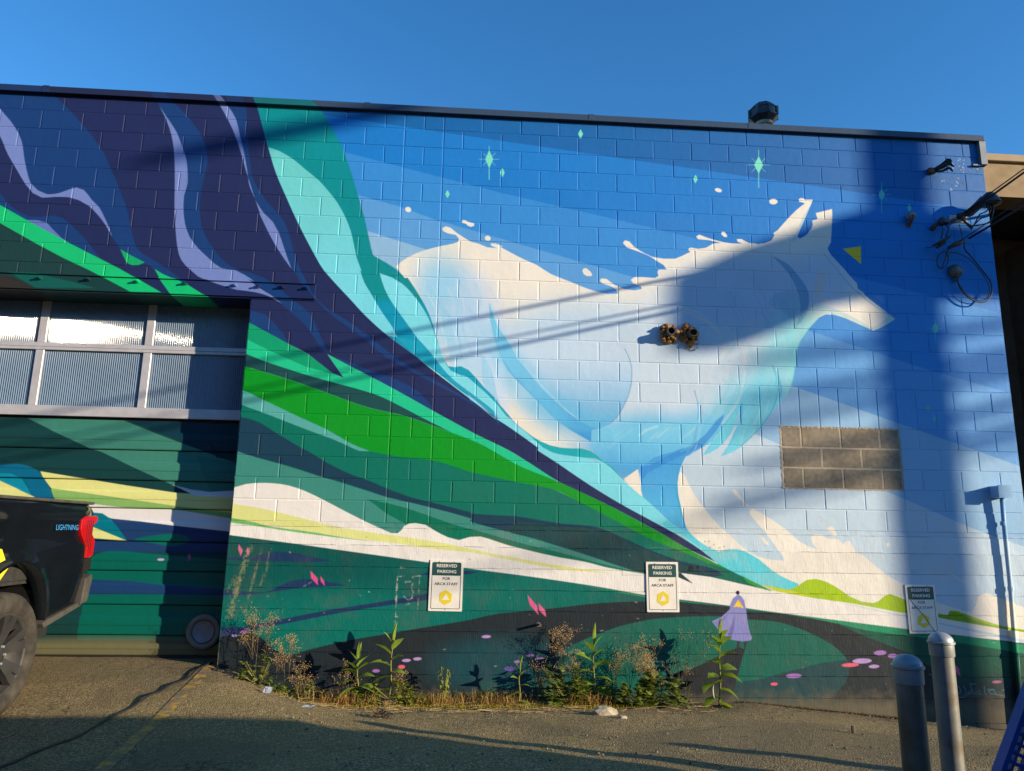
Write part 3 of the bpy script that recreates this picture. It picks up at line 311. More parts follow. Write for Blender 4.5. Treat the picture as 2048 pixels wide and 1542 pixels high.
('P',(120, 176, 208),[4910,2408,4975,2427,5057,2443,5140,2444,5201,2419,5204,2336,5175,2241,5126,2162,5067,2120,5014,2165,4958,2233,4875,2259,4817,2286,4855,2350],{'clip': 'wolf', 'a': 0.35}),
('L',(140, 190, 205),[5460,2865,5497,2815,5549,2743,5600,2674,5647,2611,5694,2548,5734,2499,5803,2442,5848,2400,5899,2357,5957,2315,6033,2264,6105,2216,6154,2183],{'a': 0.55, 'w': 0.0196}),
('P',(150, 205, 205),[5066,2066,5106,2113,5165,2182,5229,2251,5287,2297,5374,2309,5464,2289,5522,2271,5580,2246,5637,2220,5696,2193,5756,2165,5808,2137,5875,2094,5921,2059,5877,2065,5776,2103,5705,2134,5633,2165,5517,2198,5428,2198,5351,2162,5272,2085,5209,2009,5129,1903,5093,1919,5077,1993],{'clip': 'wolf', 'a': 0.5}),
('P',(170, 212, 208),[6167,2180,6075,2120,5981,2071,5920,2048,5877,2068,5969,2098,6029,2145,6081,2192,6106,2215],{'clip': 'wolf', 'a': 0.6}),
('P',(226, 214, 210),[5412,2605,5368,2539,5328,2465,5352,2390,5437,2325,5500,2297,5552,2277,5468,2349,5392,2422,5388,2482,5456,2591],{'a': 0.8}),
('P',(176, 208, 216),[5360,3429,5306,3327,5247,3202,5188,3079,5154,3002,5095,2984,5139,3052,5191,3139,5225,3217,5260,3294,5314,3371],{'clip': 'wolf', 'a': 0.6}),
('P',(220, 208, 204),[5383,2725,5356,2641,5326,2543,5304,2423,5358,2366,5389,2435,5427,2517,5477,2609,5433,2673],{'clip': 'wolf', 'a': 0.6}),
('L',(236, 222, 214),[4347,2036,4379,2000,4425,1949,4472,1892,4508,1840,4541,1747,4557,1671],{'a': 0.45, 'w': 0.0245}),
('L',(170, 216, 228),[4406,2096,4444,2050,4498,1985,4554,1912,4594,1843,4612,1777,4619,1702,4621,1635,4623,1588],{'a': 0.45, 'w': 0.0245}),
('L',(236, 222, 214),[3900,2222,3960,2205,4045,2179,4124,2144,4189,2088,4248,2023,4288,1976],{'a': 0.45, 'w': 0.0245}),
('L',(170, 216, 228),[4208,2118,4235,2076,4273,2017,4313,1952,4341,1892,4355,1820,4359,1746,4361,1693],{'a': 0.45, 'w': 0.0245}),
('L',(238, 222, 206),[3870,2192,3922,2177,3996,2155,4067,2127,4126,2096,4183,2059,4233,2017,4275,1970,4311,1918,4340,1863,4364,1769,4375,1694],{'a': 0.6, 'w': 0.0245}),
('B',(130, 204, 236),[2312,1362,167,588,38000,0],{'clip': 'wolf', 'a': 0.55}),
('B',(96, 186, 228),[2710,1073,343,147,-20000,0],{'clip': 'wolf', 'a': 0.6}),
('L',(128, 208, 228),[4464,1936,4454,1882,4438,1806,4413,1735,4372,1671,4323,1611,4288,1570],{'clip': 'wolf', 'a': 0.23061205761148584, 'w': 0.0059}),
('L',(226, 226, 224),[4751,1450,4735,1376,4706,1285,4651,1207,4602,1149],{'clip': 'wolf', 'a': 0.20338431296699586, 'w': 0.0063}),
('L',(110, 198, 226),[4663,1243,4637,1140,4571,1053],{'clip': 'wolf', 'a': 0.14440845615516323, 'w': 0.0082}),
('L',(170, 216, 230),[4620,1400,4602,1319,4570,1220,4532,1160,4487,1104,4455,1065],{'clip': 'wolf', 'a': 0.2841409477233743, 'w': 0.0096}),
('L',(128, 208, 228),[4103,1288,4086,1207,4056,1109,4000,1027,3950,966],{'clip': 'wolf', 'a': 0.1392967242745135, 'w': 0.01}),
('L',(226, 226, 224),[4244,1755,4233,1705,4218,1634,4195,1567,4156,1506,4110,1449,4076,1409],{'clip': 'wolf', 'a': 0.31500794083744105, 'w': 0.0078}),
('L',(110, 198, 226),[4736,1657,4723,1588,4697,1505,4648,1435,4603,1384],{'clip': 'wolf', 'a': 0.21343957738557004, 'w': 0.0061}),
('L',(170, 216, 230),[4764,1399,4733,1295,4672,1212],{'clip': 'wolf', 'a': 0.31696675887318854, 'w': 0.0116}),
('L',(128, 208, 228),[4144,1993,4129,1922,4102,1834,4053,1760,4010,1706],{'clip': 'wolf', 'a': 0.13866404359083764, 'w': 0.0061}),
('L',(226, 226, 224),[4619,1601,4609,1540,4587,1466,4541,1399,4499,1350],{'clip': 'wolf', 'a': 0.14055191572149459, 'w': 0.0121}),
('L',(110, 198, 226),[4490,1375,4478,1321,4460,1243,4434,1170,4392,1105,4341,1043,4305,1001],{'clip': 'wolf', 'a': 0.24211335830621045, 'w': 0.0064}),
('L',(170, 216, 230),[4530,1780,4518,1723,4500,1642,4473,1565,4428,1498,4375,1435,4337,1391],{'clip': 'wolf', 'a': 0.14669383742738673, 'w': 0.0157}),
('L',(128, 208, 228),[4824,1832,4810,1756,4784,1663,4728,1584,4678,1525],{'clip': 'wolf', 'a': 0.20050830875371756, 'w': 0.0063}),
('L',(226, 226, 224),[4670,1187,4645,1090,4585,1013],{'clip': 'wolf', 'a': 0.31008793319743777, 'w': 0.0093}),
('L',(110, 198, 226),[4579,1626,4567,1569,4549,1488,4522,1412,4478,1344,4424,1279,4386,1235],{'clip': 'wolf', 'a': 0.1240406553698162, 'w': 0.0115}),
('L',(170, 216, 230),[4733,1589,4706,1474,4634,1385],{'clip': 'wolf', 'a': 0.1914361038746965, 'w': 0.0102}),
('L',(128, 208, 228),[4205,1969,4195,1918,4180,1846,4157,1778,4118,1719,4071,1663,4038,1624],{'clip': 'wolf', 'a': 0.29175869333219245, 'w': 0.0061}),
('L',(226, 226, 224),[4767,1266,4735,1148,4663,1055],{'clip': 'wolf', 'a': 0.21350154446458558, 'w': 0.0131}),
('L',(110, 198, 226),[4398,1620,4388,1559,4366,1485,4321,1421,4280,1374],{'clip': 'wolf', 'a': 0.2012591952875991, 'w': 0.0143}),
('L',(170, 216, 230),[4554,1103,4522,986,4447,889],{'clip': 'wolf', 'a': 0.33455696953914293, 'w': 0.0064}),
('L',(128, 208, 228),[4317,931,4302,861,4275,776,4222,701,4174,645],{'clip': 'wolf', 'a': 0.13340035676282885, 'w': 0.006}),
('L',(226, 226, 224),[4223,1362,4212,1308,4194,1231,4169,1158,4127,1093,4077,1031,4041,989],{'clip': 'wolf', 'a': 0.15094179202468427, 'w': 0.0094}),
('L',(110, 198, 226),[4493,2000,4480,1929,4454,1841,4402,1764,4355,1707],{'clip': 'wolf', 'a': 0.1344313156037331, 'w': 0.0127}),
('L',(170, 216, 230),[4507,1192,4493,1133,4470,1060,4427,998,4389,953],{'clip': 'wolf', 'a': 0.15719757084475033, 'w': 0.0146}),
('L',(128, 208, 228),[4746,1067,4732,1002,4707,921,4659,851,4615,799],{'clip': 'wolf', 'a': 0.13066111669620345, 'w': 0.0069}),
('L',(226, 226, 224),[4447,1349,4423,1256,4358,1173],{'clip': 'wolf', 'a': 0.16892973116788296, 'w': 0.0135}),
('L',(110, 198, 226),[4004,1540,3990,1471,3963,1385,3913,1311,3868,1256],{'clip': 'wolf', 'a': 0.15807094708603842, 'w': 0.0097}),
('L',(170, 216, 230),[4607,1466,4597,1411,4581,1334,4556,1260,4513,1194,4462,1132,4425,1089],{'clip': 'wolf', 'a': 0.3384938540217165, 'w': 0.0062}),
('L',(128, 208, 228),[4862,1489,4848,1420,4822,1334,4770,1259,4723,1204],{'clip': 'wolf', 'a': 0.134427411951372, 'w': 0.0148}),
('L',(226, 226, 224),[4658,1748,4642,1665,4612,1564,4552,1479,4497,1417],{'clip': 'wolf', 'a': 0.14270621539589842, 'w': 0.0129}),
('L',(110, 198, 226),[4677,1520,4662,1445,4633,1354,4575,1276,4523,1218],{'clip': 'wolf', 'a': 0.2526419352473676, 'w': 0.0064}),
('L',(170, 216, 230),[4511,1827,4500,1775,4484,1702,4460,1632,4421,1571,4374,1513,4340,1474],{'clip': 'wolf', 'a': 0.25749691925274265, 'w': 0.013}),
('L',(128, 208, 228),[4717,1397,4702,1323,4673,1233,4618,1155,4569,1098],{'clip': 'wolf', 'a': 0.2094688246360603, 'w': 0.0125}),
('L',(226, 226, 224),[4049,1362,4025,1255,3956,1167],{'clip': 'wolf', 'a': 0.19805472923377115, 'w': 0.0065}),
('L',(110, 198, 226),[4523,2076,4512,2024,4496,1952,4472,1883,4411,1793,4356,1728],{'clip': 'wolf', 'a': 0.29222057618740843, 'w': 0.0092}),
('L',(170, 216, 230),[4193,1387,4182,1333,4165,1256,4139,1182,4097,1115,4047,1052,4012,1008],{'clip': 'wolf', 'a': 0.30321256481364084, 'w': 0.0155}),
('L',(128, 208, 228),[4137,1814,4129,1764,4116,1693,4094,1626,4056,1566,4010,1511,3976,1473],{'clip': 'wolf', 'a': 0.16865398439713195, 'w': 0.0078}),
('L',(226, 226, 224),[4056,979,4045,926,4029,851,4004,779,3963,714,3914,652,3878,609],{'clip': 'wolf', 'a': 0.2830323648837201, 'w': 0.0095}),
('L',(110, 198, 226),[4498,1659,4483,1585,4454,1492,4397,1411,4345,1351],{'clip': 'wolf', 'a': 0.17640022283746487, 'w': 0.0082}),
('L',(170, 216, 230),[4453,1575,4441,1520,4423,1442,4397,1368,4354,1301,4303,1239,4267,1196],{'clip': 'wolf', 'a': 0.14271582956819093, 'w': 0.0061}),
('L',(128, 208, 228),[4677,1806,4666,1754,4650,1681,4625,1611,4584,1548,4534,1489,4498,1447],{'clip': 'wolf', 'a': 0.168554219756778, 'w': 0.0118}),
('L',(226, 226, 224),[4077,1729,4068,1679,4053,1608,4030,1541,3991,1481,3945,1423,3912,1384],{'clip': 'wolf', 'a': 0.2929835174676171, 'w': 0.0154}),
('L',(110, 198, 226),[4951,1073,4939,1020,4920,946,4893,875,4852,813,4802,754,4767,713],{'clip': 'wolf', 'a': 0.14077133645476994, 'w': 0.0154}),
('L',(170, 216, 230),[4280,1374,4267,1307,4243,1226,4195,1157,4152,1107],{'clip': 'wolf', 'a': 0.3041629011656528, 'w': 0.0093}),
('L',(128, 208, 228),[4358,1764,4345,1701,4321,1623,4272,1553,4228,1501],{'clip': 'wolf', 'a': 0.2450564363621185, 'w': 0.0119}),
('L',(226, 226, 224),[4382,1619,4372,1561,4351,1489,4308,1429,4270,1384],{'clip': 'wolf', 'a': 0.23965395261280156, 'w': 0.0076}),
('L',(110, 198, 226),[4287,1308,4258,1211,4193,1123],{'clip': 'wolf', 'a': 0.19432623054445103, 'w': 0.012}),
('L',(170, 216, 230),[4476,1197,4466,1144,4450,1069,4426,999,4386,937,4338,880,4303,841],{'clip': 'wolf', 'a': 0.16647133434818434, 'w': 0.0131}),
('L',(128, 208, 228),[4534,2087,4518,2012,4489,1921,4437,1846,4390,1791],{'clip': 'wolf', 'a': 0.31071958720677734, 'w': 0.0105}),
('L',(226, 226, 224),[4444,1487,4419,1389,4353,1305],{'clip': 'wolf', 'a': 0.18262479589795128, 'w': 0.0129}),
('L',(110, 198, 226),[4455,2094,4445,2037,4429,1957,4404,1881,4361,1814,4310,1752,4273,1709],{'clip': 'wolf', 'a': 0.15280455881568014, 'w': 0.0063}),
('L',(170, 216, 230),[4101,1111,4090,1055,4074,978,4048,904,4006,840,3954,779,3917,738],{'clip': 'wolf', 'a': 0.20700100932770973, 'w': 0.0122}),
('L',(128, 208, 228),[4878,1955,4862,1874,4831,1775,4772,1691,4719,1630],{'clip': 'wolf', 'a': 0.1793832573625233, 'w': 0.0094}),
('L',(226, 226, 224),[4342,1879,4327,1803,4299,1710,4244,1631,4195,1572],{'clip': 'wolf', 'a': 0.2455698631535446, 'w': 0.0144}),
('L',(110, 198, 226),[4152,2068,4139,2001,4115,1919,4067,1847,4023,1795],{'clip': 'wolf', 'a': 0.2689725999084698, 'w': 0.0144}),
('L',(170, 216, 230),[4952,1789,4925,1684,4858,1598],{'clip': 'wolf', 'a': 0.26955449937788634, 'w': 0.0103}),
('L',(128, 208, 228),[4222,1205,4212,1148,4191,1078,4147,1016,4106,970],{'clip': 'wolf', 'a': 0.23999041841394597, 'w': 0.0118}),
('L',(226, 226, 224),[4785,1889,4774,1838,4757,1766,4733,1698,4672,1609,4617,1544],{'clip': 'wolf', 'a': 0.14124531552016548, 'w': 0.0124}),
('L',(110, 198, 226),[4113,1441,4104,1388,4089,1312,4065,1241,4026,1177,3978,1118,3943,1076],{'clip': 'wolf', 'a': 0.16462007421713687, 'w': 0.008}),
('L',(170, 216, 230),[4635,1100,4623,1045,4605,967,4579,893,4535,826,4482,764,4444,720],{'clip': 'wolf', 'a': 0.27744647873987305, 'w': 0.0151}),
('L',(128, 208, 228),[4377,1138,4366,1079,4346,1007,4301,942,4260,895],{'clip': 'wolf', 'a': 0.2590720672894036, 'w': 0.0104}),
('L',(226, 226, 224),[4907,1026,4895,972,4877,896,4850,824,4806,760,4755,700,4719,658],{'clip': 'wolf', 'a': 0.19801972998114298, 'w': 0.0067}),
('L',(110, 198, 226),[4889,965,4862,860,4791,773],{'clip': 'wolf', 'a': 0.32523063082764303, 'w': 0.0111}),
('L',(170, 216, 230),[4561,952,4536,847,4466,761],{'clip': 'wolf', 'a': 0.3078513658721123, 'w': 0.0064}),
('L',(128, 208, 228),[4488,1116,4477,1061,4457,994,4381,898],{'clip': 'wolf', 'a': 0.18548279454581912, 'w': 0.0072}),
('L',(226, 226, 224),[4068,1165,4055,1102,4032,1024,3988,956,3948,907],{'clip': 'wolf', 'a': 0.12922179214032117, 'w': 0.0153}),
('L',(110, 198, 226),[4132,1406,4103,1293,4034,1205],{'clip': 'wolf', 'a': 0.23510460096140487, 'w': 0.0124}),
('L',(170, 216, 230),[4654,1166,4642,1113,4624,1039,4598,968,4557,905,4508,846,4473,805],{'clip': 'wolf', 'a': 0.20343445202167376, 'w': 0.0074}),
('L',(128, 208, 228),[4904,1772,4890,1706,4865,1624,4815,1554,4770,1502],{'clip': 'wolf', 'a': 0.30663232867747897, 'w': 0.0077}),
('L',(226, 226, 224),[4501,961,4485,895,4458,815,4410,745,4367,694],{'clip': 'wolf', 'a': 0.2547859843809036, 'w': 0.0084}),
('L',(104, 168, 206),[5120,2372,5159,2308,5159,2238],{'clip': 'wolf', 'a': 0.1317309073309912, 'w': 0.0076}),
('L',(150, 190, 214),[4764,2380,4802,2315,4841,2232,4849,2151,4849,2087],{'clip': 'wolf', 'a': 0.12301764934960246, 'w': 0.0077}),
('L',(214, 214, 214),[4711,2481,4765,2385,4770,2288],{'clip': 'wolf', 'a': 0.15563661525955344, 'w': 0.0079}),
('L',(104, 168, 206),[4836,2044,4888,1945,4893,1845],{'clip': 'wolf', 'a': 0.18462529832058866, 'w': 0.0115}),
('L',(150, 190, 214),[5081,2262,5119,2194,5126,2124],{'clip': 'wolf', 'a': 0.16197813285748117, 'w': 0.0124}),
('L',(214, 214, 214),[4364,2521,4402,2459,4442,2378,4451,2297,4451,2233],{'clip': 'wolf', 'a': 0.19161246888787015, 'w': 0.0121}),
('L',(104, 168, 206),[4774,2165,4818,2097,4819,2022],{'clip': 'wolf', 'a': 0.2617540273461343, 'w': 0.0121}),
('L',(150, 190, 214),[5124,2530,5155,2479,5186,2412,5194,2288],{'clip': 'wolf', 'a': 0.28922601822290867, 'w': 0.0104}),
('L',(214, 214, 214),[4612,2186,4652,2122,4694,2039,4703,1954,4702,1886],{'clip': 'wolf', 'a': 0.2230798562104413, 'w': 0.009}),
('L',(104, 168, 206),[5083,2545,5125,2475,5169,2384,5177,2294,5174,2222],{'clip': 'wolf', 'a': 0.21146517260454706, 'w': 0.0086}),
('L',(150, 190, 214),[4545,2108,4576,2058,4608,1994,4613,1883],{'clip': 'wolf', 'a': 0.14076906421327656, 'w': 0.0125}),
('L',(214, 214, 214),[5046,2116,5081,2061,5117,1990,5123,1917,5119,1858],{'clip': 'wolf', 'a': 0.17192394608990522, 'w': 0.0078}),
('L',(104, 168, 206),[4702,2508,4745,2440,4789,2354,4798,2267,4797,2198],{'clip': 'wolf', 'a': 0.31067324359702597, 'w': 0.0095}),
('L',(150, 190, 214),[4460,2185,4498,2126,4537,2050,4546,1970,4546,1907],{'clip': 'wolf', 'a': 0.20462370409742206, 'w': 0.0116}),
('L',(214, 214, 214),[4328,2293,4387,2193,4393,2092],{'clip': 'wolf', 'a': 0.31471504775360704, 'w': 0.0142}),
('L',(104, 168, 206),[5104,2032,5147,1954,5152,1870],{'clip': 'wolf', 'a': 0.17841536180718703, 'w': 0.0061}),
('L',(150, 190, 214),[4324,2465,4359,2415,4393,2349,4398,2226],{'clip': 'wolf', 'a': 0.2421474500031311, 'w': 0.0077}),
('L',(214, 214, 214),[4638,2396,4681,2327,4725,2238,4734,2152,4733,2083],{'clip': 'wolf', 'a': 0.2964723600058581, 'w': 0.0075}),
('L',(104, 168, 206),[4749,2191,4792,2112,4798,2032],{'clip': 'wolf', 'a': 0.29791353044171864, 'w': 0.0125}),
('L',(150, 190, 214),[4480,2283,4513,2227,4547,2156,4554,2085,4552,2029],{'clip': 'wolf', 'a': 0.27040000007422593, 'w': 0.0101}),
('L',(214, 214, 214),[4860,2383,4896,2325,4932,2251,4938,2180,4935,2122],{'clip': 'wolf', 'a': 0.21268040069705865, 'w': 0.0127}),
('L',(104, 168, 206),[4803,2209,4834,2161,4865,2099,4869,1987],{'clip': 'wolf', 'a': 0.20153738342815958, 'w': 0.0067}),
('L',(150, 190, 214),[4959,2166,5002,2093,5003,2018],{'clip': 'wolf', 'a': 0.23754540644943714, 'w': 0.0101}),
('L',(214, 214, 214),[4769,2467,4805,2411,4842,2339,4848,2268,4845,2210],{'clip': 'wolf', 'a': 0.22713985189348418, 'w': 0.012}),
('L',(104, 168, 206),[5101,2247,5140,2184,5141,2114],{'clip': 'wolf', 'a': 0.26041212884109255, 'w': 0.0084}),
('L',(150, 190, 214),[4368,2012,4404,1958,4441,1888,4448,1815,4445,1757],{'clip': 'wolf', 'a': 0.15398411165999082, 'w': 0.0126}),
('L',(214, 214, 214),[4308,2063,4339,2012,4371,1948,4376,1838],{'clip': 'wolf', 'a': 0.2236640136734685, 'w': 0.0098}),
('L',(104, 168, 206),[4965,2355,5003,2295,5041,2218,5047,2140,5043,2078],{'clip': 'wolf', 'a': 0.31605848240426393, 'w': 0.0073}),
('L',(150, 190, 214),[4902,2380,4933,2331,4965,2269,4969,2156],{'clip': 'wolf', 'a': 0.18511945565101554, 'w': 0.0137}),
('L',(214, 214, 214),[4890,2062,4930,1996,4970,1911,4978,1823,4977,1753],{'clip': 'wolf', 'a': 0.27894794324031447, 'w': 0.0081}),
('L',(104, 168, 206),[4813,2113,4857,2040,4858,1971],{'clip': 'wolf', 'a': 0.21031301333638258, 'w': 0.0095}),
('L',(150, 190, 214),[4999,2313,5038,2244,5044,2169],{'clip': 'wolf', 'a': 0.28630875719520577, 'w': 0.0077}),
('L',(214, 214, 214),[5054,2250,5097,2177,5098,2102],{'clip': 'wolf', 'a': 0.2932405423337431, 'w': 0.0127}),
('L',(104, 168, 206),[4553,2280,4601,2185,4607,2095],{'clip': 'wolf', 'a': 0.2667737334532869, 'w': 0.0064}),
('L',(150, 190, 214),[4452,2487,4493,2422,4535,2338,4544,2252,4543,2183],{'clip': 'wolf', 'a': 0.2719451526650555, 'w': 0.0067}),
('L',(214, 214, 214),[5006,2422,5064,2321,5068,2219],{'clip': 'wolf', 'a': 0.2616177208650293, 'w': 0.0078}),
('L',(104, 168, 206),[5128,2162,5156,2111,5184,2046,5193,1935],{'clip': 'wolf', 'a': 0.20160357172218862, 'w': 0.0106}),
('L',(150, 190, 214),[4920,2407,4968,2317,4973,2226],{'clip': 'wolf', 'a': 0.1709851504367043, 'w': 0.012}),
('L',(214, 214, 214),[5139,2167,5187,2089,5187,2003],{'clip': 'wolf', 'a': 0.23962306407334616, 'w': 0.0061}),
('L',(104, 168, 206),[4421,2264,4455,2212,4489,2144,4499,2022],{'clip': 'wolf', 'a': 0.19761563419464379, 'w': 0.013}),
('L',(150, 190, 214),[4761,2111,4804,2032,4810,1953],{'clip': 'wolf', 'a': 0.2817379400674246, 'w': 0.0088}),
('L',(214, 214, 214),[4600,2041,4643,1968,4645,1895],{'clip': 'wolf', 'a': 0.19263826662922823, 'w': 0.0066}),
('L',(104, 168, 206),[4704,2345,4753,2261,4759,2175],{'clip': 'wolf', 'a': 0.29881540753434, 'w': 0.0098}),
('L',(150, 190, 214),[5100,2220,5147,2130,5152,2039],{'clip': 'wolf', 'a': 0.15149849380274, 'w': 0.011}),
('L',(214, 214, 214),[4357,2107,4405,2013,4411,1923],{'clip': 'wolf', 'a': 0.28396183198893143, 'w': 0.0073}),
('L',(104, 168, 206),[4422,2404,4466,2325,4468,2244],{'clip': 'wolf', 'a': 0.2563220985114613, 'w': 0.0138}),
('L',(140, 204, 238),[1409,2434,1431,2391,1463,2328,1496,2258,1522,2191,1540,2125,1553,2053,1563,1988,1570,1944],{'clip': 'wolf', 'a': 0.2629238017176819, 'w': 0.0117}),
('L',(186, 214, 238),[1767,2029,1789,1982,1820,1916,1846,1850,1868,1754,1880,1677],{'clip': 'wolf', 'a': 0.17623258666326458, 'w': 0.0159}),
('L',(232, 228, 222),[1727,2384,1750,2336,1781,2269,1807,2202,1829,2104,1842,2026],{'clip': 'wolf', 'a': 0.1935492094375805, 'w': 0.0136}),
('L',(140, 204, 238),[1901,2049,1928,1998,1965,1924,1996,1850,2013,1776,2023,1700,2030,1646],{'clip': 'wolf', 'a': 0.1202846691456462, 'w': 0.0193}),
('L',(186, 214, 238),[1838,1799,1864,1744,1901,1665,1932,1587,1950,1510,1963,1431,1971,1376],{'clip': 'wolf', 'a': 0.2891474323766171, 'w': 0.0175}),
('L',(232, 228, 222),[1931,2286,1959,2229,1989,2157,2004,2084,2012,2027],{'clip': 'wolf', 'a': 0.12363738051473208, 'w': 0.0148}),
('L',(140, 204, 238),[1449,2426,1498,2322,1516,2217],{'clip': 'wolf', 'a': 0.12123357880955943, 'w': 0.0157}),
('L',(186, 214, 238),[1634,1812,1661,1759,1698,1683,1729,1606,1748,1529,1761,1450,1769,1395],{'clip': 'wolf', 'a': 0.26559055691807487, 'w': 0.0106}),
('L',(232, 228, 222),[1440,1841,1466,1791,1501,1718,1531,1645,1548,1572,1560,1497,1567,1445],{'clip': 'wolf', 'a': 0.20720256917246205, 'w': 0.0178}),
('L',(140, 204, 238),[1955,2340,1977,2296,2008,2233,2040,2163,2066,2097,2087,2010,2101,1921,2110,1860],{'clip': 'wolf', 'a': 0.13880060595475258, 'w': 0.0128}),
('L',(186, 214, 238),[1433,2462,1454,2420,1484,2360,1516,2293,1541,2229,1561,2144,1575,2057,1584,1996],{'clip': 'wolf', 'a': 0.23462893137773413, 'w': 0.0125}),
('L',(232, 228, 222),[1482,2200,1511,2143,1551,2062,1584,1980,1604,1898,1617,1814,1626,1756],{'clip': 'wolf', 'a': 0.17343099052859606, 'w': 0.0179}),
('L',(140, 204, 238),[1797,2392,1845,2283,1863,2168],{'clip': 'wolf', 'a': 0.29047061643676353, 'w': 0.02}),
('L',(186, 214, 238),[1819,1942,1840,1898,1872,1836,1904,1766,1929,1699,1946,1634,1959,1564,1968,1501,1974,1457],{'clip': 'wolf', 'a': 0.2334359914624201, 'w': 0.0234}),
('L',(232, 228, 222),[1424,2021,1459,1948,1499,1854,1521,1763,1534,1691],{'clip': 'wolf', 'a': 0.18977628573869249, 'w': 0.0202}),
('L',(140, 204, 238),[1342,2331,1368,2278,1397,2208,1413,2135,1422,2078],{'clip': 'wolf', 'a': 0.2576682735366088, 'w': 0.0206}),
('L',(186, 214, 238),[1656,2244,1683,2188,1720,2108,1752,2028,1771,1949,1784,1869,1793,1813],{'clip': 'wolf', 'a': 0.21886908713632386, 'w': 0.0164}),
('L',(232, 228, 222),[1451,1689,1486,1616,1525,1524,1547,1432,1560,1359],{'clip': 'wolf', 'a': 0.16156080803521458, 'w': 0.0167}),
('L',(140, 204, 238),[1600,2116,1622,2072,1654,2010,1680,1948,1699,1856,1709,1784],{'clip': 'wolf', 'a': 0.18699306438097424, 'w': 0.0207}),
('L',(186, 214, 238),[1724,1960,1752,1906,1782,1838,1797,1770,1805,1716],{'clip': 'wolf', 'a': 0.1340160902838403, 'w': 0.0219}),
('L',(232, 228, 222),[1485,1822,1511,1772,1539,1707,1554,1639,1562,1586],{'clip': 'wolf', 'a': 0.20256528260258744, 'w': 0.0139}),
('L',(140, 204, 238),[1949,1731,1976,1671,2006,1595,2023,1522,2034,1464],{'clip': 'wolf', 'a': 0.2859193426308728, 'w': 0.0192}),
('L',(186, 214, 238),[1641,2243,1669,2190,1699,2120,1715,2048,1723,1991],{'clip': 'wolf', 'a': 0.12892860570146727, 'w': 0.0108}),
('L',(232, 228, 222),[1339,1905,1365,1855,1401,1784,1430,1713,1447,1643,1459,1572,1467,1522],{'clip': 'wolf', 'a': 0.307305166503143, 'w': 0.0108}),
('L',(140, 204, 238),[1964,2177,1999,2107,2037,2018,2056,1928,2065,1858],{'clip': 'wolf', 'a': 0.25307307365321674, 'w': 0.0227}),
('L',(186, 214, 238),[1798,2360,1825,2304,1863,2223,1894,2143,1913,2063,1926,1982,1934,1926],{'clip': 'wolf', 'a': 0.13108332121689867, 'w': 0.0163}),
('L',(232, 228, 222),[1325,2273,1355,2212,1390,2134,1409,2057,1420,1995],{'clip': 'wolf', 'a': 0.3023167025042877, 'w': 0.0137}),
('L',(140, 204, 238),[1563,2330,1588,2278,1617,2211,1632,2141,1640,2086],{'clip': 'wolf', 'a': 0.20114494548886988, 'w': 0.0106}),
('L',(186, 214, 238),[1574,2436,1597,2387,1629,2318,1655,2249,1678,2147,1691,2067],{'clip': 'wolf', 'a': 0.1238168858066386, 'w': 0.0149}),
('L',(232, 228, 222),[1612,2374,1640,2315,1671,2239,1686,2166,1695,2109],{'clip': 'wolf', 'a': 0.20572363018554288, 'w': 0.0209}),
('L',(140, 204, 238),[1542,2046,1571,1991,1611,1912,1643,1833,1661,1755,1672,1675,1679,1620],{'clip': 'wolf', 'a': 0.30988683661906763, 'w': 0.019}),
('L',(186, 214, 238),[1782,2228,1803,2183,1834,2120,1867,2049,1893,1981,1910,1913,1923,1841,1932,1776,1939,1730],{'clip': 'wolf', 'a': 0.15760791604984456, 'w': 0.01}),
('L',(232, 228, 222),[1378,2181,1414,2111,1453,2022,1473,1936,1484,1869],{'clip': 'wolf', 'a': 0.24655898490991557, 'w': 0.0155}),
('L',(140, 204, 238),[1535,2103,1562,2050,1600,1975,1631,1900,1649,1825,1660,1749,1667,1696],{'clip': 'wolf', 'a': 0.31144900275877185, 'w': 0.0234}),
('L',(186, 214, 238),[1548,2182,1570,2137,1603,2073,1638,2000,1665,1932,1683,1863,1696,1789,1705,1723,1712,1677],{'clip': 'wolf', 'a': 0.2954972560709046, 'w': 0.0221}),
('L',(232, 228, 222),[1370,2254,1393,2210,1425,2147,1451,2085,1471,1993,1482,1920],{'clip': 'wolf', 'a': 0.2127174919387007, 'w': 0.0143}),
('L',(140, 204, 238),[1933,2197,1957,2150,1990,2083,2017,2017,2039,1916,2051,1837],{'clip': 'wolf', 'a': 0.23775696630811216, 'w': 0.0146}),
('L',(186, 214, 238),[1662,2355,1711,2241,1734,2126],{'clip': 'wolf', 'a': 0.28612220473060795, 'w': 0.0209}),
('L',(232, 228, 222),[1523,2333,1548,2281,1576,2215,1600,2095],{'clip': 'wolf', 'a': 0.23573364308188252, 'w': 0.019}),
('L',(140, 204, 238),[1933,1962,1958,1913,1993,1844,2022,1774,2038,1705,2049,1635,2056,1586],{'clip': 'wolf', 'a': 0.30183644167226, 'w': 0.0185}),
('L',(214, 222, 230),[4077,1005,3994,933],{'clip': 'wolf', 'a': 0.12227246674613533, 'w': 0.007}),
('L',(120, 198, 228),[4002,863,3940,810,3878,756],{'clip': 'wolf', 'a': 0.2392153607888061, 'w': 0.0126}),
('L',(214, 222, 230),[3809,958,3757,914,3686,853,3635,810],{'clip': 'wolf', 'a': 0.13802376515526216, 'w': 0.0086}),
('L',(120, 198, 228),[3208,873,3163,834,3100,781,3054,742],{'clip': 'wolf', 'a': 0.2638985213675627, 'w': 0.0134}),
('L',(214, 222, 230),[3379,952,3328,908,3278,865],{'clip': 'wolf', 'a': 0.12034848509783236, 'w': 0.0135}),
('L',(120, 198, 228),[3457,904,3389,846,3321,787],{'clip': 'wolf', 'a': 0.14027318729533372, 'w': 0.0059}),
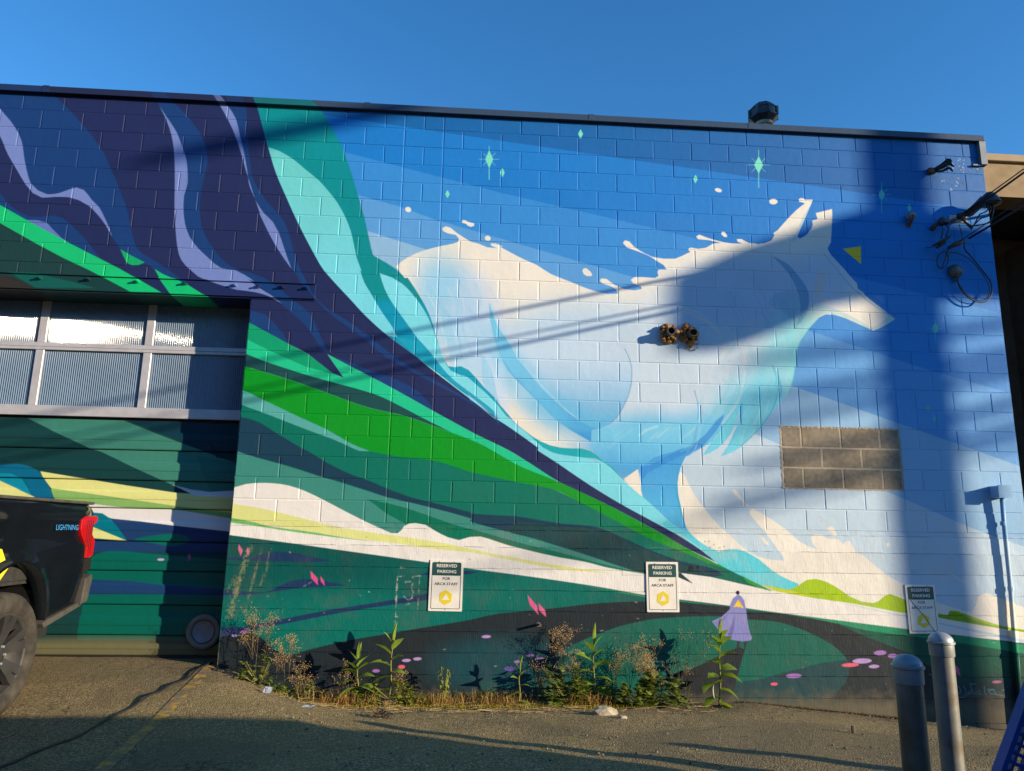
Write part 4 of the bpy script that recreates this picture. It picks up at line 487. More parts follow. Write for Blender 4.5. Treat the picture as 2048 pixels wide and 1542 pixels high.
('L',(214, 222, 230),[3324,975,3261,921,3198,868],{'clip': 'wolf', 'a': 0.2689553135575325, 'w': 0.0062}),
('L',(120, 198, 228),[3617,908,3564,862,3510,817],{'clip': 'wolf', 'a': 0.1387103361877813, 'w': 0.0134}),
('L',(214, 222, 230),[4021,988,3959,934,3897,881],{'clip': 'wolf', 'a': 0.2410005399769434, 'w': 0.0108}),
('L',(120, 198, 228),[3692,900,3615,834],{'clip': 'wolf', 'a': 0.21011734933348336, 'w': 0.0106}),
('L',(214, 222, 230),[3775,1007,3731,970,3670,920,3627,884],{'clip': 'wolf', 'a': 0.1283839914280678, 'w': 0.0066}),
('L',(120, 198, 228),[3203,844,3118,768],{'clip': 'wolf', 'a': 0.13007883541903917, 'w': 0.0119}),
('L',(214, 222, 230),[3759,986,3690,930,3621,874],{'clip': 'wolf', 'a': 0.24180712303272373, 'w': 0.0124}),
('L',(120, 198, 228),[3692,900,3621,839],{'clip': 'wolf', 'a': 0.16266775112167356, 'w': 0.0064}),
('L',(214, 222, 230),[3602,888,3531,827],{'clip': 'wolf', 'a': 0.21442349843318365, 'w': 0.0077}),
('L',(120, 198, 228),[3479,1004,3429,960,3378,917],{'clip': 'wolf', 'a': 0.12261567694034219, 'w': 0.0061}),
('L',(214, 222, 230),[3995,978,3951,939,3890,887,3846,850],{'clip': 'wolf', 'a': 0.25311990434537673, 'w': 0.0081}),
('L',(120, 198, 228),[4043,1029,3973,972,3903,915],{'clip': 'wolf', 'a': 0.25846792614946407, 'w': 0.0139}),
('L',(214, 222, 230),[3273,885,3228,847,3167,796,3123,758],{'clip': 'wolf', 'a': 0.23841455551857726, 'w': 0.0073}),
('L',(120, 198, 228),[3780,992,3731,951,3664,895,3616,854],{'clip': 'wolf', 'a': 0.13342054571775608, 'w': 0.0134}),
('L',(214, 222, 230),[3622,918,3551,857],{'clip': 'wolf', 'a': 0.2888100564072754, 'w': 0.0104}),
('L',(120, 198, 228),[3488,935,3437,891,3367,831,3316,787],{'clip': 'wolf', 'a': 0.29145237210868746, 'w': 0.0136}),
('L',(214, 222, 230),[3243,840,3190,794,3138,749],{'clip': 'wolf', 'a': 0.15327073390866075, 'w': 0.0091}),
('L',(120, 198, 228),[3959,927,3899,876,3840,825],{'clip': 'wolf', 'a': 0.21234620915363242, 'w': 0.0102}),
('L',(214, 222, 230),[3740,1001,3694,963,3632,911,3586,873],{'clip': 'wolf', 'a': 0.12370225599656258, 'w': 0.0082}),
('L',(120, 198, 228),[4113,1021,4067,979,4003,923,3957,882],{'clip': 'wolf', 'a': 0.19710930357493123, 'w': 0.0126}),
('P',(241, 229, 215),[1116,3144,1110,3137,1102,3132,1092,3131,1081,3133,1072,3138,1064,3146,1060,3156,1058,3166,1061,3175,1066,3183,1075,3187,1085,3189,1095,3187,1105,3181,1112,3173,1117,3164,1118,3154],{}),
('P',(241, 229, 215),[1939,2873,1934,2864,1927,2858,1917,2855,1907,2855,1897,2858,1889,2864,1883,2873,1881,2882,1882,2892,1887,2900,1894,2907,1903,2910,1914,2910,1923,2907,1932,2900,1937,2892,1940,2882],{}),
('P',(241, 229, 215),[4382,3526,4378,3519,4370,3514,4359,3512,4346,3512,4333,3515,4322,3521,4313,3528,4309,3536,4309,3543,4313,3550,4321,3555,4332,3558,4345,3557,4358,3554,4369,3549,4378,3542,4382,3534],{}),
('P',(241, 229, 215),[4985,3435,4981,3424,4973,3414,4960,3406,4945,3402,4930,3401,4915,3404,4903,3411,4896,3420,4894,3431,4897,3442,4906,3452,4918,3460,4933,3465,4949,3465,4964,3462,4975,3456,4983,3446],{}),
('P',(241, 229, 215),[1639,3048,1648,3069,1674,3070,1707,3053,1766,3039,1767,3012,1734,2999,1702,3011,1681,3033,1655,3037],{}),
('P',(241, 229, 215),[2887,2572,2901,2600,2927,2601,2973,2562,2988,2528,2972,2517,2926,2519,2900,2538],{}),
('P',(241, 229, 215),[4355,3039,4367,3066,4394,3063,4417,3028,4416,3007,4385,3008],{}),
('P',(236, 204, 40),[5665,2931,5863,2967,5849,2769],{}),
('P',(14, 156, 186),[1510,1594,1552,1528,1608,1520,1676,1532,1752,1496,1829,1418,1906,1331,1960,1280,2008,1233,2045,1183,2122,1097,2195,1014,2135,1047,2089,1101,2046,1156,2009,1192,1968,1233,1920,1278,1831,1352,1742,1426,1654,1449,1578,1485,1539,1541],{}),
('P',(20, 170, 180),[2254,956,2315,909,2386,857,2473,807,2560,772,2672,750,2784,746,2871,748,2958,726,3033,678,3095,624,3098,627,3173,579,3212,536,3255,483,3286,445,3251,479,3203,526,3160,566,3086,620,2999,655,2899,659,2820,667,2750,674,2722,677,2664,685,2598,698,2498,746,2443,791,2386,842,2313,905],{}),
('P',(128, 226, 196),[1902,3868,1946,3766,1907,3660,1864,3761],{}),
('L',(128, 226, 196),[1905,3764,2011,3769],{'a': 0.8, 'w': 0.0044}),
('L',(128, 226, 196),[1905,3764,1799,3758],{'a': 0.8, 'w': 0.0044}),
('L',(128, 226, 196),[1905,3764,1970,3698],{'a': 0.8, 'w': 0.0044}),
('L',(128, 226, 196),[1905,3764,1843,3691],{'a': 0.8, 'w': 0.0044}),
('L',(128, 226, 196),[1905,3764,1967,3837],{'a': 0.8, 'w': 0.0044}),
('L',(128, 226, 196),[1905,3764,1839,3830],{'a': 0.8, 'w': 0.0044}),
('L',(128, 226, 196),[1905,3764,1906,3695,1908,3601,1910,3533],{'a': 1.0, 'w': 0.0069}),
('L',(128, 226, 196),[1905,3764,1903,3839,1901,3915],{'a': 1.0, 'w': 0.0049}),
('P',(128, 226, 196),[2045,3674,2069,3620,2047,3565,2023,3618],{}),
('P',(128, 226, 196),[1482,3395,1507,3350,1485,3302,1460,3348],{}),
('P',(128, 226, 196),[2871,4163,2897,4109,2871,4053,2845,4107],{}),
('P',(128, 226, 196),[4104,3702,4126,3652,4100,3600,4079,3650],{}),
('P',(128, 226, 196),[4806,3952,4849,3853,4795,3748,4752,3848],{}),
('L',(128, 226, 196),[4800,3850,4926,3857],{'a': 0.8, 'w': 0.0044}),
('L',(128, 226, 196),[4800,3850,4675,3844],{'a': 0.8, 'w': 0.0044}),
('L',(128, 226, 196),[4800,3850,4871,3774],{'a': 0.8, 'w': 0.0044}),
('L',(128, 226, 196),[4800,3850,4721,3766],{'a': 0.8, 'w': 0.0044}),
('L',(128, 226, 196),[4800,3850,4880,3934],{'a': 0.8, 'w': 0.0044}),
('L',(128, 226, 196),[4800,3850,4729,3926],{'a': 0.8, 'w': 0.0044}),
('L',(128, 226, 196),[4800,3850,4796,3771,4791,3663,4787,3585],{'a': 1.0, 'w': 0.0069}),
('L',(128, 226, 196),[4800,3850,4805,3937,4809,4024],{'a': 1.0, 'w': 0.0049}),
('P',(96, 196, 190),[6150,3642,6180,3572,6138,3499,6108,3569],{}),
('L',(96, 196, 190),[6144,3571,6249,3576],{'a': 0.8, 'w': 0.0044}),
('L',(96, 196, 190),[6144,3571,6039,3565],{'a': 0.8, 'w': 0.0044}),
('L',(96, 196, 190),[6144,3571,6201,3508],{'a': 0.8, 'w': 0.0044}),
('L',(96, 196, 190),[6144,3571,6076,3502],{'a': 0.8, 'w': 0.0044}),
('L',(96, 196, 190),[6144,3571,6213,3639],{'a': 0.8, 'w': 0.0044}),
('L',(96, 196, 190),[6144,3571,6087,3633],{'a': 0.8, 'w': 0.0044}),
('L',(96, 196, 190),[6144,3571,6138,3506,6131,3417,6125,3353],{'a': 1.0, 'w': 0.0069}),
('L',(96, 196, 190),[6144,3571,6150,3642,6157,3713],{'a': 1.0, 'w': 0.0049}),
('P',(90, 190, 185),[6447,3480,6468,3434,6438,3386,6417,3432],{}),
('P',(96, 196, 190),[6600,2153,6632,2091,6587,2027,6554,2089],{}),
('L',(96, 196, 190),[6593,2090,6669,2093],{'a': 0.8, 'w': 0.0044}),
('L',(96, 196, 190),[6593,2090,6518,2087],{'a': 0.8, 'w': 0.0044}),
('L',(96, 196, 190),[6593,2090,6634,2047],{'a': 0.8, 'w': 0.0044}),
('L',(96, 196, 190),[6593,2090,6543,2043],{'a': 0.8, 'w': 0.0044}),
('L',(96, 196, 190),[6593,2090,6643,2137],{'a': 0.8, 'w': 0.0044}),
('L',(96, 196, 190),[6593,2090,6553,2134],{'a': 0.8, 'w': 0.0044}),
('L',(96, 196, 190),[6593,2090,6585,2015,6578,1940],{'a': 1.0, 'w': 0.0069}),
('L',(96, 196, 190),[6593,2090,6603,2188],{'a': 1.0, 'w': 0.0049}),
('P',(100, 180, 190),[6436,1286,6458,1244,6427,1200,6405,1242],{}),
('P',(110, 190, 195),[6490,1175,6507,1138,6483,1100,6466,1137],{}),
('P',(0, 84, 80),[-947,-106,-420,-129,-351,-137,-253,-148,-138,-161,-20,-174,91,-187,203,-200,319,-214,438,-229,557,-244,675,-258,819,-276,977,-295,1139,-315,1293,-334,1429,-351,1526,-364,1623,-376,1719,-389,1816,-402,1913,-414,2012,-425,2113,-436,2213,-447,2314,-459,2415,-471,2531,-485,2656,-501,2782,-518,2904,-534,3015,-550,3107,-564,3200,-579,3292,-594,3380,-608,3462,-620,3527,-628,3592,-636,3658,-643,3723,-650,3789,-657,3865,-665,3946,-673,4029,-682,4111,-691,4189,-700,4261,-708,4332,-717,4403,-726,4475,-735,4546,-744,4657,-757,4784,-772,4920,-787,5059,-803,5193,-819,5345,-836,5508,-854,5674,-872,5838,-890,5991,-907,6124,-921,6260,-936,6396,-950,6526,-964,6649,-976,6754,-987,6861,-997,6967,-1007,7068,-1017,7162,-1027,7242,-1037,7329,-1049,7412,-1061,7483,-1072,7533,-1079,8077,-3248,-4700,-3079],{'mask': 'fnd'}),
('B',(0, 116, 104),[742,-915,1372,294,0,0],{'clip': 'fnd', 'a': 0.75}),
('B',(0, 118, 104),[2336,-544,980,221,-5000,0],{'clip': 'fnd', 'a': 0.6}),
('P',(20, 140, 98),[2775,-524,2868,-538,2999,-558,3153,-582,3313,-605,3461,-626,3617,-645,3781,-665,3948,-684,4118,-703,4285,-722,4463,-741,4647,-761,4834,-781,5017,-800,5193,-819,5354,-836,5518,-855,5681,-873,5840,-890,5991,-907,6122,-921,6253,-934,6385,-947,6517,-961,6649,-976,6825,-999,7028,-1025,7231,-1052,7408,-1076,7532,-1093,7518,-1188,7468,-1179,7397,-1167,7315,-1152,7229,-1138,7149,-1125,7016,-1104,6857,-1080,6684,-1055,6511,-1030,6349,-1008,6199,-990,6044,-973,5892,-957,5749,-941,5622,-926,5535,-914,5449,-900,5363,-885,5277,-870,5191,-855,5083,-837,4965,-816,4843,-795,4725,-776,4618,-761,4532,-751,4445,-744,4358,-738,4272,-732,4188,-724,4107,-715,4024,-705,3943,-694,3864,-683,3788,-674,3723,-667,3657,-661,3592,-656,3526,-649,3461,-641,3336,-621,3179,-594,3017,-566,2874,-541],{}),
('P',(26, 55, 94),[-413,-331,-366,-332,-298,-335,-227,-335,-173,-333,-96,-298,-32,-283,40,-273,96,-273,157,-276,213,-282,284,-297,354,-315,420,-327,491,-340,542,-349,488,-353,411,-359,334,-363,274,-364,206,-364,134,-363,61,-363,-11,-362,-94,-360,-186,-358,-277,-356,-356,-354,-411,-353],{}),
('P',(26, 55, 94),[-420,-618,-365,-621,-284,-626,-194,-632,-109,-636,-45,-636,6,-621,54,-596,117,-563,186,-532,264,-518,345,-513,402,-517,461,-525,519,-534,584,-545,649,-559,694,-568,649,-571,586,-575,522,-579,471,-582,413,-586,352,-589,292,-594,237,-599,180,-607,124,-617,68,-626,12,-635,-45,-643,-102,-650,-159,-656,-213,-660,-288,-663,-364,-664,-416,-664],{}),
('P',(26, 54, 92),[-434,-949,-390,-947,-326,-945,-255,-942,-189,-936,-133,-927,-78,-915,-23,-902,32,-890,107,-874,194,-856,288,-836,385,-816,479,-798,587,-778,705,-759,825,-739,942,-720,1048,-702,1137,-686,1234,-668,1327,-651,1407,-635,1463,-625,1742,-548,1702,-572,1644,-608,1578,-644,1512,-669,1416,-690,1300,-708,1173,-726,1048,-743,936,-760,842,-776,748,-792,654,-809,565,-826,482,-842,415,-856,347,-870,280,-884,213,-898,147,-911,78,-922,9,-930,-60,-939,-127,-948,-187,-960,-254,-980,-323,-1005,-383,-1030,-425,-1047],{}),
('P',(30, 54, 96),[1358,-467,1456,-423,1520,-414,1573,-410,1914,-431,1869,-440,1804,-453,1740,-462,1683,-465,1620,-465,1558,-465,1504,-465,1422,-466],{}),
('P',(34, 43, 50),[-474,-996,-433,-994,-372,-990,-304,-985,-238,-983,-185,-983,-114,-996,-47,-1024,1,-1061,49,-1106,97,-1142,164,-1169,234,-1176,284,-1166,336,-1147,389,-1130,444,-1116,509,-1100,580,-1083,653,-1066,723,-1051,798,-1037,877,-1023,958,-1009,1039,-996,1120,-982,1201,-968,1284,-953,1366,-939,1446,-925,1521,-912,1584,-902,1649,-891,1713,-880,1775,-870,1832,-859,1890,-846,1948,-832,2006,-818,2065,-807,2120,-799,2178,-793,2239,-787,2299,-781,2359,-776,2418,-769,2478,-763,2537,-757,2596,-751,2656,-744,2723,-736,2794,-726,2867,-717,2941,-708,3014,-701,3102,-695,3197,-689,3295,-685,3388,-681,3473,-679,3536,-678,3599,-677,3662,-677,3725,-679,3788,-681,3881,-687,3991,-695,4103,-705,4205,-714,4285,-722,4358,-741,4431,-759,4485,-763,4550,-765,4620,-767,4692,-771,4761,-776,4843,-786,4933,-798,5025,-812,5113,-826,5192,-840,5252,-851,5314,-863,5374,-876,5430,-890,5478,-905,5549,-943,5617,-985,5683,-1011,5756,-1037,5830,-1064,5900,-1090,5971,-1116,6042,-1143,6114,-1167,6186,-1190,6253,-1222,6309,-1262,6368,-1313,6419,-1361,6455,-1394,8362,-1539,8077,-3248,-454,-3135,-569,-1140],{}),
('P',(44, 60, 108),[-479,-945,-438,-946,-380,-946,-312,-947,-246,-946,-189,-943,-114,-931,-41,-915,10,-903,-42,-947,-97,-963,-169,-979,-240,-995,-301,-1007,-368,-1019,-428,-1030,-470,-1038],{}),
('P',(12, 98, 84),[1950,-1394,2005,-1385,2083,-1373,2173,-1358,2260,-1343,2331,-1327,2386,-1310,2438,-1289,2490,-1264,2540,-1238,2586,-1210,2632,-1178,2680,-1143,2727,-1110,2775,-1081,2832,-1052,2892,-1026,2952,-1002,3012,-979,3071,-956,3131,-935,3191,-915,3252,-898,3308,-884,3368,-871,3429,-858,3492,-847,3554,-838,3623,-831,3698,-824,3773,-819,3848,-815,3918,-812,3980,-810,4044,-808,4107,-808,4167,-808,4223,-809,4296,-815,4368,-824,4441,-833,4499,-836,4562,-839,4628,-842,4694,-848,4756,-857,4816,-871,4875,-888,4933,-908,4988,-928,5039,-949,5095,-973,5151,-999,5203,-1027,5249,-1054,5318,-1104,5371,-1160,5396,-1218,5401,-1279,5386,-1340,5353,-1398,5295,-1451,5231,-1503,5170,-1561,5123,-1607,4152,-1608,3701,-1629,2543,-1630,1922,-1631],{}),
('B',(24, 74, 84),[2162,-1253,588,221,0,0],{'clip': 'fnd', 'a': 0.9}),
('P',(30, 68, 74),[4161,-1402,4210,-1398,4282,-1392,4363,-1385,4445,-1377,4514,-1368,4577,-1356,4639,-1340,4701,-1323,4759,-1308,4826,-1293,4894,-1277,4961,-1261,5029,-1245,5097,-1228,5165,-1214,5227,-1206,5296,-1199,5358,-1193,5401,-1189,5401,-1279,5384,-1338,5353,-1398,5295,-1451,5231,-1503,5170,-1561,5123,-1607,4152,-1608],{}),
('P',(36, 42, 50),[4356,-1082,4272,-1111,4190,-1147,4141,-1169,4079,-1197,4011,-1228,3943,-1257,3882,-1280,3816,-1298,3745,-1314,3682,-1326,3638,-1334,3670,-1476,3712,-1650,4220,-1687,4238,-1623,4262,-1541,4282,-1477,4304,-1408,4324,-1344,4351,-1266,4376,-1194,4409,-1102],{}),
('P',(0, 84, 66),[5307,-858,5349,-868,5410,-883,5480,-899,5553,-914,5622,-926,5741,-941,5883,-957,6038,-973,6197,-990,6349,-1008,6511,-1030,6684,-1055,6857,-1080,7016,-1104,7149,-1125,7229,-1138,7315,-1152,7397,-1167,7468,-1179,7518,-1188,8146,-2837,6401,-1348,6360,-1327,6302,-1297,6234,-1262,6167,-1226,6110,-1195,6058,-1165,6007,-1133,5956,-1103,5902,-1076,5849,-1057,5792,-1041,5733,-1026,5674,-1009,5617,-991,5552,-965,5480,-935,5410,-904,5349,-877],{}),
('B',(46, 54, 60),[6846,-1631,686,270,0,0],{'clip': 'fnd', 'a': 0.95}),
('B',(96, 94, 76),[5384,-1655,1274,88,-1000,0],{'clip': 'fnd', 'a': 0.75}),
('B',(84, 86, 74),[2578,-1573,1470,78,0,0],{'clip': 'fnd', 'a': 0.6}),
('B',(110, 106, 84),[6639,-1719,343,108,0,0],{'clip': 'fnd', 'a': 0.5}),
('P',(138, 135, 196),[4367,-606,4398,-623,4424,-661,4438,-755,4446,-857,4460,-942,4485,-1001,4465,-1022,4393,-1031,4294,-1019,4232,-994,4163,-927,4128,-885,4104,-853,4195,-813,4279,-744,4286,-697,4311,-645,4344,-619],{}),
('P',(112, 107, 172),[4322,-790,4291,-876,4251,-977,4276,-1011,4317,-909,4322,-844],{}),
('P',(112, 107, 172),[4288,-757,4203,-834,4120,-860,4154,-911,4196,-871,4240,-817],{'a': 0.6}),
('P',(42, 44, 58),[4383,-590,4381,-597,4378,-603,4372,-607,4366,-610,4359,-610,4353,-607,4348,-603,4345,-597,4344,-590,4346,-584,4349,-578,4355,-573,4361,-571,4368,-571,4374,-573,4379,-577,4382,-583],{}),
('P',(248, 202, 20),[4365,-655,4416,-731,4353,-717,4315,-724],{}),
('P',(50, 52, 64),[4337,-1030,4366,-1031,4356,-1082,4325,-1090],{}),
('P',(50, 52, 64),[4396,-1029,4434,-1029,4416,-1104,4402,-1096],{}),
('P',(226, 84, 142),[-310,-210,-268,-267,-283,-318,-311,-256],{}),
('P',(226, 84, 142),[-227,-237,-207,-271,-215,-317,-238,-272],{}),
('P',(226, 84, 142),[354,-440,425,-507,432,-569,368,-507],{}),
('P',(226, 84, 142),[449,-486,484,-529,494,-574,457,-535],{}),
('P',(226, 84, 142),[2360,-632,2448,-728,2466,-813,2382,-717],{}),
('P',(226, 84, 142),[2463,-705,2525,-767,2537,-829,2472,-773],{}),
('P',(226, 84, 142),[6419,-1202,6479,-1259,6486,-1336,6424,-1266],{}),
('P',(166, 112, 186),[-163,-982,-164,-987,-170,-991,-178,-994,-189,-996,-201,-996,-212,-995,-221,-993,-227,-989,-230,-985,-228,-980,-223,-976,-214,-973,-204,-971,-192,-970,-181,-971,-172,-974,-165,-978],{}),
('P',(186, 148, 206),[-253,-1014,-254,-1017,-258,-1021,-264,-1023,-272,-1025,-280,-1025,-289,-1024,-295,-1022,-300,-1019,-302,-1016,-301,-1012,-297,-1008,-291,-1006,-283,-1004,-275,-1004,-266,-1005,-260,-1007,-255,-1010],{}),
('P',(186, 148, 206),[1306,-1216,1304,-1220,1297,-1224,1287,-1228,1274,-1230,1260,-1230,1247,-1229,1236,-1227,1229,-1223,1226,-1219,1228,-1214,1235,-1210,1245,-1207,1258,-1205,1272,-1204,1285,-1205,1296,-1208,1303,-1211],{}),
('P',(186, 148, 206),[1403,-1202,1401,-1207,1394,-1211,1385,-1214,1372,-1216,1359,-1217,1347,-1216,1337,-1213,1330,-1209,1327,-1205,1329,-1200,1335,-1196,1345,-1193,1357,-1191,1370,-1190,1383,-1191,1393,-1194,1400,-1198],{}),
('P',(236, 98, 124),[1257,-1272,1255,-1278,1250,-1283,1242,-1287,1232,-1290,1221,-1290,1210,-1289,1202,-1285,1196,-1280,1193,-1274,1195,-1268,1200,-1263,1208,-1259,1218,-1256,1229,-1256,1240,-1257,1249,-1261,1254,-1266],{}),
('P',(166, 112, 186),[1033,-1306,1032,-1311,1026,-1316,1017,-1319,1006,-1321,995,-1322,983,-1320,974,-1318,968,-1314,965,-1309,967,-1304,972,-1300,981,-1296,992,-1294,1004,-1294,1015,-1295,1024,-1298,1031,-1302],{}),
('P',(186, 148, 206),[2028,-1005,2026,-1009,2019,-1014,2007,-1017,1994,-1019,1979,-1020,1964,-1019,1953,-1016,1945,-1013,1942,-1008,1944,-1004,1952,-999,1963,-996,1977,-994,1992,-993,2006,-994,2018,-997,2025,-1000],{}),
('P',(166, 112, 186),[2434,-1165,2432,-1169,2425,-1173,2414,-1176,2401,-1177,2387,-1178,2373,-1177,2362,-1175,2355,-1172,2353,-1168,2355,-1165,2362,-1161,2372,-1158,2386,-1156,2400,-1156,2413,-1156,2424,-1159,2432,-1162],{}),
('P',(166, 112, 186),[2520,-1195,2518,-1198,2510,-1202,2498,-1205,2484,-1207,2468,-1207,2454,-1207,2442,-1205,2434,-1202,2431,-1198,2434,-1194,2441,-1190,2453,-1188,2467,-1186,2483,-1185,2497,-1186,2509,-1188,2517,-1191],{}),
('P',(166, 112, 186),[2323,-1221,2321,-1225,2314,-1229,2304,-1232,2291,-1234,2277,-1235,2264,-1234,2253,-1232,2246,-1228,2244,-1224,2246,-1220,2252,-1216,2263,-1213,2276,-1211,2289,-1210,2302,-1211,2313,-1214,2320,-1217],{}),
('P',(104, 84, 160),[2256,-1282,2253,-1288,2245,-1295,2232,-1300,2216,-1303,2199,-1303,2182,-1302,2169,-1298,2160,-1292,2156,-1285,2159,-1279,2167,-1272,2180,-1267,2196,-1264,2214,-1264,2230,-1265,2244,-1269,2253,-1275],{}),
('P',(186, 148, 206),[5629,-1195,5623,-1203,5606,-1211,5581,-1217,5550,-1221,5517,-1222,5486,-1220,5462,-1216,5446,-1210,5440,-1202,5446,-1195,5463,-1187,5488,-1181,5519,-1177,5552,-1176,5582,-1178,5607,-1182,5623,-1188],{}),
('P',(236, 98, 124),[5500,-1232,5494,-1238,5480,-1244,5457,-1249,5430,-1252,5401,-1253,5373,-1252,5351,-1249,5337,-1244,5332,-1238,5337,-1232,5352,-1227,5374,-1222,5402,-1219,5431,-1218,5458,-1219,5481,-1222,5495,-1227],{}),
('P',(186, 148, 206),[5699,-1246,5695,-1251,5686,-1256,5672,-1260,5655,-1263,5636,-1263,5619,-1262,5606,-1259,5597,-1255,5594,-1249,5597,-1244,5607,-1239,5621,-1235,5638,-1232,5656,-1231,5673,-1233,5687,-1236,5696,-1240],{}),
('P',(166, 112, 186),[5781,-1122,5776,-1130,5765,-1137,5748,-1142,5728,-1145,5706,-1146,5685,-1144,5669,-1140,5658,-1134,5655,-1127,5659,-1120,5670,-1113,5687,-1107,5708,-1104,5730,-1103,5750,-1105,5767,-1109,5777,-1115],{}),
('P',(166, 112, 186),[5883,-1150,5880,-1157,5871,-1164,5859,-1168,5843,-1171,5827,-1172,5812,-1170,5800,-1166,5792,-1161,5789,-1154,5793,-1147,5801,-1140,5814,-1136,5829,-1133,5845,-1132,5861,-1134,5873,-1138,5881,-1143],{}),
('P',(166, 112, 186),[4940,-1331,4935,-1338,4922,-1345,4901,-1350,4877,-1353,4850,-1354,4826,-1352,4806,-1349,4793,-1343,4788,-1337,4793,-1330,4806,-1324,4827,-1318,4851,-1315,4878,-1314,4902,-1316,4922,-1319,4935,-1325],{}),
('P',(236, 98, 124),[4706,-1405,4704,-1410,4698,-1414,4689,-1417,4678,-1419,4666,-1420,4655,-1419,4646,-1416,4640,-1412,4638,-1408,4640,-1403,4646,-1399,4655,-1396,4667,-1394,4678,-1394,4689,-1395,4698,-1397,4704,-1401],{}),
('P',(190, 104, 150),[6888,-1378,6885,-1382,6876,-1387,6863,-1390,6848,-1392,6832,-1392,6817,-1391,6804,-1389,6796,-1386,6794,-1381,6797,-1377,6806,-1373,6818,-1370,6834,-1367,6850,-1367,6865,-1368,6878,-1370,6885,-1374],{}),
('L',(64, 150, 158),[6430,-1417,6464,-1427,6477,-1462,6454,-1487,6431,-1483],{'a': 0.75, 'w': 0.0064}),
('L',(64, 150, 158),[6504,-1417,6520,-1448,6526,-1486,6501,-1518,6434,-1525],{'a': 0.75, 'w': 0.0064}),
('L',(64, 150, 158),[6538,-1490,6586,-1448,6572,-1399,6630,-1399],{'a': 0.75, 'w': 0.0064}),
('L',(64, 150, 158),[6586,-1448,6594,-1476,6538,-1491,6596,-1477,6662,-1462],{'a': 0.75, 'w': 0.0064}),
('L',(64, 150, 158),[6604,-1490,6674,-1489],{'a': 0.75, 'w': 0.0064}),
('L',(64, 150, 158),[6713,-1423,6707,-1475,6727,-1496],{'a': 0.75, 'w': 0.0064}),
('L',(64, 150, 158),[6814,-1489,6768,-1486,6747,-1465,6780,-1447,6816,-1472,6817,-1493,6905,-1503],{'a': 0.75, 'w': 0.0064}),
('L',(64, 150, 158),[6811,-1447,6741,-1447],{'a': 0.75, 'w': 0.0064}),
('L',(64, 150, 158),[6879,-1461,6908,-1447],{'a': 0.75, 'w': 0.0064}),
('L',(206, 204, 190),[1151,-486,1151,-538,1150,-600,1149,-690],{'a': 0.75, 'rough': 1, 'w': 0.0196}),
('L',(206, 204, 190),[1152,-690,1151,-758,1151,-825],{'a': 0.6, 'rough': 1, 'w': 0.0123}),
('L',(206, 204, 190),[1147,-836,1170,-838],{'a': 0.6, 'rough': 1, 'w': 0.0245}),
('L',(206, 204, 190),[1154,-482,1212,-477],{'a': 0.7, 'rough': 1, 'w': 0.0123}),
('L',(206, 204, 190),[1294,-485,1364,-475],{'a': 0.7, 'rough': 1, 'w': 0.0196}),
('L',(206, 204, 190),[1355,-484,1354,-544,1353,-620,1351,-708,1348,-778],{'a': 0.7, 'rough': 1, 'w': 0.0088}),
('L',(206, 204, 190),[1228,-531,1272,-526,1296,-542,1280,-576,1300,-621,1296,-672],{'a': 0.5, 'rough': 1, 'w': 0.0196}),
('L',(206, 204, 190),[1296,-672,1256,-689,1214,-656,1207,-622],{'a': 0.5, 'rough': 1, 'w': 0.0147}),
('L',(206, 204, 190),[1173,-401,1208,-406],{'a': 0.3, 'rough': 1, 'w': 0.0245}),
('L',(206, 204, 190),[1235,-734,1269,-723],{'a': 0.35, 'rough': 1, 'w': 0.0196}),
('L',(206, 204, 190),[282,-593,370,-541],{'a': 0.2, 'rough': 1, 'w': 0.0147}),
('L',(158, 148, 96),[-203,-254,-215,-292,-231,-345,-250,-404,-265,-459,-280,-523,-292,-586,-305,-650,-319,-723,-333,-798,-343,-849],{'a': 0.5, 'rough': 1, 'w': 0.0686}),
('L',(158, 148, 96),[-261,-504,-271,-547,-285,-609,-299,-674,-309,-728,-314,-796,-315,-849],{'a': 0.5, 'rough': 1, 'w': 0.0441}),
('L',(158, 148, 96),[-134,-390,-144,-455,-156,-536,-167,-604,-178,-671,-186,-730,-193,-793,-198,-837],{'a': 0.4, 'rough': 1, 'w': 0.0294}),
('L',(158, 148, 96),[-28,-286,-33,-332,-40,-398,-49,-456,-67,-520,-85,-569],{'a': 0.4, 'rough': 1, 'w': 0.0294}),
('L',(158, 148, 96),[-101,-241,-110,-295,-124,-372,-138,-450,-147,-503],{'a': 0.35, 'rough': 1, 'w': 0.0245}),
('L',(158, 148, 96),[-317,-516,-346,-572,-374,-628],{'a': 0.35, 'rough': 1, 'w': 0.049}),
('L',(150, 84, 40),[3488,-211,3501,-187,3593,-180,3692,-184,3778,-189,3777,-290],{'a': 0.4, 'rough': 1, 'w': 0.0098}),
('L',(20, 44, 50),[3250,-132,3251,-196,3253,-288,3254,-380,3255,-443],{'a': 0.7, 'w': 0.0059}),
('L',(120, 110, 100),[3255,-443,3321,-442,3411,-441,3477,-440],{'a': 0.5, 'w': 0.0049}),
('P',(14, 26, 30),[3941,-372,3939,-382,3934,-390,3927,-397,3918,-400,3908,-400,3900,-397,3893,-391,3888,-382,3887,-373,3889,-363,3894,-354,3901,-348,3910,-345,3920,-344,3928,-348,3935,-354,3940,-362],{'a': 0.8}),
('P',(14, 26, 30),[3997,-363,3996,-369,3993,-374,3989,-377,3984,-379,3979,-379,3974,-378,3970,-374,3968,-369,3967,-363,3968,-358,3971,-353,3975,-349,3980,-347,3985,-347,3990,-349,3994,-352,3996,-357],{'a': 0.8}),
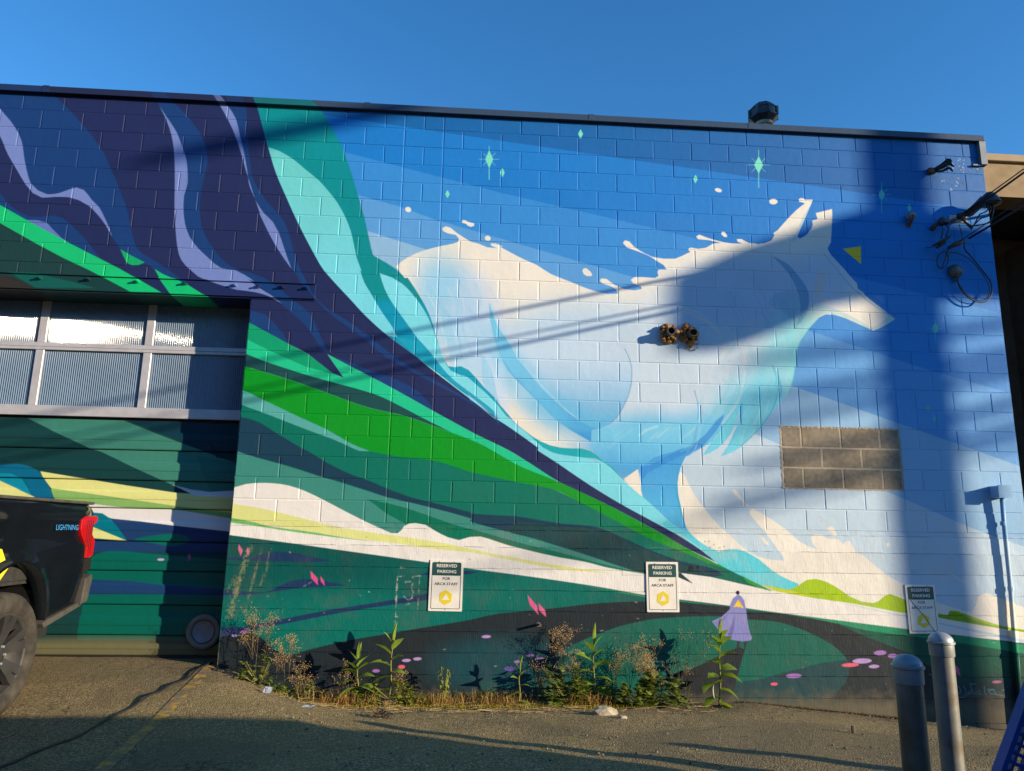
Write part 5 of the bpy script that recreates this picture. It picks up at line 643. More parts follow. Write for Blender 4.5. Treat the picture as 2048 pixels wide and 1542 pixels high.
('P',(90, 60, 40),[4157,-148,4157,-150,4156,-152,4154,-154,4152,-155,4150,-155,4148,-154,4146,-152,4145,-150,4145,-148,4145,-145,4146,-143,4148,-142,4150,-141,4152,-141,4154,-142,4156,-143,4157,-145],{'a': 0.7}),
('P',(90, 60, 40),[4109,-119,4108,-121,4107,-123,4105,-125,4103,-126,4101,-126,4099,-125,4097,-123,4096,-121,4096,-119,4097,-116,4098,-114,4099,-113,4102,-112,4104,-112,4106,-112,4107,-114,4108,-116],{'a': 0.7}),
('P',(90, 60, 40),[4119,-172,4118,-175,4117,-177,4116,-178,4114,-179,4111,-179,4109,-178,4108,-177,4107,-175,4107,-172,4107,-170,4108,-168,4110,-166,4112,-165,4114,-165,4116,-166,4118,-167,4119,-170],{'a': 0.7}),
('P',(90, 60, 40),[4206,-177,4205,-179,4204,-181,4202,-183,4200,-184,4198,-184,4196,-183,4195,-181,4194,-179,4193,-177,4194,-174,4195,-172,4197,-171,4199,-170,4201,-170,4203,-171,4205,-172,4206,-174],{'a': 0.7}),
('P',(90, 60, 40),[4071,-119,4071,-122,4070,-124,4068,-125,4066,-126,4064,-126,4062,-126,4060,-124,4059,-122,4059,-119,4059,-117,4060,-115,4062,-113,4064,-112,4066,-112,4068,-113,4070,-115,4071,-117],{'a': 0.7}),
('P',(90, 60, 40),[4256,-164,4256,-166,4254,-169,4253,-170,4251,-171,4249,-171,4247,-170,4245,-169,4244,-167,4244,-164,4244,-162,4245,-160,4247,-158,4249,-157,4251,-157,4253,-158,4255,-159,4256,-162],{'a': 0.7}),
('L',(150, 110, 70),[3970,1,4018,3,4088,5,4159,7,4207,9],{'a': 0.5, 'rough': 1, 'w': 0.0147}),
('L',(190, 120, 70),[3500,399,3582,404],{'a': 0.25, 'rough': 1, 'w': 0.0343}),
('P',(44, 44, 54),[-6741,5640,9771,6914,9130,3068,-5986,2413],{'a': 0.5, 'coping': 1}),
('P',(60, 76, 98),[66,4399,53,4298,110,4239,437,4201,9299,4084,9543,5548,78,4932],{'coping': 1}),
('P',(24, 64, 66),[-4654,977,-321,1097,-94,-1631,-4135,-1640],{'door': 1}),
('P',(18, 56, 70),[-1854,1058,-321,1100,-275,547,-710,632],{'door': 1}),
('P',(64, 130, 114),[-2693,1022,-1801,1021,-1317,838,-709,626,-270,480,-494,279,-736,272,-920,293,-1106,338,-1447,482,-1828,649,-1902,667,-2296,838],{'door': 1}),
('P',(32, 104, 100),[-905,631,-458,553,-470,280,-737,275],{'a': 0.45, 'door': 1}),
('P',(16, 44, 58),[-798,779,-616,607,-708,607],{'a': 0.8, 'door': 1}),
('P',(12, 104, 140),[-2849,475,-2799,483,-2734,492,-2659,503,-2583,508,-2513,500,-2449,484,-2360,437,-2301,353,-2242,269,-2180,178,-2232,179,-2303,180,-2360,187,-2415,241,-2472,313,-2528,372,-2627,407,-2697,410,-2780,409,-2838,408],{'door': 1}),
('P',(14, 140, 168),[-2838,408,-2795,410,-2733,413,-2668,415,-2616,413,-2528,372,-2470,301,-2400,217,-2360,187,-2411,209,-2486,241,-2570,277,-2649,312,-2711,338,-2781,367,-2836,390],{'door': 1}),
('P',(228, 222, 142),[-2836,390,-2711,338,-2358,189,-2687,183,-2804,180],{'door': 1}),
('P',(230, 224, 142),[-2351,440,-2010,389,-1524,320,-1074,262,-478,228,-463,69,-1060,134,-1630,206,-1991,250,-2238,281,-2301,353],{'door': 1}),
('P',(140, 182, 102),[-2238,281,-1630,203,-1060,134,-463,69,-459,17,-1092,100,-1499,105,-1859,141,-2180,178],{'door': 1}),
('P',(232, 222, 224),[-1106,338,-920,295,-737,275,-496,294,-477,226,-866,234],{'door': 1}),
('P',(236, 226, 226),[-1871,143,-1499,106,-1057,101,-459,16,-448,-107,-1076,-50,-1366,-19,-1629,2,-1806,48],{'door': 1}),
('P',(32, 62, 108),[-1847,47,-1629,2,-1366,-19,-1076,-50,-448,-107,-431,-289,-1802,-309],{'door': 1}),
('P',(4, 116, 134),[-1807,57,-1730,51,-1640,-3,-1560,-80,-1505,-147,-1460,-205,-1514,-185,-1593,-156,-1680,-123,-1759,-90,-1812,-60,-1822,0],{'door': 1}),
('P',(230, 224, 142),[-1815,-70,-1460,-205,-1818,-180],{'door': 1}),
('P',(8, 98, 86),[-1793,-380,-1729,-332,-1676,-313,-1616,-301,-1536,-300,-1451,-304,-1387,-309,-1310,-315,-1226,-321,-1140,-328,-1058,-334,-937,-342,-792,-351,-644,-360,-514,-367,-424,-373,-358,-1105,-1814,-1115],{'door': 1}),
('P',(8, 104, 92),[-1405,-191,-1355,-177,-1290,-162,-1232,-151,-1174,-143,-1099,-133,-1020,-131,-928,-148,-872,-177,-920,-218,-1008,-250,-1082,-248,-1165,-234,-1224,-224],{'door': 1}),
('P',(30, 62, 108),[-1886,-562,-1419,-576,-1064,-610,-400,-643,-394,-702,-1055,-692,-1867,-704],{'door': 1}),
('B',(120, 112, 80),[-1361,-1219,1617,108,0,0],{'door': 1, 'a': 0.85}),
('P',(190, 80, 130),[-871,-308,-850,-349,-863,-386,-882,-343],{'door': 1}),
('P',(196, 170, 214),[-1094,-374,-1096,-377,-1101,-381,-1110,-383,-1120,-384,-1132,-385,-1143,-384,-1152,-381,-1158,-378,-1160,-375,-1158,-371,-1153,-368,-1145,-365,-1134,-364,-1122,-364,-1112,-365,-1102,-367,-1096,-370],{'door': 1}),
('L',(20, 26, 38),[7062,3979,7067,3989],{'a': 0.75, 'w': 0.0085}),
('L',(200, 208, 220),[6843,3769,6841,3761],{'a': 0.75, 'w': 0.0108}),
('L',(60, 50, 40),[6982,3792,6982,3787],{'a': 0.75, 'w': 0.01}),
('L',(20, 26, 38),[7197,3923,7191,3934],{'a': 0.75, 'w': 0.0084}),
('L',(200, 208, 220),[7261,3933,7268,3923],{'a': 0.75, 'w': 0.0101}),
('L',(60, 50, 40),[7080,3754,7067,3761],{'a': 0.75, 'w': 0.0101}),
('L',(20, 26, 38),[6974,3750,6975,3753],{'a': 0.75, 'w': 0.0067}),
('L',(200, 208, 220),[7095,3946,7100,3936],{'a': 0.75, 'w': 0.0102}),
('L',(60, 50, 40),[6812,3707,6827,3698],{'a': 0.75, 'w': 0.01}),
('L',(20, 26, 38),[7048,3786,7042,3797],{'a': 0.75, 'w': 0.0083}),
('L',(200, 208, 220),[7039,3804,7028,3808],{'a': 0.75, 'w': 0.0073}),
('L',(60, 50, 40),[6977,3808,6984,3812],{'a': 0.75, 'w': 0.0052}),
('L',(20, 26, 38),[7101,3746,7086,3743],{'a': 0.75, 'w': 0.0067}),
('L',(200, 208, 220),[6993,3969,6983,3980],{'a': 0.75, 'w': 0.0085}),
('L',(60, 50, 40),[7258,3894,7253,3895],{'a': 0.75, 'w': 0.0102}),
('L',(20, 26, 38),[6949,3725,6964,3726],{'a': 0.75, 'w': 0.0085}),
('L',(200, 208, 220),[6866,3774,6867,3773],{'a': 0.75, 'w': 0.0106}),
('L',(60, 50, 40),[6984,3941,6987,3938],{'a': 0.75, 'w': 0.005}),
('L',(20, 26, 38),[6992,3746,6998,3741],{'a': 0.75, 'w': 0.007}),
('L',(200, 208, 220),[6986,3926,6977,3926],{'a': 0.75, 'w': 0.0106}),
('L',(60, 50, 40),[7178,3986,7174,3984],{'a': 0.75, 'w': 0.0067}),
('L',(20, 26, 38),[7075,3915,7077,3909],{'a': 0.75, 'w': 0.0051}),
('L',(200, 208, 220),[7078,3910,7067,3911],{'a': 0.75, 'w': 0.0063}),
('L',(60, 50, 40),[7214,3995,7226,3997],{'a': 0.75, 'w': 0.0069}),
('L',(20, 26, 38),[7265,3995,7279,3997],{'a': 0.75, 'w': 0.0087}),
('L',(200, 208, 220),[7055,3953,7065,3945],{'a': 0.75, 'w': 0.006}),
('L',(60, 50, 40),[7036,3907,7047,3911],{'a': 0.75, 'w': 0.0087}),
('L',(20, 26, 38),[7019,3909,7014,3910],{'a': 0.75, 'w': 0.0065}),
('L',(200, 208, 220),[7111,3893,7094,3882],{'a': 0.75, 'w': 0.0058}),
('L',(60, 50, 40),[7085,3755,7075,3749],{'a': 0.75, 'w': 0.0104}),
('L',(20, 26, 38),[6857,3731,6849,3742],{'a': 0.75, 'w': 0.0069}),
('L',(200, 208, 220),[7169,3914,7182,3910],{'a': 0.75, 'w': 0.0052}),
('L',(60, 50, 40),[6950,3680,6959,3688],{'a': 0.75, 'w': 0.005}),
('L',(20, 26, 38),[6900,3733,6904,3737],{'a': 0.75, 'w': 0.0104}),
('L',(200, 208, 220),[7027,3746,7016,3745],{'a': 0.75, 'w': 0.007}),
('L',(60, 50, 40),[7244,3920,7254,3913],{'a': 0.75, 'w': 0.0103}),
('L',(20, 26, 38),[6770,3677,6762,3676],{'a': 0.75, 'w': 0.0065}),
('L',(200, 208, 220),[7115,3916,7101,3924],{'a': 0.75, 'w': 0.0049}),
('L',(60, 50, 40),[7014,3879,7000,3879],{'a': 0.75, 'w': 0.0099}),
('L',(20, 26, 38),[7088,3983,7091,3987],{'a': 0.75, 'w': 0.0087}),
('L',(200, 208, 220),[7051,4018,7059,4021],{'a': 0.75, 'w': 0.0082}),
('L',(60, 50, 40),[7010,3976,7020,3979],{'a': 0.75, 'w': 0.0085}),
('L',(20, 26, 38),[6887,3746,6895,3748],{'a': 0.75, 'w': 0.0078}),
('L',(200, 208, 220),[7214,4007,7222,4018],{'a': 0.75, 'w': 0.0081}),
('L',(60, 50, 40),[7114,3899,7109,3890],{'a': 0.75, 'w': 0.0104}),
('L',(20, 26, 38),[7242,3973,7252,3970],{'a': 0.75, 'w': 0.0056}),
('L',(200, 208, 220),[7007,3717,6993,3715],{'a': 0.75, 'w': 0.0082}),
('L',(60, 50, 40),[6978,3910,6965,3918],{'a': 0.75, 'w': 0.0052}),
('L',(20, 26, 38),[7279,4047,7265,4037],{'a': 0.75, 'w': 0.0098}),
('L',(200, 208, 220),[6949,3673,6933,3665],{'a': 0.75, 'w': 0.0096}),
('L',(60, 50, 40),[7021,3800,7007,3804],{'a': 0.75, 'w': 0.0104}),
('L',(20, 26, 38),[6824,3770,6828,3765],{'a': 0.75, 'w': 0.0064}),
('L',(200, 208, 220),[7112,3977,7111,3987],{'a': 0.75, 'w': 0.007}),
('L',(60, 50, 40),[7016,3755,7022,3750],{'a': 0.75, 'w': 0.0058}),
('L',(20, 26, 38),[7203,3968,7217,3977],{'a': 0.75, 'w': 0.0087}),
('L',(200, 208, 220),[6929,3677,6937,3684],{'a': 0.75, 'w': 0.0075}),
('L',(60, 50, 40),[7067,3945,7058,3939],{'a': 0.75, 'w': 0.0068}),
('L',(20, 26, 38),[7290,3937,7303,3935],{'a': 0.75, 'w': 0.0073}),
('L',(200, 208, 220),[7077,4036,7074,4044],{'a': 0.75, 'w': 0.0077}),
('L',(60, 50, 40),[7094,3916,7112,3917],{'a': 0.75, 'w': 0.0057}),
('L',(20, 26, 38),[7172,3910,7174,3910],{'a': 0.75, 'w': 0.0097}),
('L',(200, 208, 220),[7011,3757,7011,3763],{'a': 0.75, 'w': 0.0105}),
('L',(60, 50, 40),[7084,3720,7076,3727],{'a': 0.75, 'w': 0.0099}),
('L',(20, 26, 38),[7062,3925,7077,3932],{'a': 0.75, 'w': 0.0099}),
('L',(200, 208, 220),[7267,3981,7253,3990],{'a': 0.75, 'w': 0.0092}),
('L',(60, 50, 40),[7258,3992,7265,4003],{'a': 0.75, 'w': 0.0083}),
('L',(20, 26, 38),[7092,3962,7093,3951],{'a': 0.75, 'w': 0.0061}),
('L',(200, 208, 220),[7117,4022,7123,4032],{'a': 0.75, 'w': 0.0065}),
('L',(60, 50, 40),[7088,3806,7096,3800],{'a': 0.75, 'w': 0.0071}),
('L',(20, 26, 38),[7032,3720,7040,3710],{'a': 0.75, 'w': 0.0065}),
('L',(20, 40, 44),[4455,-829,4455,-826],{'a': 0.40133265780693494, 'w': 0.0045}),
('L',(214, 210, 200),[4495,-876,4502,-878],{'a': 0.21268654711375212, 'w': 0.0048}),
('L',(20, 40, 44),[6077,-1005,6099,-998],{'a': 0.2660354694406852, 'w': 0.0045}),
('L',(214, 210, 200),[4805,-922,4812,-921],{'a': 0.2593549540175051, 'w': 0.0066}),
('L',(20, 40, 44),[841,-129,853,-130],{'a': 0.40887354900798933, 'w': 0.0074}),
('L',(214, 210, 200),[2162,-424,2179,-416],{'a': 0.32664912786292893, 'w': 0.0058}),
('L',(20, 40, 44),[1391,-1210,1384,-1208],{'a': 0.33952434311214486, 'w': 0.0057}),
('L',(214, 210, 200),[5217,-527,5198,-523],{'a': 0.18487704648463898, 'w': 0.0081}),
('L',(20, 40, 44),[465,-1230,451,-1225],{'a': 0.29582936789506825, 'w': 0.0075}),
('L',(214, 210, 200),[4954,-1263,4958,-1257],{'a': 0.28944679818576924, 'w': 0.0076}),
('L',(20, 40, 44),[1001,-846,988,-842],{'a': 0.42358203010675344, 'w': 0.0067}),
('L',(214, 210, 200),[-92,-1269,-73,-1267],{'a': 0.3434122410949866, 'w': 0.0083}),
('L',(20, 40, 44),[3786,-987,3795,-984],{'a': 0.4510037774866412, 'w': 0.0087}),
('L',(214, 210, 200),[3067,-942,3043,-948],{'a': 0.38167814822367274, 'w': 0.0075}),
('L',(20, 40, 44),[3125,-821,3110,-821],{'a': 0.16297179225424654, 'w': 0.0062}),
('L',(214, 210, 200),[3185,-1011,3187,-1019],{'a': 0.46221762749115536, 'w': 0.0061}),
('L',(20, 40, 44),[623,-1249,603,-1247],{'a': 0.23169482631298796, 'w': 0.007}),
('L',(214, 210, 200),[201,-870,194,-877],{'a': 0.3931309002838735, 'w': 0.0085}),
('L',(20, 40, 44),[621,-1347,641,-1351],{'a': 0.4089018780585215, 'w': 0.0069}),
('L',(214, 210, 200),[2067,-1263,2083,-1262],{'a': 0.4148972986438222, 'w': 0.0085}),
('L',(20, 40, 44),[3080,-160,3060,-154],{'a': 0.20628779111074624, 'w': 0.0041}),
('L',(214, 210, 200),[3160,-1093,3156,-1096],{'a': 0.2566274691982512, 'w': 0.0066}),
('L',(20, 40, 44),[2924,-1184,2909,-1191],{'a': 0.4018922056244303, 'w': 0.0059}),
('L',(214, 210, 200),[2221,-590,2225,-585],{'a': 0.15094519280990776, 'w': 0.0065}),
('L',(20, 40, 44),[1128,-1233,1126,-1228],{'a': 0.2232505970282813, 'w': 0.0046}),
('L',(214, 210, 200),[831,-657,810,-650],{'a': 0.20888152237951155, 'w': 0.0047}),
('L',(20, 40, 44),[3120,-78,3118,-76],{'a': 0.3962051425121714, 'w': 0.004}),
('L',(214, 210, 200),[1,-665,-19,-673],{'a': 0.2266186705570442, 'w': 0.0059}),
('L',(20, 40, 44),[307,-771,312,-769],{'a': 0.19338095678422687, 'w': 0.0047}),
('L',(214, 210, 200),[46,-1156,59,-1155],{'a': 0.4765216014279616, 'w': 0.0053}),
('L',(20, 40, 44),[1739,-405,1754,-407],{'a': 0.27065869950477406, 'w': 0.0052}),
('L',(214, 210, 200),[326,-1086,329,-1078],{'a': 0.1606055959186805, 'w': 0.0087}),
('L',(20, 40, 44),[247,-299,227,-302],{'a': 0.4651052967901178, 'w': 0.0041}),
('L',(214, 210, 200),[1085,-1517,1098,-1524],{'a': 0.4790314445683306, 'w': 0.0063}),
('L',(20, 40, 44),[-128,-515,-108,-507],{'a': 0.2527017367216848, 'w': 0.0069}),
('L',(214, 210, 200),[5850,-126,5841,-130],{'a': 0.47498179034130183, 'w': 0.0058}),
('L',(20, 40, 44),[887,-1169,902,-1170],{'a': 0.47322608317714177, 'w': 0.0075}),
('L',(214, 210, 200),[2192,-659,2205,-659],{'a': 0.24431011294816327, 'w': 0.005}),
('L',(20, 40, 44),[852,-1140,861,-1139],{'a': 0.3204898731034751, 'w': 0.0069}),
('L',(214, 210, 200),[742,-1126,740,-1131],{'a': 0.3870658414901078, 'w': 0.004}),
('L',(20, 40, 44),[300,-404,307,-410],{'a': 0.45529030536757853, 'w': 0.0081}),
('L',(214, 210, 200),[2820,-1396,2812,-1394],{'a': 0.1752198831602524, 'w': 0.0075}),
('L',(20, 40, 44),[2463,-1486,2466,-1479],{'a': 0.1783111813491244, 'w': 0.0044}),
('L',(214, 210, 200),[4300,-356,4282,-359],{'a': 0.35494505908236806, 'w': 0.0042}),
('L',(20, 40, 44),[-293,-400,-306,-402],{'a': 0.29686754365808954, 'w': 0.0087}),
('L',(214, 210, 200),[5259,-930,5261,-924],{'a': 0.2121634294676574, 'w': 0.0078}),
('L',(20, 40, 44),[242,-1300,222,-1309],{'a': 0.2197398824998192, 'w': 0.0045}),
('L',(214, 210, 200),[6194,-73,6179,-79],{'a': 0.36539749270748423, 'w': 0.0062}),
('L',(20, 40, 44),[4209,-1183,4202,-1185],{'a': 0.30595879310543544, 'w': 0.0082}),
('L',(214, 210, 200),[460,-1314,473,-1309],{'a': 0.3387137182253914, 'w': 0.0068}),
('L',(20, 40, 44),[2922,-1139,2915,-1139],{'a': 0.17503447214794207, 'w': 0.0043}),
('L',(214, 210, 200),[3561,-1147,3567,-1148],{'a': 0.2249584606845587, 'w': 0.006}),
('L',(20, 40, 44),[2121,-1547,2118,-1539],{'a': 0.22626035409517947, 'w': 0.0056}),
('L',(214, 210, 200),[839,-1454,856,-1462],{'a': 0.36425012247448557, 'w': 0.0075}),
('L',(20, 40, 44),[6415,-810,6436,-817],{'a': 0.4823614339772273, 'w': 0.006}),
('L',(214, 210, 200),[3066,-1208,3088,-1215],{'a': 0.2522152951741098, 'w': 0.0059}),
('L',(20, 40, 44),[6498,-233,6510,-229],{'a': 0.3318098684510457, 'w': 0.0044}),
('L',(214, 210, 200),[4239,-29,4228,-27],{'a': 0.27067598114808805, 'w': 0.0076}),
('L',(20, 40, 44),[4951,-1156,4933,-1153],{'a': 0.29387818206359784, 'w': 0.0053}),
('L',(214, 210, 200),[154,-274,164,-282],{'a': 0.49287779355127226, 'w': 0.0077}),
('L',(20, 40, 44),[6015,-550,6006,-549],{'a': 0.33407915941999755, 'w': 0.0047}),
('L',(214, 210, 200),[3496,-558,3485,-557],{'a': 0.4603839458953942, 'w': 0.0081}),
('L',(20, 40, 44),[5494,-433,5511,-424],{'a': 0.19601786375176608, 'w': 0.0051}),
('L',(214, 210, 200),[3408,-837,3387,-832],{'a': 0.41949906444251295, 'w': 0.0047}),
('L',(20, 40, 44),[2932,-1520,2954,-1512],{'a': 0.21476375969916, 'w': 0.0078}),
('L',(214, 210, 200),[-255,-712,-275,-713],{'a': 0.1828361712955427, 'w': 0.0056}),
('L',(20, 40, 44),[1819,-399,1815,-395],{'a': 0.16540262855790788, 'w': 0.0079}),
('L',(214, 210, 200),[2674,-986,2694,-991],{'a': 0.23658071408968526, 'w': 0.0072}),
('L',(20, 40, 44),[621,-1198,621,-1204],{'a': 0.34315020141603914, 'w': 0.0078}),
('L',(214, 210, 200),[1585,-278,1592,-285],{'a': 0.46715644866993367, 'w': 0.004}),
('L',(20, 40, 44),[2946,-1043,2961,-1044],{'a': 0.2950496508171346, 'w': 0.0085}),
('L',(214, 210, 200),[3327,-256,3335,-265],{'a': 0.3414732812758412, 'w': 0.0048}),
('L',(20, 40, 44),[2517,-557,2532,-556],{'a': 0.48574184168450396, 'w': 0.0061}),
('L',(214, 210, 200),[715,-520,711,-526],{'a': 0.4396603279607245, 'w': 0.0065}),
('L',(20, 40, 44),[6401,-934,6405,-935],{'a': 0.3206555250572319, 'w': 0.0041}),
('L',(214, 210, 200),[1616,-1119,1598,-1122],{'a': 0.27995585957003943, 'w': 0.0084}),
('L',(20, 40, 44),[3283,-1393,3289,-1388],{'a': 0.4722481714265846, 'w': 0.0086}),
('L',(214, 210, 200),[902,-624,893,-620],{'a': 0.48246979090019904, 'w': 0.008}),
('L',(20, 40, 44),[6550,-453,6539,-446],{'a': 0.2375783782055368, 'w': 0.0058}),
('L',(214, 210, 200),[6881,-51,6867,-43],{'a': 0.3341874054841462, 'w': 0.005}),
('L',(20, 40, 44),[4949,-1298,4965,-1289],{'a': 0.24876845658589677, 'w': 0.007}),
('L',(214, 210, 200),[6732,-37,6732,-32],{'a': 0.341145027397867, 'w': 0.0052}),
('L',(20, 40, 44),[-47,-407,-63,-414],{'a': 0.212269083347211, 'w': 0.0086}),
('L',(214, 210, 200),[6864,-1030,6847,-1022],{'a': 0.4158134953626388, 'w': 0.0071}),
('L',(20, 40, 44),[850,-322,867,-313],{'a': 0.4862679474294722, 'w': 0.008}),
('L',(214, 210, 200),[3441,-594,3436,-603],{'a': 0.24826869060522141, 'w': 0.0044}),
('L',(20, 40, 44),[530,-256,523,-263],{'a': 0.17693727669933643, 'w': 0.0045}),
('L',(214, 210, 200),[1022,-1466,1043,-1461],{'a': 0.27403003790313485, 'w': 0.0088}),
('L',(20, 40, 44),[6574,-727,6566,-718],{'a': 0.27087977331733193, 'w': 0.0074}),
('L',(214, 210, 200),[4993,-1211,4991,-1211],{'a': 0.3048005357547754, 'w': 0.0067}),
('L',(20, 40, 44),[3425,-1297,3430,-1305],{'a': 0.4469203830633427, 'w': 0.0049}),
('L',(214, 210, 200),[939,-1502,923,-1498],{'a': 0.2208251569095031, 'w': 0.008}),
('L',(20, 40, 44),[84,-1526,99,-1520],{'a': 0.15487308319870857, 'w': 0.0059}),
('L',(214, 210, 200),[5904,-1225,5912,-1225],{'a': 0.4181128784738226, 'w': 0.0088}),
('L',(20, 40, 44),[302,-872,287,-873],{'a': 0.2631075476086331, 'w': 0.0061}),
('L',(214, 210, 200),[3233,-582,3226,-584],{'a': 0.4931749280773119, 'w': 0.0055}),
('L',(20, 40, 44),[6396,-1329,6384,-1338],{'a': 0.24441397088637407, 'w': 0.008}),
('L',(214, 210, 200),[509,-809,502,-812],{'a': 0.24883734287432238, 'w': 0.0075}),
('L',(20, 40, 44),[6705,-673,6706,-680],{'a': 0.49528584269518394, 'w': 0.0063}),
('L',(214, 210, 200),[3394,-689,3373,-687],{'a': 0.44661773267157423, 'w': 0.0069}),
('L',(20, 40, 44),[5295,-43,5289,-52],{'a': 0.2783154772959607, 'w': 0.0081}),
('L',(214, 210, 200),[1150,-877,1147,-883],{'a': 0.3989774018238361, 'w': 0.0083}),
('L',(20, 40, 44),[2179,-479,2175,-477],{'a': 0.37810190871263216, 'w': 0.0064}),
('L',(214, 210, 200),[5975,-892,5961,-890],{'a': 0.3651383232330875, 'w': 0.0046}),
('L',(20, 40, 44),[581,-154,571,-146],{'a': 0.338578156058703, 'w': 0.0055}),
('L',(214, 210, 200),[6337,-809,6353,-815],{'a': 0.46956642996191733, 'w': 0.0075}),
('L',(20, 40, 44),[2759,-1070,2777,-1068],{'a': 0.31637337132260956, 'w': 0.0045}),
('L',(214, 210, 200),[6138,-408,6154,-409],{'a': 0.17969320044487153, 'w': 0.0049}),
('L',(20, 40, 44),[-164,-587,-150,-581],{'a': 0.2459601823165183, 'w': 0.004}),
('L',(214, 210, 200),[2380,-809,2386,-811],{'a': 0.302673247459723, 'w': 0.006}),
('L',(20, 40, 44),[380,-1526,362,-1526],{'a': 0.41375032001074386, 'w': 0.0073}),
('L',(214, 210, 200),[6976,-27,6975,-26],{'a': 0.4630429054272239, 'w': 0.004}),
('L',(20, 40, 44),[5638,-487,5642,-494],{'a': 0.22067696770242545, 'w': 0.006}),
('L',(214, 210, 200),[2395,-137,2373,-145],{'a': 0.33330408285405766, 'w': 0.0071}),
('L',(20, 40, 44),[3743,-110,3742,-117],{'a': 0.33866794883170276, 'w': 0.0051}),
('L',(214, 210, 200),[1663,-1527,1664,-1522],{'a': 0.2544954562184005, 'w': 0.0072}),
('L',(20, 40, 44),[6238,-151,6244,-148],{'a': 0.4190469723271989, 'w': 0.0065}),
('L',(214, 210, 200),[6198,-1323,6184,-1315],{'a': 0.3014898967012952, 'w': 0.0075}),
('L',(20, 40, 44),[1820,-315,1807,-321],{'a': 0.47817444585175095, 'w': 0.0082}),
('L',(214, 210, 200),[527,-1430,514,-1424],{'a': 0.16319923746915113, 'w': 0.0059})]

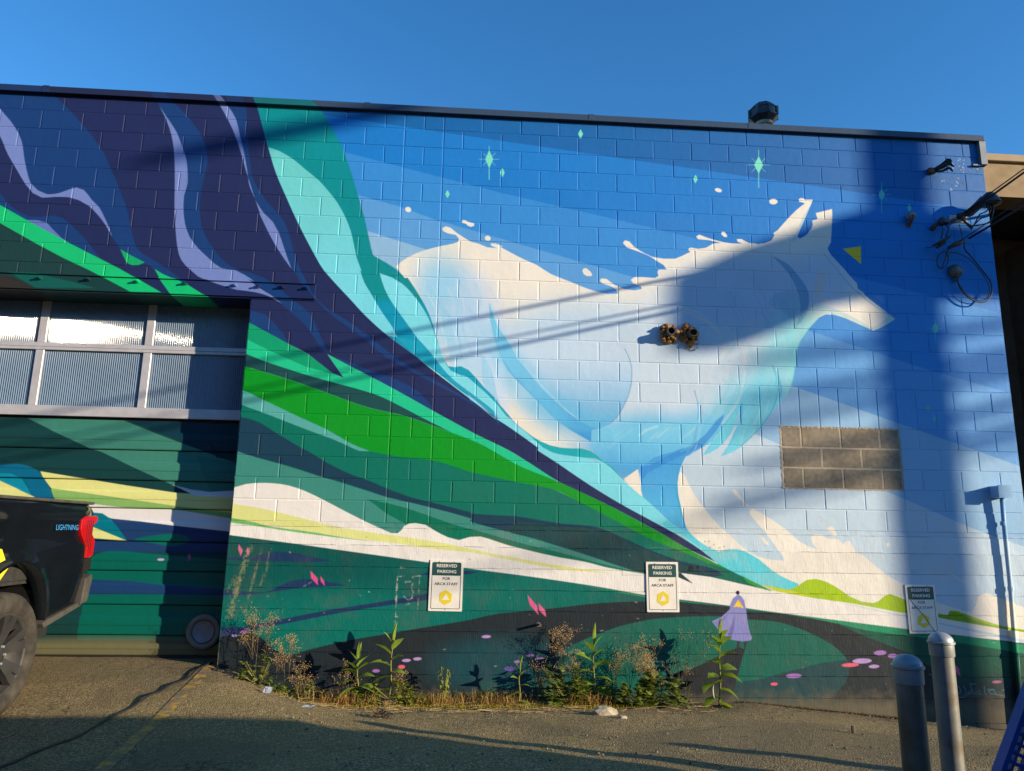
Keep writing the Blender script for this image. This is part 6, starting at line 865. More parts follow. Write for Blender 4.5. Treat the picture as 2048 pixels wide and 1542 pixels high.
# ---------------------------------------------------------------- painted surface (the mural print, in wall metres)
mural = [(k, c, [(p[i]/1000., p[i+1]/1000.) for i in range(0, len(p), 2)], o) for k, c, p, o in MURAL]
px = paint_mural(mural)
H_, W_ = px.shape[:2]
img = bpy.data.images.new('mural_print', W_, H_, alpha=False, float_buffer=True)
img.colorspace_settings.name = 'Linear Rec.709'
buf = np.ones((H_, W_, 4), np.float32); buf[..., :3] = px
img.pixels.foreach_set(buf.ravel()); img.update(); img.pack()
def mural_mat(name, grain=150., gstr=.55, rough=.55, streak=False, coarse=True, dirt=False):
    m=bpy.data.materials.new(name); m.use_nodes=True; t=m.node_tree; b=t.nodes['Principled BSDF']; L=t.links.new; N=t.nodes.new
    geo=N('ShaderNodeNewGeometry'); sep=N('ShaderNodeSeparateXYZ'); L(geo.outputs['Position'],sep.inputs[0])
    def lin(sock,a,bb):
        r=N('ShaderNodeMapRange'); r.clamp=False; r.inputs[1].default_value=a; r.inputs[2].default_value=bb; L(sock,r.inputs[0]); return r.outputs[0]
    cmb=N('ShaderNodeCombineXYZ'); L(lin(sep.outputs[0],CX0,CX0+W_/PPM),cmb.inputs[0]); L(lin(sep.outputs[2],CZ0,CZ0+H_/PPM),cmb.inputs[1])
    im=N('ShaderNodeTexImage'); im.image=img; im.extension='EXTEND'; im.interpolation='Cubic'; L(cmb.outputs[0],im.inputs[0])
    info=N('ShaderNodeObjectInfo')
    n1=N('ShaderNodeTexNoise'); n1.inputs['Scale'].default_value=2.3; n1.inputs['Detail'].default_value=6; L(geo.outputs['Position'],n1.inputs['Vector'])
    v=N('ShaderNodeMath'); v.operation='MULTIPLY_ADD'; L(n1.outputs[0],v.inputs[0]); v.inputs[1].default_value=.16; v.inputs[2].default_value=.90
    v2=N('ShaderNodeMath'); v2.operation='MULTIPLY_ADD'; L(info.outputs['Random'],v2.inputs[0]); v2.inputs[1].default_value=.06; L(v.outputs[0],v2.inputs[2])
    sc=N('ShaderNodeVectorMath'); sc.operation='SCALE'; L(im.outputs[0],sc.inputs[0]); L(v2.outputs[0],sc.inputs['Scale'])
    colr=sc.outputs[0]
    # chips and scuffs: bare grey-tan specks
    n2=N('ShaderNodeTexNoise'); n2.inputs['Scale'].default_value=34; n2.inputs['Detail'].default_value=7; n2.inputs['Roughness'].default_value=.62; L(geo.outputs['Position'],n2.inputs['Vector'])
    r2=N('ShaderNodeMapRange'); r2.inputs[1].default_value=.735 if not streak else .70; r2.inputs[2].default_value=.76 if not streak else .73; r2.inputs[4].default_value=.55; L(n2.outputs[0],r2.inputs[0])
    mx=N('ShaderNodeMix'); mx.data_type='RGBA'; L(r2.outputs[0],mx.inputs[0]); L(colr,mx.inputs[6]); mx.inputs[7].default_value=(.30,.28,.24,1); colr=mx.outputs[2]
    if dirt:   # faded, scuffed paint on the concrete
        n4=N('ShaderNodeTexNoise'); n4.inputs['Scale'].default_value=2.6; n4.inputs['Detail'].default_value=8; n4.inputs['Roughness'].default_value=.65; L(geo.outputs['Position'],n4.inputs['Vector'])
        r4=N('ShaderNodeMapRange'); r4.inputs[1].default_value=.48; r4.inputs[2].default_value=.72; r4.inputs[4].default_value=.6; L(n4.outputs[0],r4.inputs[0])
        m4=N('ShaderNodeMix'); m4.data_type='RGBA'; m4.blend_type='MIX'; L(r4.outputs[0],m4.inputs[0]); L(colr,m4.inputs[6])
        gsat=N('ShaderNodeHueSaturation'); gsat.inputs['Saturation'].default_value=.45; gsat.inputs['Value'].default_value=.8; L(colr,gsat.inputs['Color']); L(gsat.outputs[0],m4.inputs[7]); colr=m4.outputs[2]
    if dirt:   # road splash along the foot of the wall
        n3=N('ShaderNodeTexNoise'); n3.inputs['Scale'].default_value=9; n3.inputs['Detail'].default_value=6; L(geo.outputs['Position'],n3.inputs['Vector'])
        a=N('ShaderNodeMath'); a.operation='MULTIPLY_ADD'; L(n3.outputs[0],a.inputs[0]); a.inputs[1].default_value=.45; L(sep.outputs[2],a.inputs[2])
        r3=N('ShaderNodeMapRange'); r3.inputs[1].default_value=-1.22; r3.inputs[2].default_value=-1.42; r3.inputs[3].default_value=0; r3.inputs[4].default_value=.8; L(a.outputs[0],r3.inputs[0])
        m3=N('ShaderNodeMix'); m3.data_type='RGBA'; L(r3.outputs[0],m3.inputs[0]); L(colr,m3.inputs[6]); m3.inputs[7].default_value=(.11,.095,.065,1); colr=m3.outputs[2]
    L(colr,b.inputs['Base Color']); b.inputs['Roughness'].default_value=rough; b.inputs['Specular IOR Level'].default_value=.22
    g=N('ShaderNodeTexNoise'); g.inputs['Scale'].default_value=grain; g.inputs['Detail'].default_value=3
    if streak:
        mp=N('ShaderNodeMapping'); mp.inputs['Scale'].default_value=(1,1,.12); L(geo.outputs['Position'],mp.inputs[0]); L(mp.outputs[0],g.inputs['Vector'])
    else: L(geo.outputs['Position'],g.inputs['Vector'])
    bp=N('ShaderNodeBump'); bp.inputs['Distance'].default_value=.004; L(g.outputs[0],bp.inputs['Height'])
    if coarse:
        p=N('ShaderNodeMath'); p.operation='POWER'; L(info.outputs['Random'],p.inputs[0]); p.inputs[1].default_value=5
        q=N('ShaderNodeMath'); q.operation='MULTIPLY_ADD'; L(p.outputs[0],q.inputs[0]); q.inputs[1].default_value=.55; q.inputs[2].default_value=gstr; L(q.outputs[0],bp.inputs['Strength'])
    else: bp.inputs['Strength'].default_value=gstr
    g2=N('ShaderNodeTexNoise'); g2.inputs['Scale'].default_value=14; g2.inputs['Detail'].default_value=4; L(geo.outputs['Position'],g2.inputs['Vector'])
    bp2=N('ShaderNodeBump'); bp2.inputs['Distance'].default_value=.012; bp2.inputs['Strength'].default_value=.22; L(g2.outputs[0],bp2.inputs['Height']); L(bp.outputs[0],bp2.inputs['Normal'])
    L(bp2.outputs[0],b.inputs['Normal']); return m
M_mural=mural_mat('painted_block')
M_found=mural_mat('painted_concrete',grain=120,gstr=.5,streak=True,coarse=False,dirt=True)
M_metalpaint=mural_mat('painted_steel',grain=40,gstr=.08,rough=.4,coarse=False)
M_doorpaint=mural_mat('painted_door',grain=30,gstr=.05,rough=.38,coarse=False)
M_cmu=mat('bare_block',(.235,.205,.155),.9,noise=(22,.22),bump=(160,.6,.004),second=((.15,.13,.10),3.0,.45,.68))
M_mortar=mat('bare_mortar',(.42,.36,.27),.95,noise=(40,.2),bump=(120,.6,.004))
M_dark=mat('dark_core',(.03,.03,.035),.9)
M_alu=mat('window_rail',(.52,.53,.58),.42,metal=.25,noise=(9,.1),bump=(30,.05,.002))
M_galv=mat('galvanised_steel',(.36,.40,.43),.46,metal=.45,noise=(7,.18),second=((.24,.25,.25),4,.5,.72),bump=(60,.1,.002))
M_black=mat('black_rubber',(.018,.018,.02),.55,noise=(30,.2))
M_wire=mat('cable_jacket',(.016,.017,.02),.5,noise=(60,.3))
# ---------------------------------------------------------------- ground
def sst(a,b,x): t=min(1,max(0,(x-a)/(b-a))); return t*t*(3-2*t)
def gz(x,y):
    ap=-1.262 if y>.25 else (-1.262-(.25-y)*.08 if y>-1.5 else -1.402-min(.03,(-1.5-y)*.03))
    wz=-1.57-max(0,min(x,9)-4.4)*.095
    t=min(1,max(0,-y)/2.2); mid=wz*(1-t)-1.425*t
    e0=-.42+.10*min(1.5,max(0,-y)); s=sst(e0,e0+.85+.9*min(1.5,max(0,-y)),x)
    far=sst(8,30,math.hypot(x-2,y+3))
    return (ap*(1-s)+mid*s)*(1-far)+far*-1.45
def gs(x,y): return gz(x,y)+.004*math.sin(3.1*x+1.7*y)+.003*math.sin(7.3*x-5.1*y)
def axis(lo,hi,fine0,fine1,step):
    a=[fine0+i*step for i in range(int(round((fine1-fine0)/step))+1)]
    d=step; x=fine1
    while x<hi: d*=1.35; x=min(hi,x+d); a.append(x)
    d=step; x=fine0
    while x>lo: d*=1.35; x=max(lo,x-d); a.insert(0,x)
    return a
xs=axis(-400,400,-4.5,8.5,.1); ys=axis(-400,400,-5.0,.6,.1)
mb=MB(); nx=len(xs)
mb.v=[(x,y,gs(x,y)) for y in ys for x in xs]
mb.f=[(j*nx+i,j*nx+i+1,(j+1)*nx+i+1,(j+1)*nx+i) for j in range(len(ys)-1) for i in range(nx-1)]; mb.m=[0]*len(mb.f)
def asphalt():
    m=bpy.data.materials.new('asphalt'); m.use_nodes=True; t=m.node_tree; b=t.nodes['Principled BSDF']; L=t.links.new; N=t.nodes.new
    geo=N('ShaderNodeNewGeometry')
    def nz(sc,det=5,ro=.55):
        n=N('ShaderNodeTexNoise'); n.inputs['Scale'].default_value=sc; n.inputs['Detail'].default_value=det; n.inputs['Roughness'].default_value=ro; L(geo.outputs['Position'],n.inputs['Vector']); return n.outputs[0]
    def rng(s,a,bb,c=0.,d=1.):
        r=N('ShaderNodeMapRange'); r.inputs[1].default_value=a; r.inputs[2].default_value=bb; r.inputs[3].default_value=c; r.inputs[4].default_value=d; L(s,r.inputs[0]); return r.outputs[0]
    def mix(f,a,bb):
        x=N('ShaderNodeMix'); x.data_type='RGBA'; L(f,x.inputs[0])
        for s,i in ((a,6),(bb,7)):
            if isinstance(s,tuple): x.inputs[i].default_value=(*s,1)
            else: L(s,x.inputs[i])
        return x.outputs[2]
    vo=N('ShaderNodeTexVoronoi'); vo.inputs['Scale'].default_value=100; L(geo.outputs['Position'],vo.inputs['Vector'])
    sepc=N('ShaderNodeSeparateColor'); L(vo.outputs['Color'],sepc.inputs[0])
    stone=mix(sepc.outputs[0],(.14,.108,.056),(.50,.40,.225))
    dark=mix(sepc.outputs[1],(.10,.077,.038),(.27,.205,.105))
    base=mix(rng(sepc.outputs[2],.45,.7),dark,stone)
    base=mix(rng(nz(1.1),.42,.66,0,.42),base,(.27,.21,.105))            # worn, dusty
    base=mix(rng(nz(2.7,6),.5,.72,0,.5),base,(.17,.155,.065))            # moss film
    sp=N('ShaderNodeSeparateXYZ'); L(geo.outputs['Position'],sp.inputs[0])
    w=N('ShaderNodeMath'); w.operation='MULTIPLY_ADD'; L(nz(4,5),w.inputs[0]); w.inputs[1].default_value=.5; L(sp.outputs[1],w.inputs[2])
    wl=N('ShaderNodeMath'); wl.operation='MULTIPLY'; L(rng(w.outputs[0],-.45,-.02,0,.85),wl.inputs[0]); L(rng(sp.outputs[0],-.35,.3),wl.inputs[1])
    base=mix(wl.outputs[0],base,mix(rng(nz(13,6),.4,.62),(.12,.095,.058),(.22,.18,.105)))     # soil bed at the wall
    # cracks: warped cell edges, only in places
    ve=N('ShaderNodeTexVoronoi'); ve.feature='DISTANCE_TO_EDGE'; ve.inputs['Scale'].default_value=.85
    nv=N('ShaderNodeTexNoise'); nv.inputs['Scale'].default_value=2.2; nv.inputs['Detail'].default_value=6; L(geo.outputs['Position'],nv.inputs['Vector'])
    av=N('ShaderNodeVectorMath'); av.operation='MULTIPLY_ADD'; L(nv.outputs['Color'],av.inputs[0]); av.inputs[1].default_value=(.7,.7,.7); L(geo.outputs['Position'],av.inputs[2]); L(av.outputs[0],ve.inputs['Vector'])
    ck=N('ShaderNodeMath'); ck.operation='MULTIPLY'; L(rng(ve.outputs['Distance'],.003,.010,.7,0),ck.inputs[0]); L(rng(nz(.7,2),.52,.62),ck.inputs[1])
    base=mix(ck.outputs[0],base,(.035,.03,.024))
    base=mix(rng(nz(.55,3),.50,.53,0,.38),base,(.10,.088,.066))           # older repair patches
    base=mix(rng(nz(9,7,.7),.70,.74,0,.7),base,(.03,.028,.026))         # oil spots
    L(base,b.inputs['Base Color']); b.inputs['Roughness'].default_value=.9; b.inputs['Specular IOR Level'].default_value=.2
    bp=N('ShaderNodeBump'); bp.inputs['Strength'].default_value=.9; bp.inputs['Distance'].default_value=.008; L(vo.outputs['Distance'],bp.inputs['Height']); bp.invert=True
    bp2=N('ShaderNodeBump'); bp2.inputs['Strength'].default_value=.5; bp2.inputs['Distance'].default_value=.02; L(nz(16,6),bp2.inputs['Height']); L(bp.outputs[0],bp2.inputs['Normal'])
    L(bp2.outputs[0],b.inputs['Normal']); return m
M_asph=asphalt()
tag(mb.build('ground',M_asph,smooth=True),kind='structure',label='worn brown asphalt lot with a ramp up to the garage door')
# ---------------------------------------------------------------- the painted building
B_,Hc,JT=.4064,.2032,.0065
bld=empty('mural_building',(2.0,.2,-1.6),'concrete block building covered by a mural of a leaping white animal','building')
core=MB()
core.box(-.404,7.334,.012,.36,-2.0,4.20); core.box(-.404,7.334,.36,9,-2.0,4.12); core.box(-9,-3.9,.012,9,-2.0,4.20); core.box(-3.9,-.404,.012,.36,2.15,4.20); core.box(-3.9,-.404,.5,9,-2,4.12)
core.build('wall_core',M_dark,bld)
mort=MB()
def quad(m,x0,x1,z0,z1,y): m.add([(x0,y,z0),(x1,y,z0),(x1,y,z1),(x0,y,z1)],[(0,1,2,3)])
for a,b,c,d in ((-9,-3.9,0,4.25),(-3.9,-.4064,2.16,4.25),(-.4064,4.87,0,4.25),(4.87,6.10,0,.402),(4.87,6.10,1.02,4.25),(6.10,7.336,0,4.25)): quad(mort,a,b,c,d,.0036)
mort.build('mortar_joints',M_mural,bld)
def block_mesh(w,h,name):
    c=.0055; e=.0042; x,z=w/2,h/2; m=MB()
    m.v=[(-x+c,0,-z+c),(x-c,0,-z+c),(x-c,0,z-c),(-x+c,0,z-c),(-x,e,-z),(x,e,-z),(x,e,z),(-x,e,z),(-x,.04,-z),(x,.04,-z),(x,.04,z),(-x,.04,z)]
    m.f=[(0,1,2,3)]+[(a,b,b-4,a-4) for a,b in ((4,5),(5,6),(6,7),(7,4))]+[(a,b,b-4,a-4) for a,b in ((8,9),(9,10),(10,11),(11,8))]; m.m=[0]*9
    return m.mesh(name)
meshes={}
def bmesh_for(w,h,mt):
    k=(round(w,3),round(h,3),mt.name)
    if k not in meshes: me=block_mesh(w,h,'block'); me.materials.append(mt); meshes[k]=me
    return meshes[k]
blocks=[]   # cx, cz, w, h, material
for r in range(21):
    ev=r%2==0
    js=[-22+i+(0 if ev else .5) for i in range(25)]; js=[j for j in js if j<2.5]+[2.5]
    if ev: js+=[3.0]
    js+=[3.5]+([4.5+i for i in range(14)] if ev else [4.0+i for i in range(15)])+[18.06]
    js=sorted(set(js)); z0=r*Hc; z1=z0+Hc
    for a,b in zip(js[:-1],js[1:]):
        segs=[(a,b)]
        def cut(segs,lo,hi):
            o=[]
            for p,q in segs:
                if q<=lo or p>=hi: o.append((p,q)); continue
                if p<lo: o.append((p,lo))
                if q>hi: o.append((hi,q))
            return o
        if r<=10: segs=cut(segs,-9.6,-1.0)
        if r in (2,3,4): segs=cut(segs,12,15)
        if r in (5,6): segs=cut(segs,11.5,15.5)
        for p,q in segs:
            if (q-p)*B_>.04: blocks.append(((p+q)/2*B_,(z0+z1)/2,(q-p)*B_-JT,Hc-JT,M_mural))
for i in range(8): blocks.append(((11.75+i*.5)*B_,6*Hc,.5*B_-JT,2*Hc-JT,M_mural))
for r,js in ((4,(12,12.5,13.5,14.5,15)),(3,(12,13,14,15)),(2,(12,12.5,13.5,14.5,15))):
    for a,b in zip(js[:-1],js[1:]): blocks.append(((a+b)/2*B_,(r+.5)*Hc,(b-a)*B_-.013,Hc-.013,M_cmu))
Cc=Vector(cam.matrix_world.translation); fw=-Vector((cam.matrix_world[0][2],cam.matrix_world[1][2],cam.matrix_world[2][2]))
rt=Vector((cam.matrix_world[0][0],cam.matrix_world[1][0],cam.matrix_world[2][0]))
def seen(b):
    d=Vector((b[0],0,b[1]))-Cc; dep=d.dot(fw)
    inside=abs(d.dot(rt)/dep)<.72 and dep>0
    return (b[2]*b[3]/dep**2*abs(d.normalized().y) if inside else 0)+(1 if b[4] is M_cmu else 0)
blocks.sort(key=seen,reverse=True)
rest=MB()
for i,(cx,cz,w,h,mt) in enumerate(blocks):
    me=bmesh_for(w,h,mt); dy=random.uniform(-.0012,.0012); rx,rz=random.uniform(-.003,.003),random.uniform(-.003,.003)
    if mt is M_cmu: dy+=.0
    if i<300:
        o=link('block',me,None,bld); o.location=(cx,dy,cz); o.rotation_euler=(rx,0,rz)
        if mt is M_cmu: o['label']='bare grey concrete block'
    else:
        rest.add([(cx+v.co.x,dy+v.co.y+rz*v.co.x-rx*v.co.z,cz+v.co.z) for v in me.vertices],[tuple(p.vertices) for p in me.polygons])
tag(rest.build('block_courses',M_mural,bld),kind='stuff')
pm=MB(); quad(pm,4.872,6.104,.396,1.026,.0022); pm.build('patch_mortar',M_mortar,bld)
rim=MB()      # rough mortar smeared round the walled-up window
for side in range(4):
    n=36
    for i in range(n):
        t=(i+random.random()*.6)/n
        x,z=[(4.877+1.22*t,1.018),(4.877+1.22*t,.402),(4.872,.405+.61*t),(6.104,.405+.61*t)][side]
        r=random.uniform(.005,.012)*(1.5 if side in(0,2) else .8)
        pts=[(x+r*random.uniform(.7,1.5)*math.cos(k*1.05),-.0015-random.random()*.002,z+r*random.uniform(.5,1.)*math.sin(k*1.05)) for k in range(6)]
        rim.add(pts+[(x,-.0035,z)],[(k,(k+1)%6,6) for k in range(6)])
tag(rim.build('smeared_mortar',M_mortar,bld),kind='stuff')
# foundation, board-marked concrete
fnd=MB(); fnd.box(-.404,7.334,.004,.3,-2.1,-.002); fo=fnd.build('foundation',M_found,bld)
zb=[0,-.045,-.205,-.40,-.595,-.78,-.965,-1.15,-1.34,-1.53,-1.75,-2.05]
rnd=random.Random(4)
for k in range(len(zb)-1):
    m=MB(); n=110; yo=-.004-rnd.random()*.004+(.002 if k==0 else 0); v=[]
    for i in range(n+1):
        x=-.4064+(7.336+.4064)*i/n; e=rnd.uniform(-.004,.004)*(1.6 if k<2 else 1); e2=rnd.uniform(-.004,.004)
        v += [(x,yo+.0045,zb[k]-.0005),(x,yo+rnd.uniform(-.0008,.0008),zb[k]-.003+e*.6),(x,yo+rnd.uniform(-.0008,.0008),zb[k+1]+.003+e2),(x,yo+.0045,zb[k+1]+.0005)]
    m.add(v,[(4*i+q,4*i+q+1,4*i+q+5,4*i+q+4) for i in range(n) for q in range(3)])
    m.build('concrete_band',M_found,fo)
# coping
cp=None
cxs=[-9,-6.1,-2.62,.62,2.98,4.72,7.352]
for a,b in zip(cxs[:-1],cxs[1:]):
    m=MB(); m.box(a+.002,b-.002,-.045,.25,4.247,4.313); m.box(a+.002,b-.002,-.052,-.045,4.240,4.252)
    o=bevel(m.build('coping_segment',M_metalpaint,bld),.004)
    m=MB(); m.box(b-.03,b+.03,-.049,-.0452,4.250,4.317); m.box(b-.03,b+.03,-.045,.25,4.3135,4.317); 
    if b<7: m.build('coping_seam_strip',M_metalpaint,o)
m=MB(); m.box(7.285,7.356,-.047,.25,3.965,4.246); m.box(7.20,7.283,-.03,0,3.955,3.972); m.build('coping_end_leg',mat('end_flashing',(.15,.18,.21),.5,metal=.2,noise=(9,.2)),bld)
# steel lintel over the door
m=MB(); m.box(-4.3,.218,-.028,.0,2.160,2.31); m.box(-4.3,.218,-.045,-.0285,2.306,2.316); m.box(-4.3,.218,-.01,.34,2.146,2.156)
lin_=bevel(m.build('lintel_beam',M_metalpaint,bld),.003)
for p in ((-2.397,0,2.269),(-1.945,0,2.274),(-1.482,0,2.273),(-1.022,0,2.272),(-0.552,0,2.271),(-0.324,0,2.266),(-0.096,0,2.268),(0.14,0,2.268)):
    m=MB(); m.lathe([(.001,-.078),(.011,-.078),(.011,-.053),(.019,-.053),(.019,-.0285)],(p[0],0,p[2]),'y',6); m.build('bolt',M_metalpaint,lin_)
# ---------------------------------------------------------------- roll-up door
DY=.345
door=MB(); door.box(-3.9,-.37,DY+.03,DY+.06,-1.3,2.2); dr=door.build('garage_door',M_dark,bld)
seams=[.965,.67,.375,.107,-.204,-.478,-.788,-1.062,-1.245]
for a,b in zip(seams[1:],seams[:-1]):
    h=b-a; pr=[(.02,0),(.004,.003),(0,.012),(0,.30*h),(-.004,.32*h),(-.004,.40*h),(0,.42*h),(0,.62*h),(-.013,.70*h),(-.013,h-.010),(-.004,h-.004),(.02,h-.002)]
    pr[-6:]=[(0,.56*h),(.018,.63*h),(.018,.70*h),(.018,h-.012),(.022,h-.007),(.034,h-.005)]
    m=MB(); v=[]
    for x in (-3.9,-.37): v += [(x,DY+y,a+z) for y,z in pr]
    n=len(pr); m.add(v,[(i,i+1,n+i+1,n+i) for i in range(n-1)]); m.build('door_section',M_doorpaint,dr)
def rail(x0,x1,z0,z1,y0=-.022): 
    m=MB(); m.box(x0,x1,DY+y0,DY+.02,z0,z1); return bevel(m.build('window_rail',M_alu,dr),.003,1)
rail(-3.9,-.37,.985,1.085); rail(-3.9,-.37,1.645,1.675,-.024); rail(-3.9,-.37,1.678,1.722,-.02); rail(-3.9,-.37,2.16,2.2)
mull=[-3.56,-2.513,-1.472,-.45]
for x in mull:
    rail(x-.04,x+.04,1.0855,1.6445,-.018); rail(x-.04,x+.04,1.7225,2.1595,-.018)
M_pane=mat('ribbed_glazing',(.15,.22,.32),.036,spec=.42,noise=(3,.12))
M_pane.node_tree.nodes['Principled BSDF'].inputs['Coat Weight'].default_value=.0
for x0,x1 in zip(mull[:-1],mull[1:]):
    for z0,z1 in ((1.086,1.644),(1.723,2.159)):
        m=MB(); n=int((x1-x0-.08)/.0026); v=[]
        for i in range(n+1):
            x=x0+.04+(x1-x0-.08)*i/n; y=DY+.005+.0044*math.sin(i*math.pi/4+.4)
            nzv=6
            for q in range(nzv+1): v.append((x,y+.0005*math.sin(q*1.3+x*3),z0+(z1-z0)*q/nzv))
        m.add(v,[(i*(nzv+1)+q,(i+1)*(nzv+1)+q,(i+1)*(nzv+1)+q+1,i*(nzv+1)+q+1) for i in range(n) for q in range(nzv)])
        m.build('window_pane',M_pane,dr,smooth=True)
# round capped port low in the door
m=MB(); m.box(-3.9,-.37,DY-.006,DY+.03,-1.275,-1.2455); m.build('bottom_seal',M_black,dr)
c=(-0.662,0.345,-1.027)
m=MB(); m.lathe([(.105,-.002),(.112,-.03),(.150,-.034),(.158,-.026),(.158,.0)],(c[0],DY,c[2]),'y',40)
po=m.build('round_port',mat('port_ring',(.17,.17,.16),.6,noise=(20,.15)),dr,smooth=True)
m=MB(); m.lathe([(.0005,-.012),(.085,-.012),(.092,-.022),(.100,-.024),(.103,-.006)],(c[0],DY,c[2]),'y',40); m.build('port_cap',mat('port_cap',(.20,.23,.29),.5,noise=(12,.2)),po,smooth=True)

# ---------------------------------------------------------------- wall fittings
M_foam=mat('spray_foam',(.34,.17,.05),.85,noise=(30,.35),second=((.12,.06,.02),18,.5,.62),bump=(60,.6,.006))
M_pipe=mat('grey_pipe',(.08,.08,.085),.5,noise=(20,.2))
for i,(p,tilt,lab) in enumerate((((3.754,0,1.932),0,'left of the two pipe stubs set in crumbling orange foam on the mural'),((3.96,0,1.924),.02,'right of the two pipe stubs in orange foam, with crumbs hanging below'))):
    t=empty('pipe_stub',(p[0],0,p[2]),lab,'pipe',"pipe stubs in the animal's flank")
    m=MB(); e=(p[0]+.002+tilt,-.145,p[2]-.004)
    m.tube([(p[0],.01,p[2]),e],.040,20,cap=False); m.tube([(p[0],.01,p[2]),(e[0],e[1],e[2])],.034,20,cap=False); m.lathe([(.034,0),(.040,0)],e,'y',20)
    m.build('pipe',M_pipe,t,smooth=False)
    m=MB(); m.lathe([(.0005,0),(.0338,0)],(p[0]+.006,-.05,p[2]),'y',20); m.build('pipe_interior',M_dark,t)
    m=MB(); rn=random.Random(i+3)
    for k in range(60):
        a=rn.random()*6.28; rr=rn.uniform(.045,.090)*(1.08 if i else 1.0); s=rn.uniform(.014,.028)
        q=(p[0]+rr*math.cos(a)*.9,-rn.uniform(.0,.06),p[2]+rr*math.sin(a)*1.08)
        prof=[(s*.5,-s),(s*.95,-s*.4),(s,s*.3),(s*.5,s)]
        m.lathe([(r*rn.uniform(.8,1.2),h) for r,h in prof],q,'y',7,cap=True)
    if i:
        for k in range(14): s=rn.uniform(.005,.011); m.lathe([(s*.5,-s),(s,0),(s*.4,s)],(p[0]+rn.uniform(-.02,.11),-.008,p[2]-rn.uniform(.06,.16)),'y',6,cap=True)
    m.build('foam_collar',M_foam,t)
# conduit and box
t=empty('electrical_conduit',(7.03,-.04,-1.72),'pale blue painted conduit with a small box on top at the right corner','conduit')
M_cond=M_metalpaint
b0=(7.053,0,0.406)
m=MB(); m.box(b0[0]-.07,b0[0]+.06,-.13,-.0,b0[2]-.055,b0[2]+.06); bevel(m.build('junction_box',M_cond,t),.006)
m=MB(); m.box(b0[0]-.076,b0[0]+.066,-.137,-.1305,b0[2]-.06,b0[2]+.066); m.build('box_cover',M_cond,t)
m=MB(); m.tube([(b0[0]+.01,-.06,b0[2]-.05),(7.06,-.05,.1),(7.055,-.045,-.5),(7.03,-.045,-1.15),(7.0,-.045,-1.95)],.021,12); m.build('conduit_pipe',M_cond,t,smooth=True)
m=MB(); m.tube([(7.075,-.03,-.9),(7.05,-.03,-1.4),(7.03,-.03,-1.95)],.012,8); m.build('side_conduit',M_cond,t,smooth=True)
for z in (.1,-.52,-1.12):
    m=MB(); m.lathe([(.027,-.02),(.027,.02)],(7.055 if z>-1 else 7.032,-.047,z),'z',12,cap=True); m.build('coupling',M_cond,t)
# service fittings near the top right corner
M_porc=mat('porcelain',(.16,.17,.18),.35,noise=(20,.2)); M_rust=mat('rusty_iron',(.12,.06,.035),.8,noise=(40,.4))
p=(6.413,0,3.291)
t=empty('spool_insulator',(p[0],0,p[2]),'white porcelain spool insulator on the wall in the pole shadow','insulator')
m=MB(); m.lathe([(.012,-.09),(.040,-.088),(.042,-.072),(.028,-.064),(.028,-.05),(.042,-.042),(.042,-.028),(.018,-.022)],(p[0],0,p[2]+.02),'y',20,cap=True); m.build('porcelain_spool',M_porc,t,smooth=True)
m=MB(); m.tube([(p[0],0,p[2]-.06),(p[0],-.05,p[2]-.04),(p[0],-.10,p[2]+.015)],.014,8); m.lathe([(.025,-.012),(.03,0)],(p[0],0,p[2]-.06),'y',8,cap=True); m.build('iron_bracket',M_rust,t)
p=(6.728,0,3.866)
t=empty('cut_cable_stub',(p[0],0,p[2]),'stub of cut black cables splayed from a rusty bracket high on the wall','cable')
m=MB(); m.box(p[0]-.05,p[0]+.03,-.05,0,p[2]-.03,p[2]+.03); bevel(m.build('rusty_bracket',M_rust,t),.008)
rn=random.Random(2)
for k in range(9):
    a=rn.uniform(-.5,.6); m=MB(); z=p[2]+rn.uniform(-.02,.02)
    m.tube([(p[0]+.01,-.04,z),(p[0]+.06,-.10,z+a*.05),(p[0]+.09+.02*rn.random(),-.15,z+a*.07+.02),(p[0]+.115+.03*rn.random(),-.17,z+a*.1-.01)],.009,6); m.build('cable_end',M_wire,t,smooth=True)
def hood(name,p,s,lab,nloops,dx=1):
    t=empty(name,(p[0],0,p[2]),lab,'weatherhead')
    m=MB(); m.tube([(p[0]-.05*s*dx,0,p[2]-.07*s),(p[0]-.02*s*dx,-.07*s,p[2]-.03*s),(p[0],-.13*s,p[2])],[.035*s,.036*s,.04*s],12); m.build('goose_neck',M_pipe,t,smooth=True)
    m=MB(); pr=[]
    for k in range(7):
        a=k/6*math.pi; pr.append((max(.001,.085*s*math.sin(a*.5+.05)),.055*s*math.cos(a)))
    m.lathe(pr,(p[0]+.03*s*dx,-.15*s,p[2]+.005),'z',18,cap=True)
    o=m.build('hood',mat(name+'_metal',(.03,.038,.045),.5,noise=(14,.3)),t,smooth=True)
    return t
p=(6.698,0,3.247)
t=hood('small_weatherhead',p,.72,'small dark weatherhead with two wires hanging to a taped splice',2)
q=(6.674,0,3.007)
m=MB(); m.tube([(p[0]+.0,-.12,p[2]-.02),(p[0]-.0,-.13,p[2]-.12),(q[0]+.0,-.12,q[2]+.03)],.006,6); m.tube([(p[0]+.03,-.12,p[2]-.02),(p[0]+.06,-.14,p[2]-.10),(q[0]+.05,-.13,q[2]+.05)],.006,6); m.build('drop_wire',M_wire,t,smooth=True)
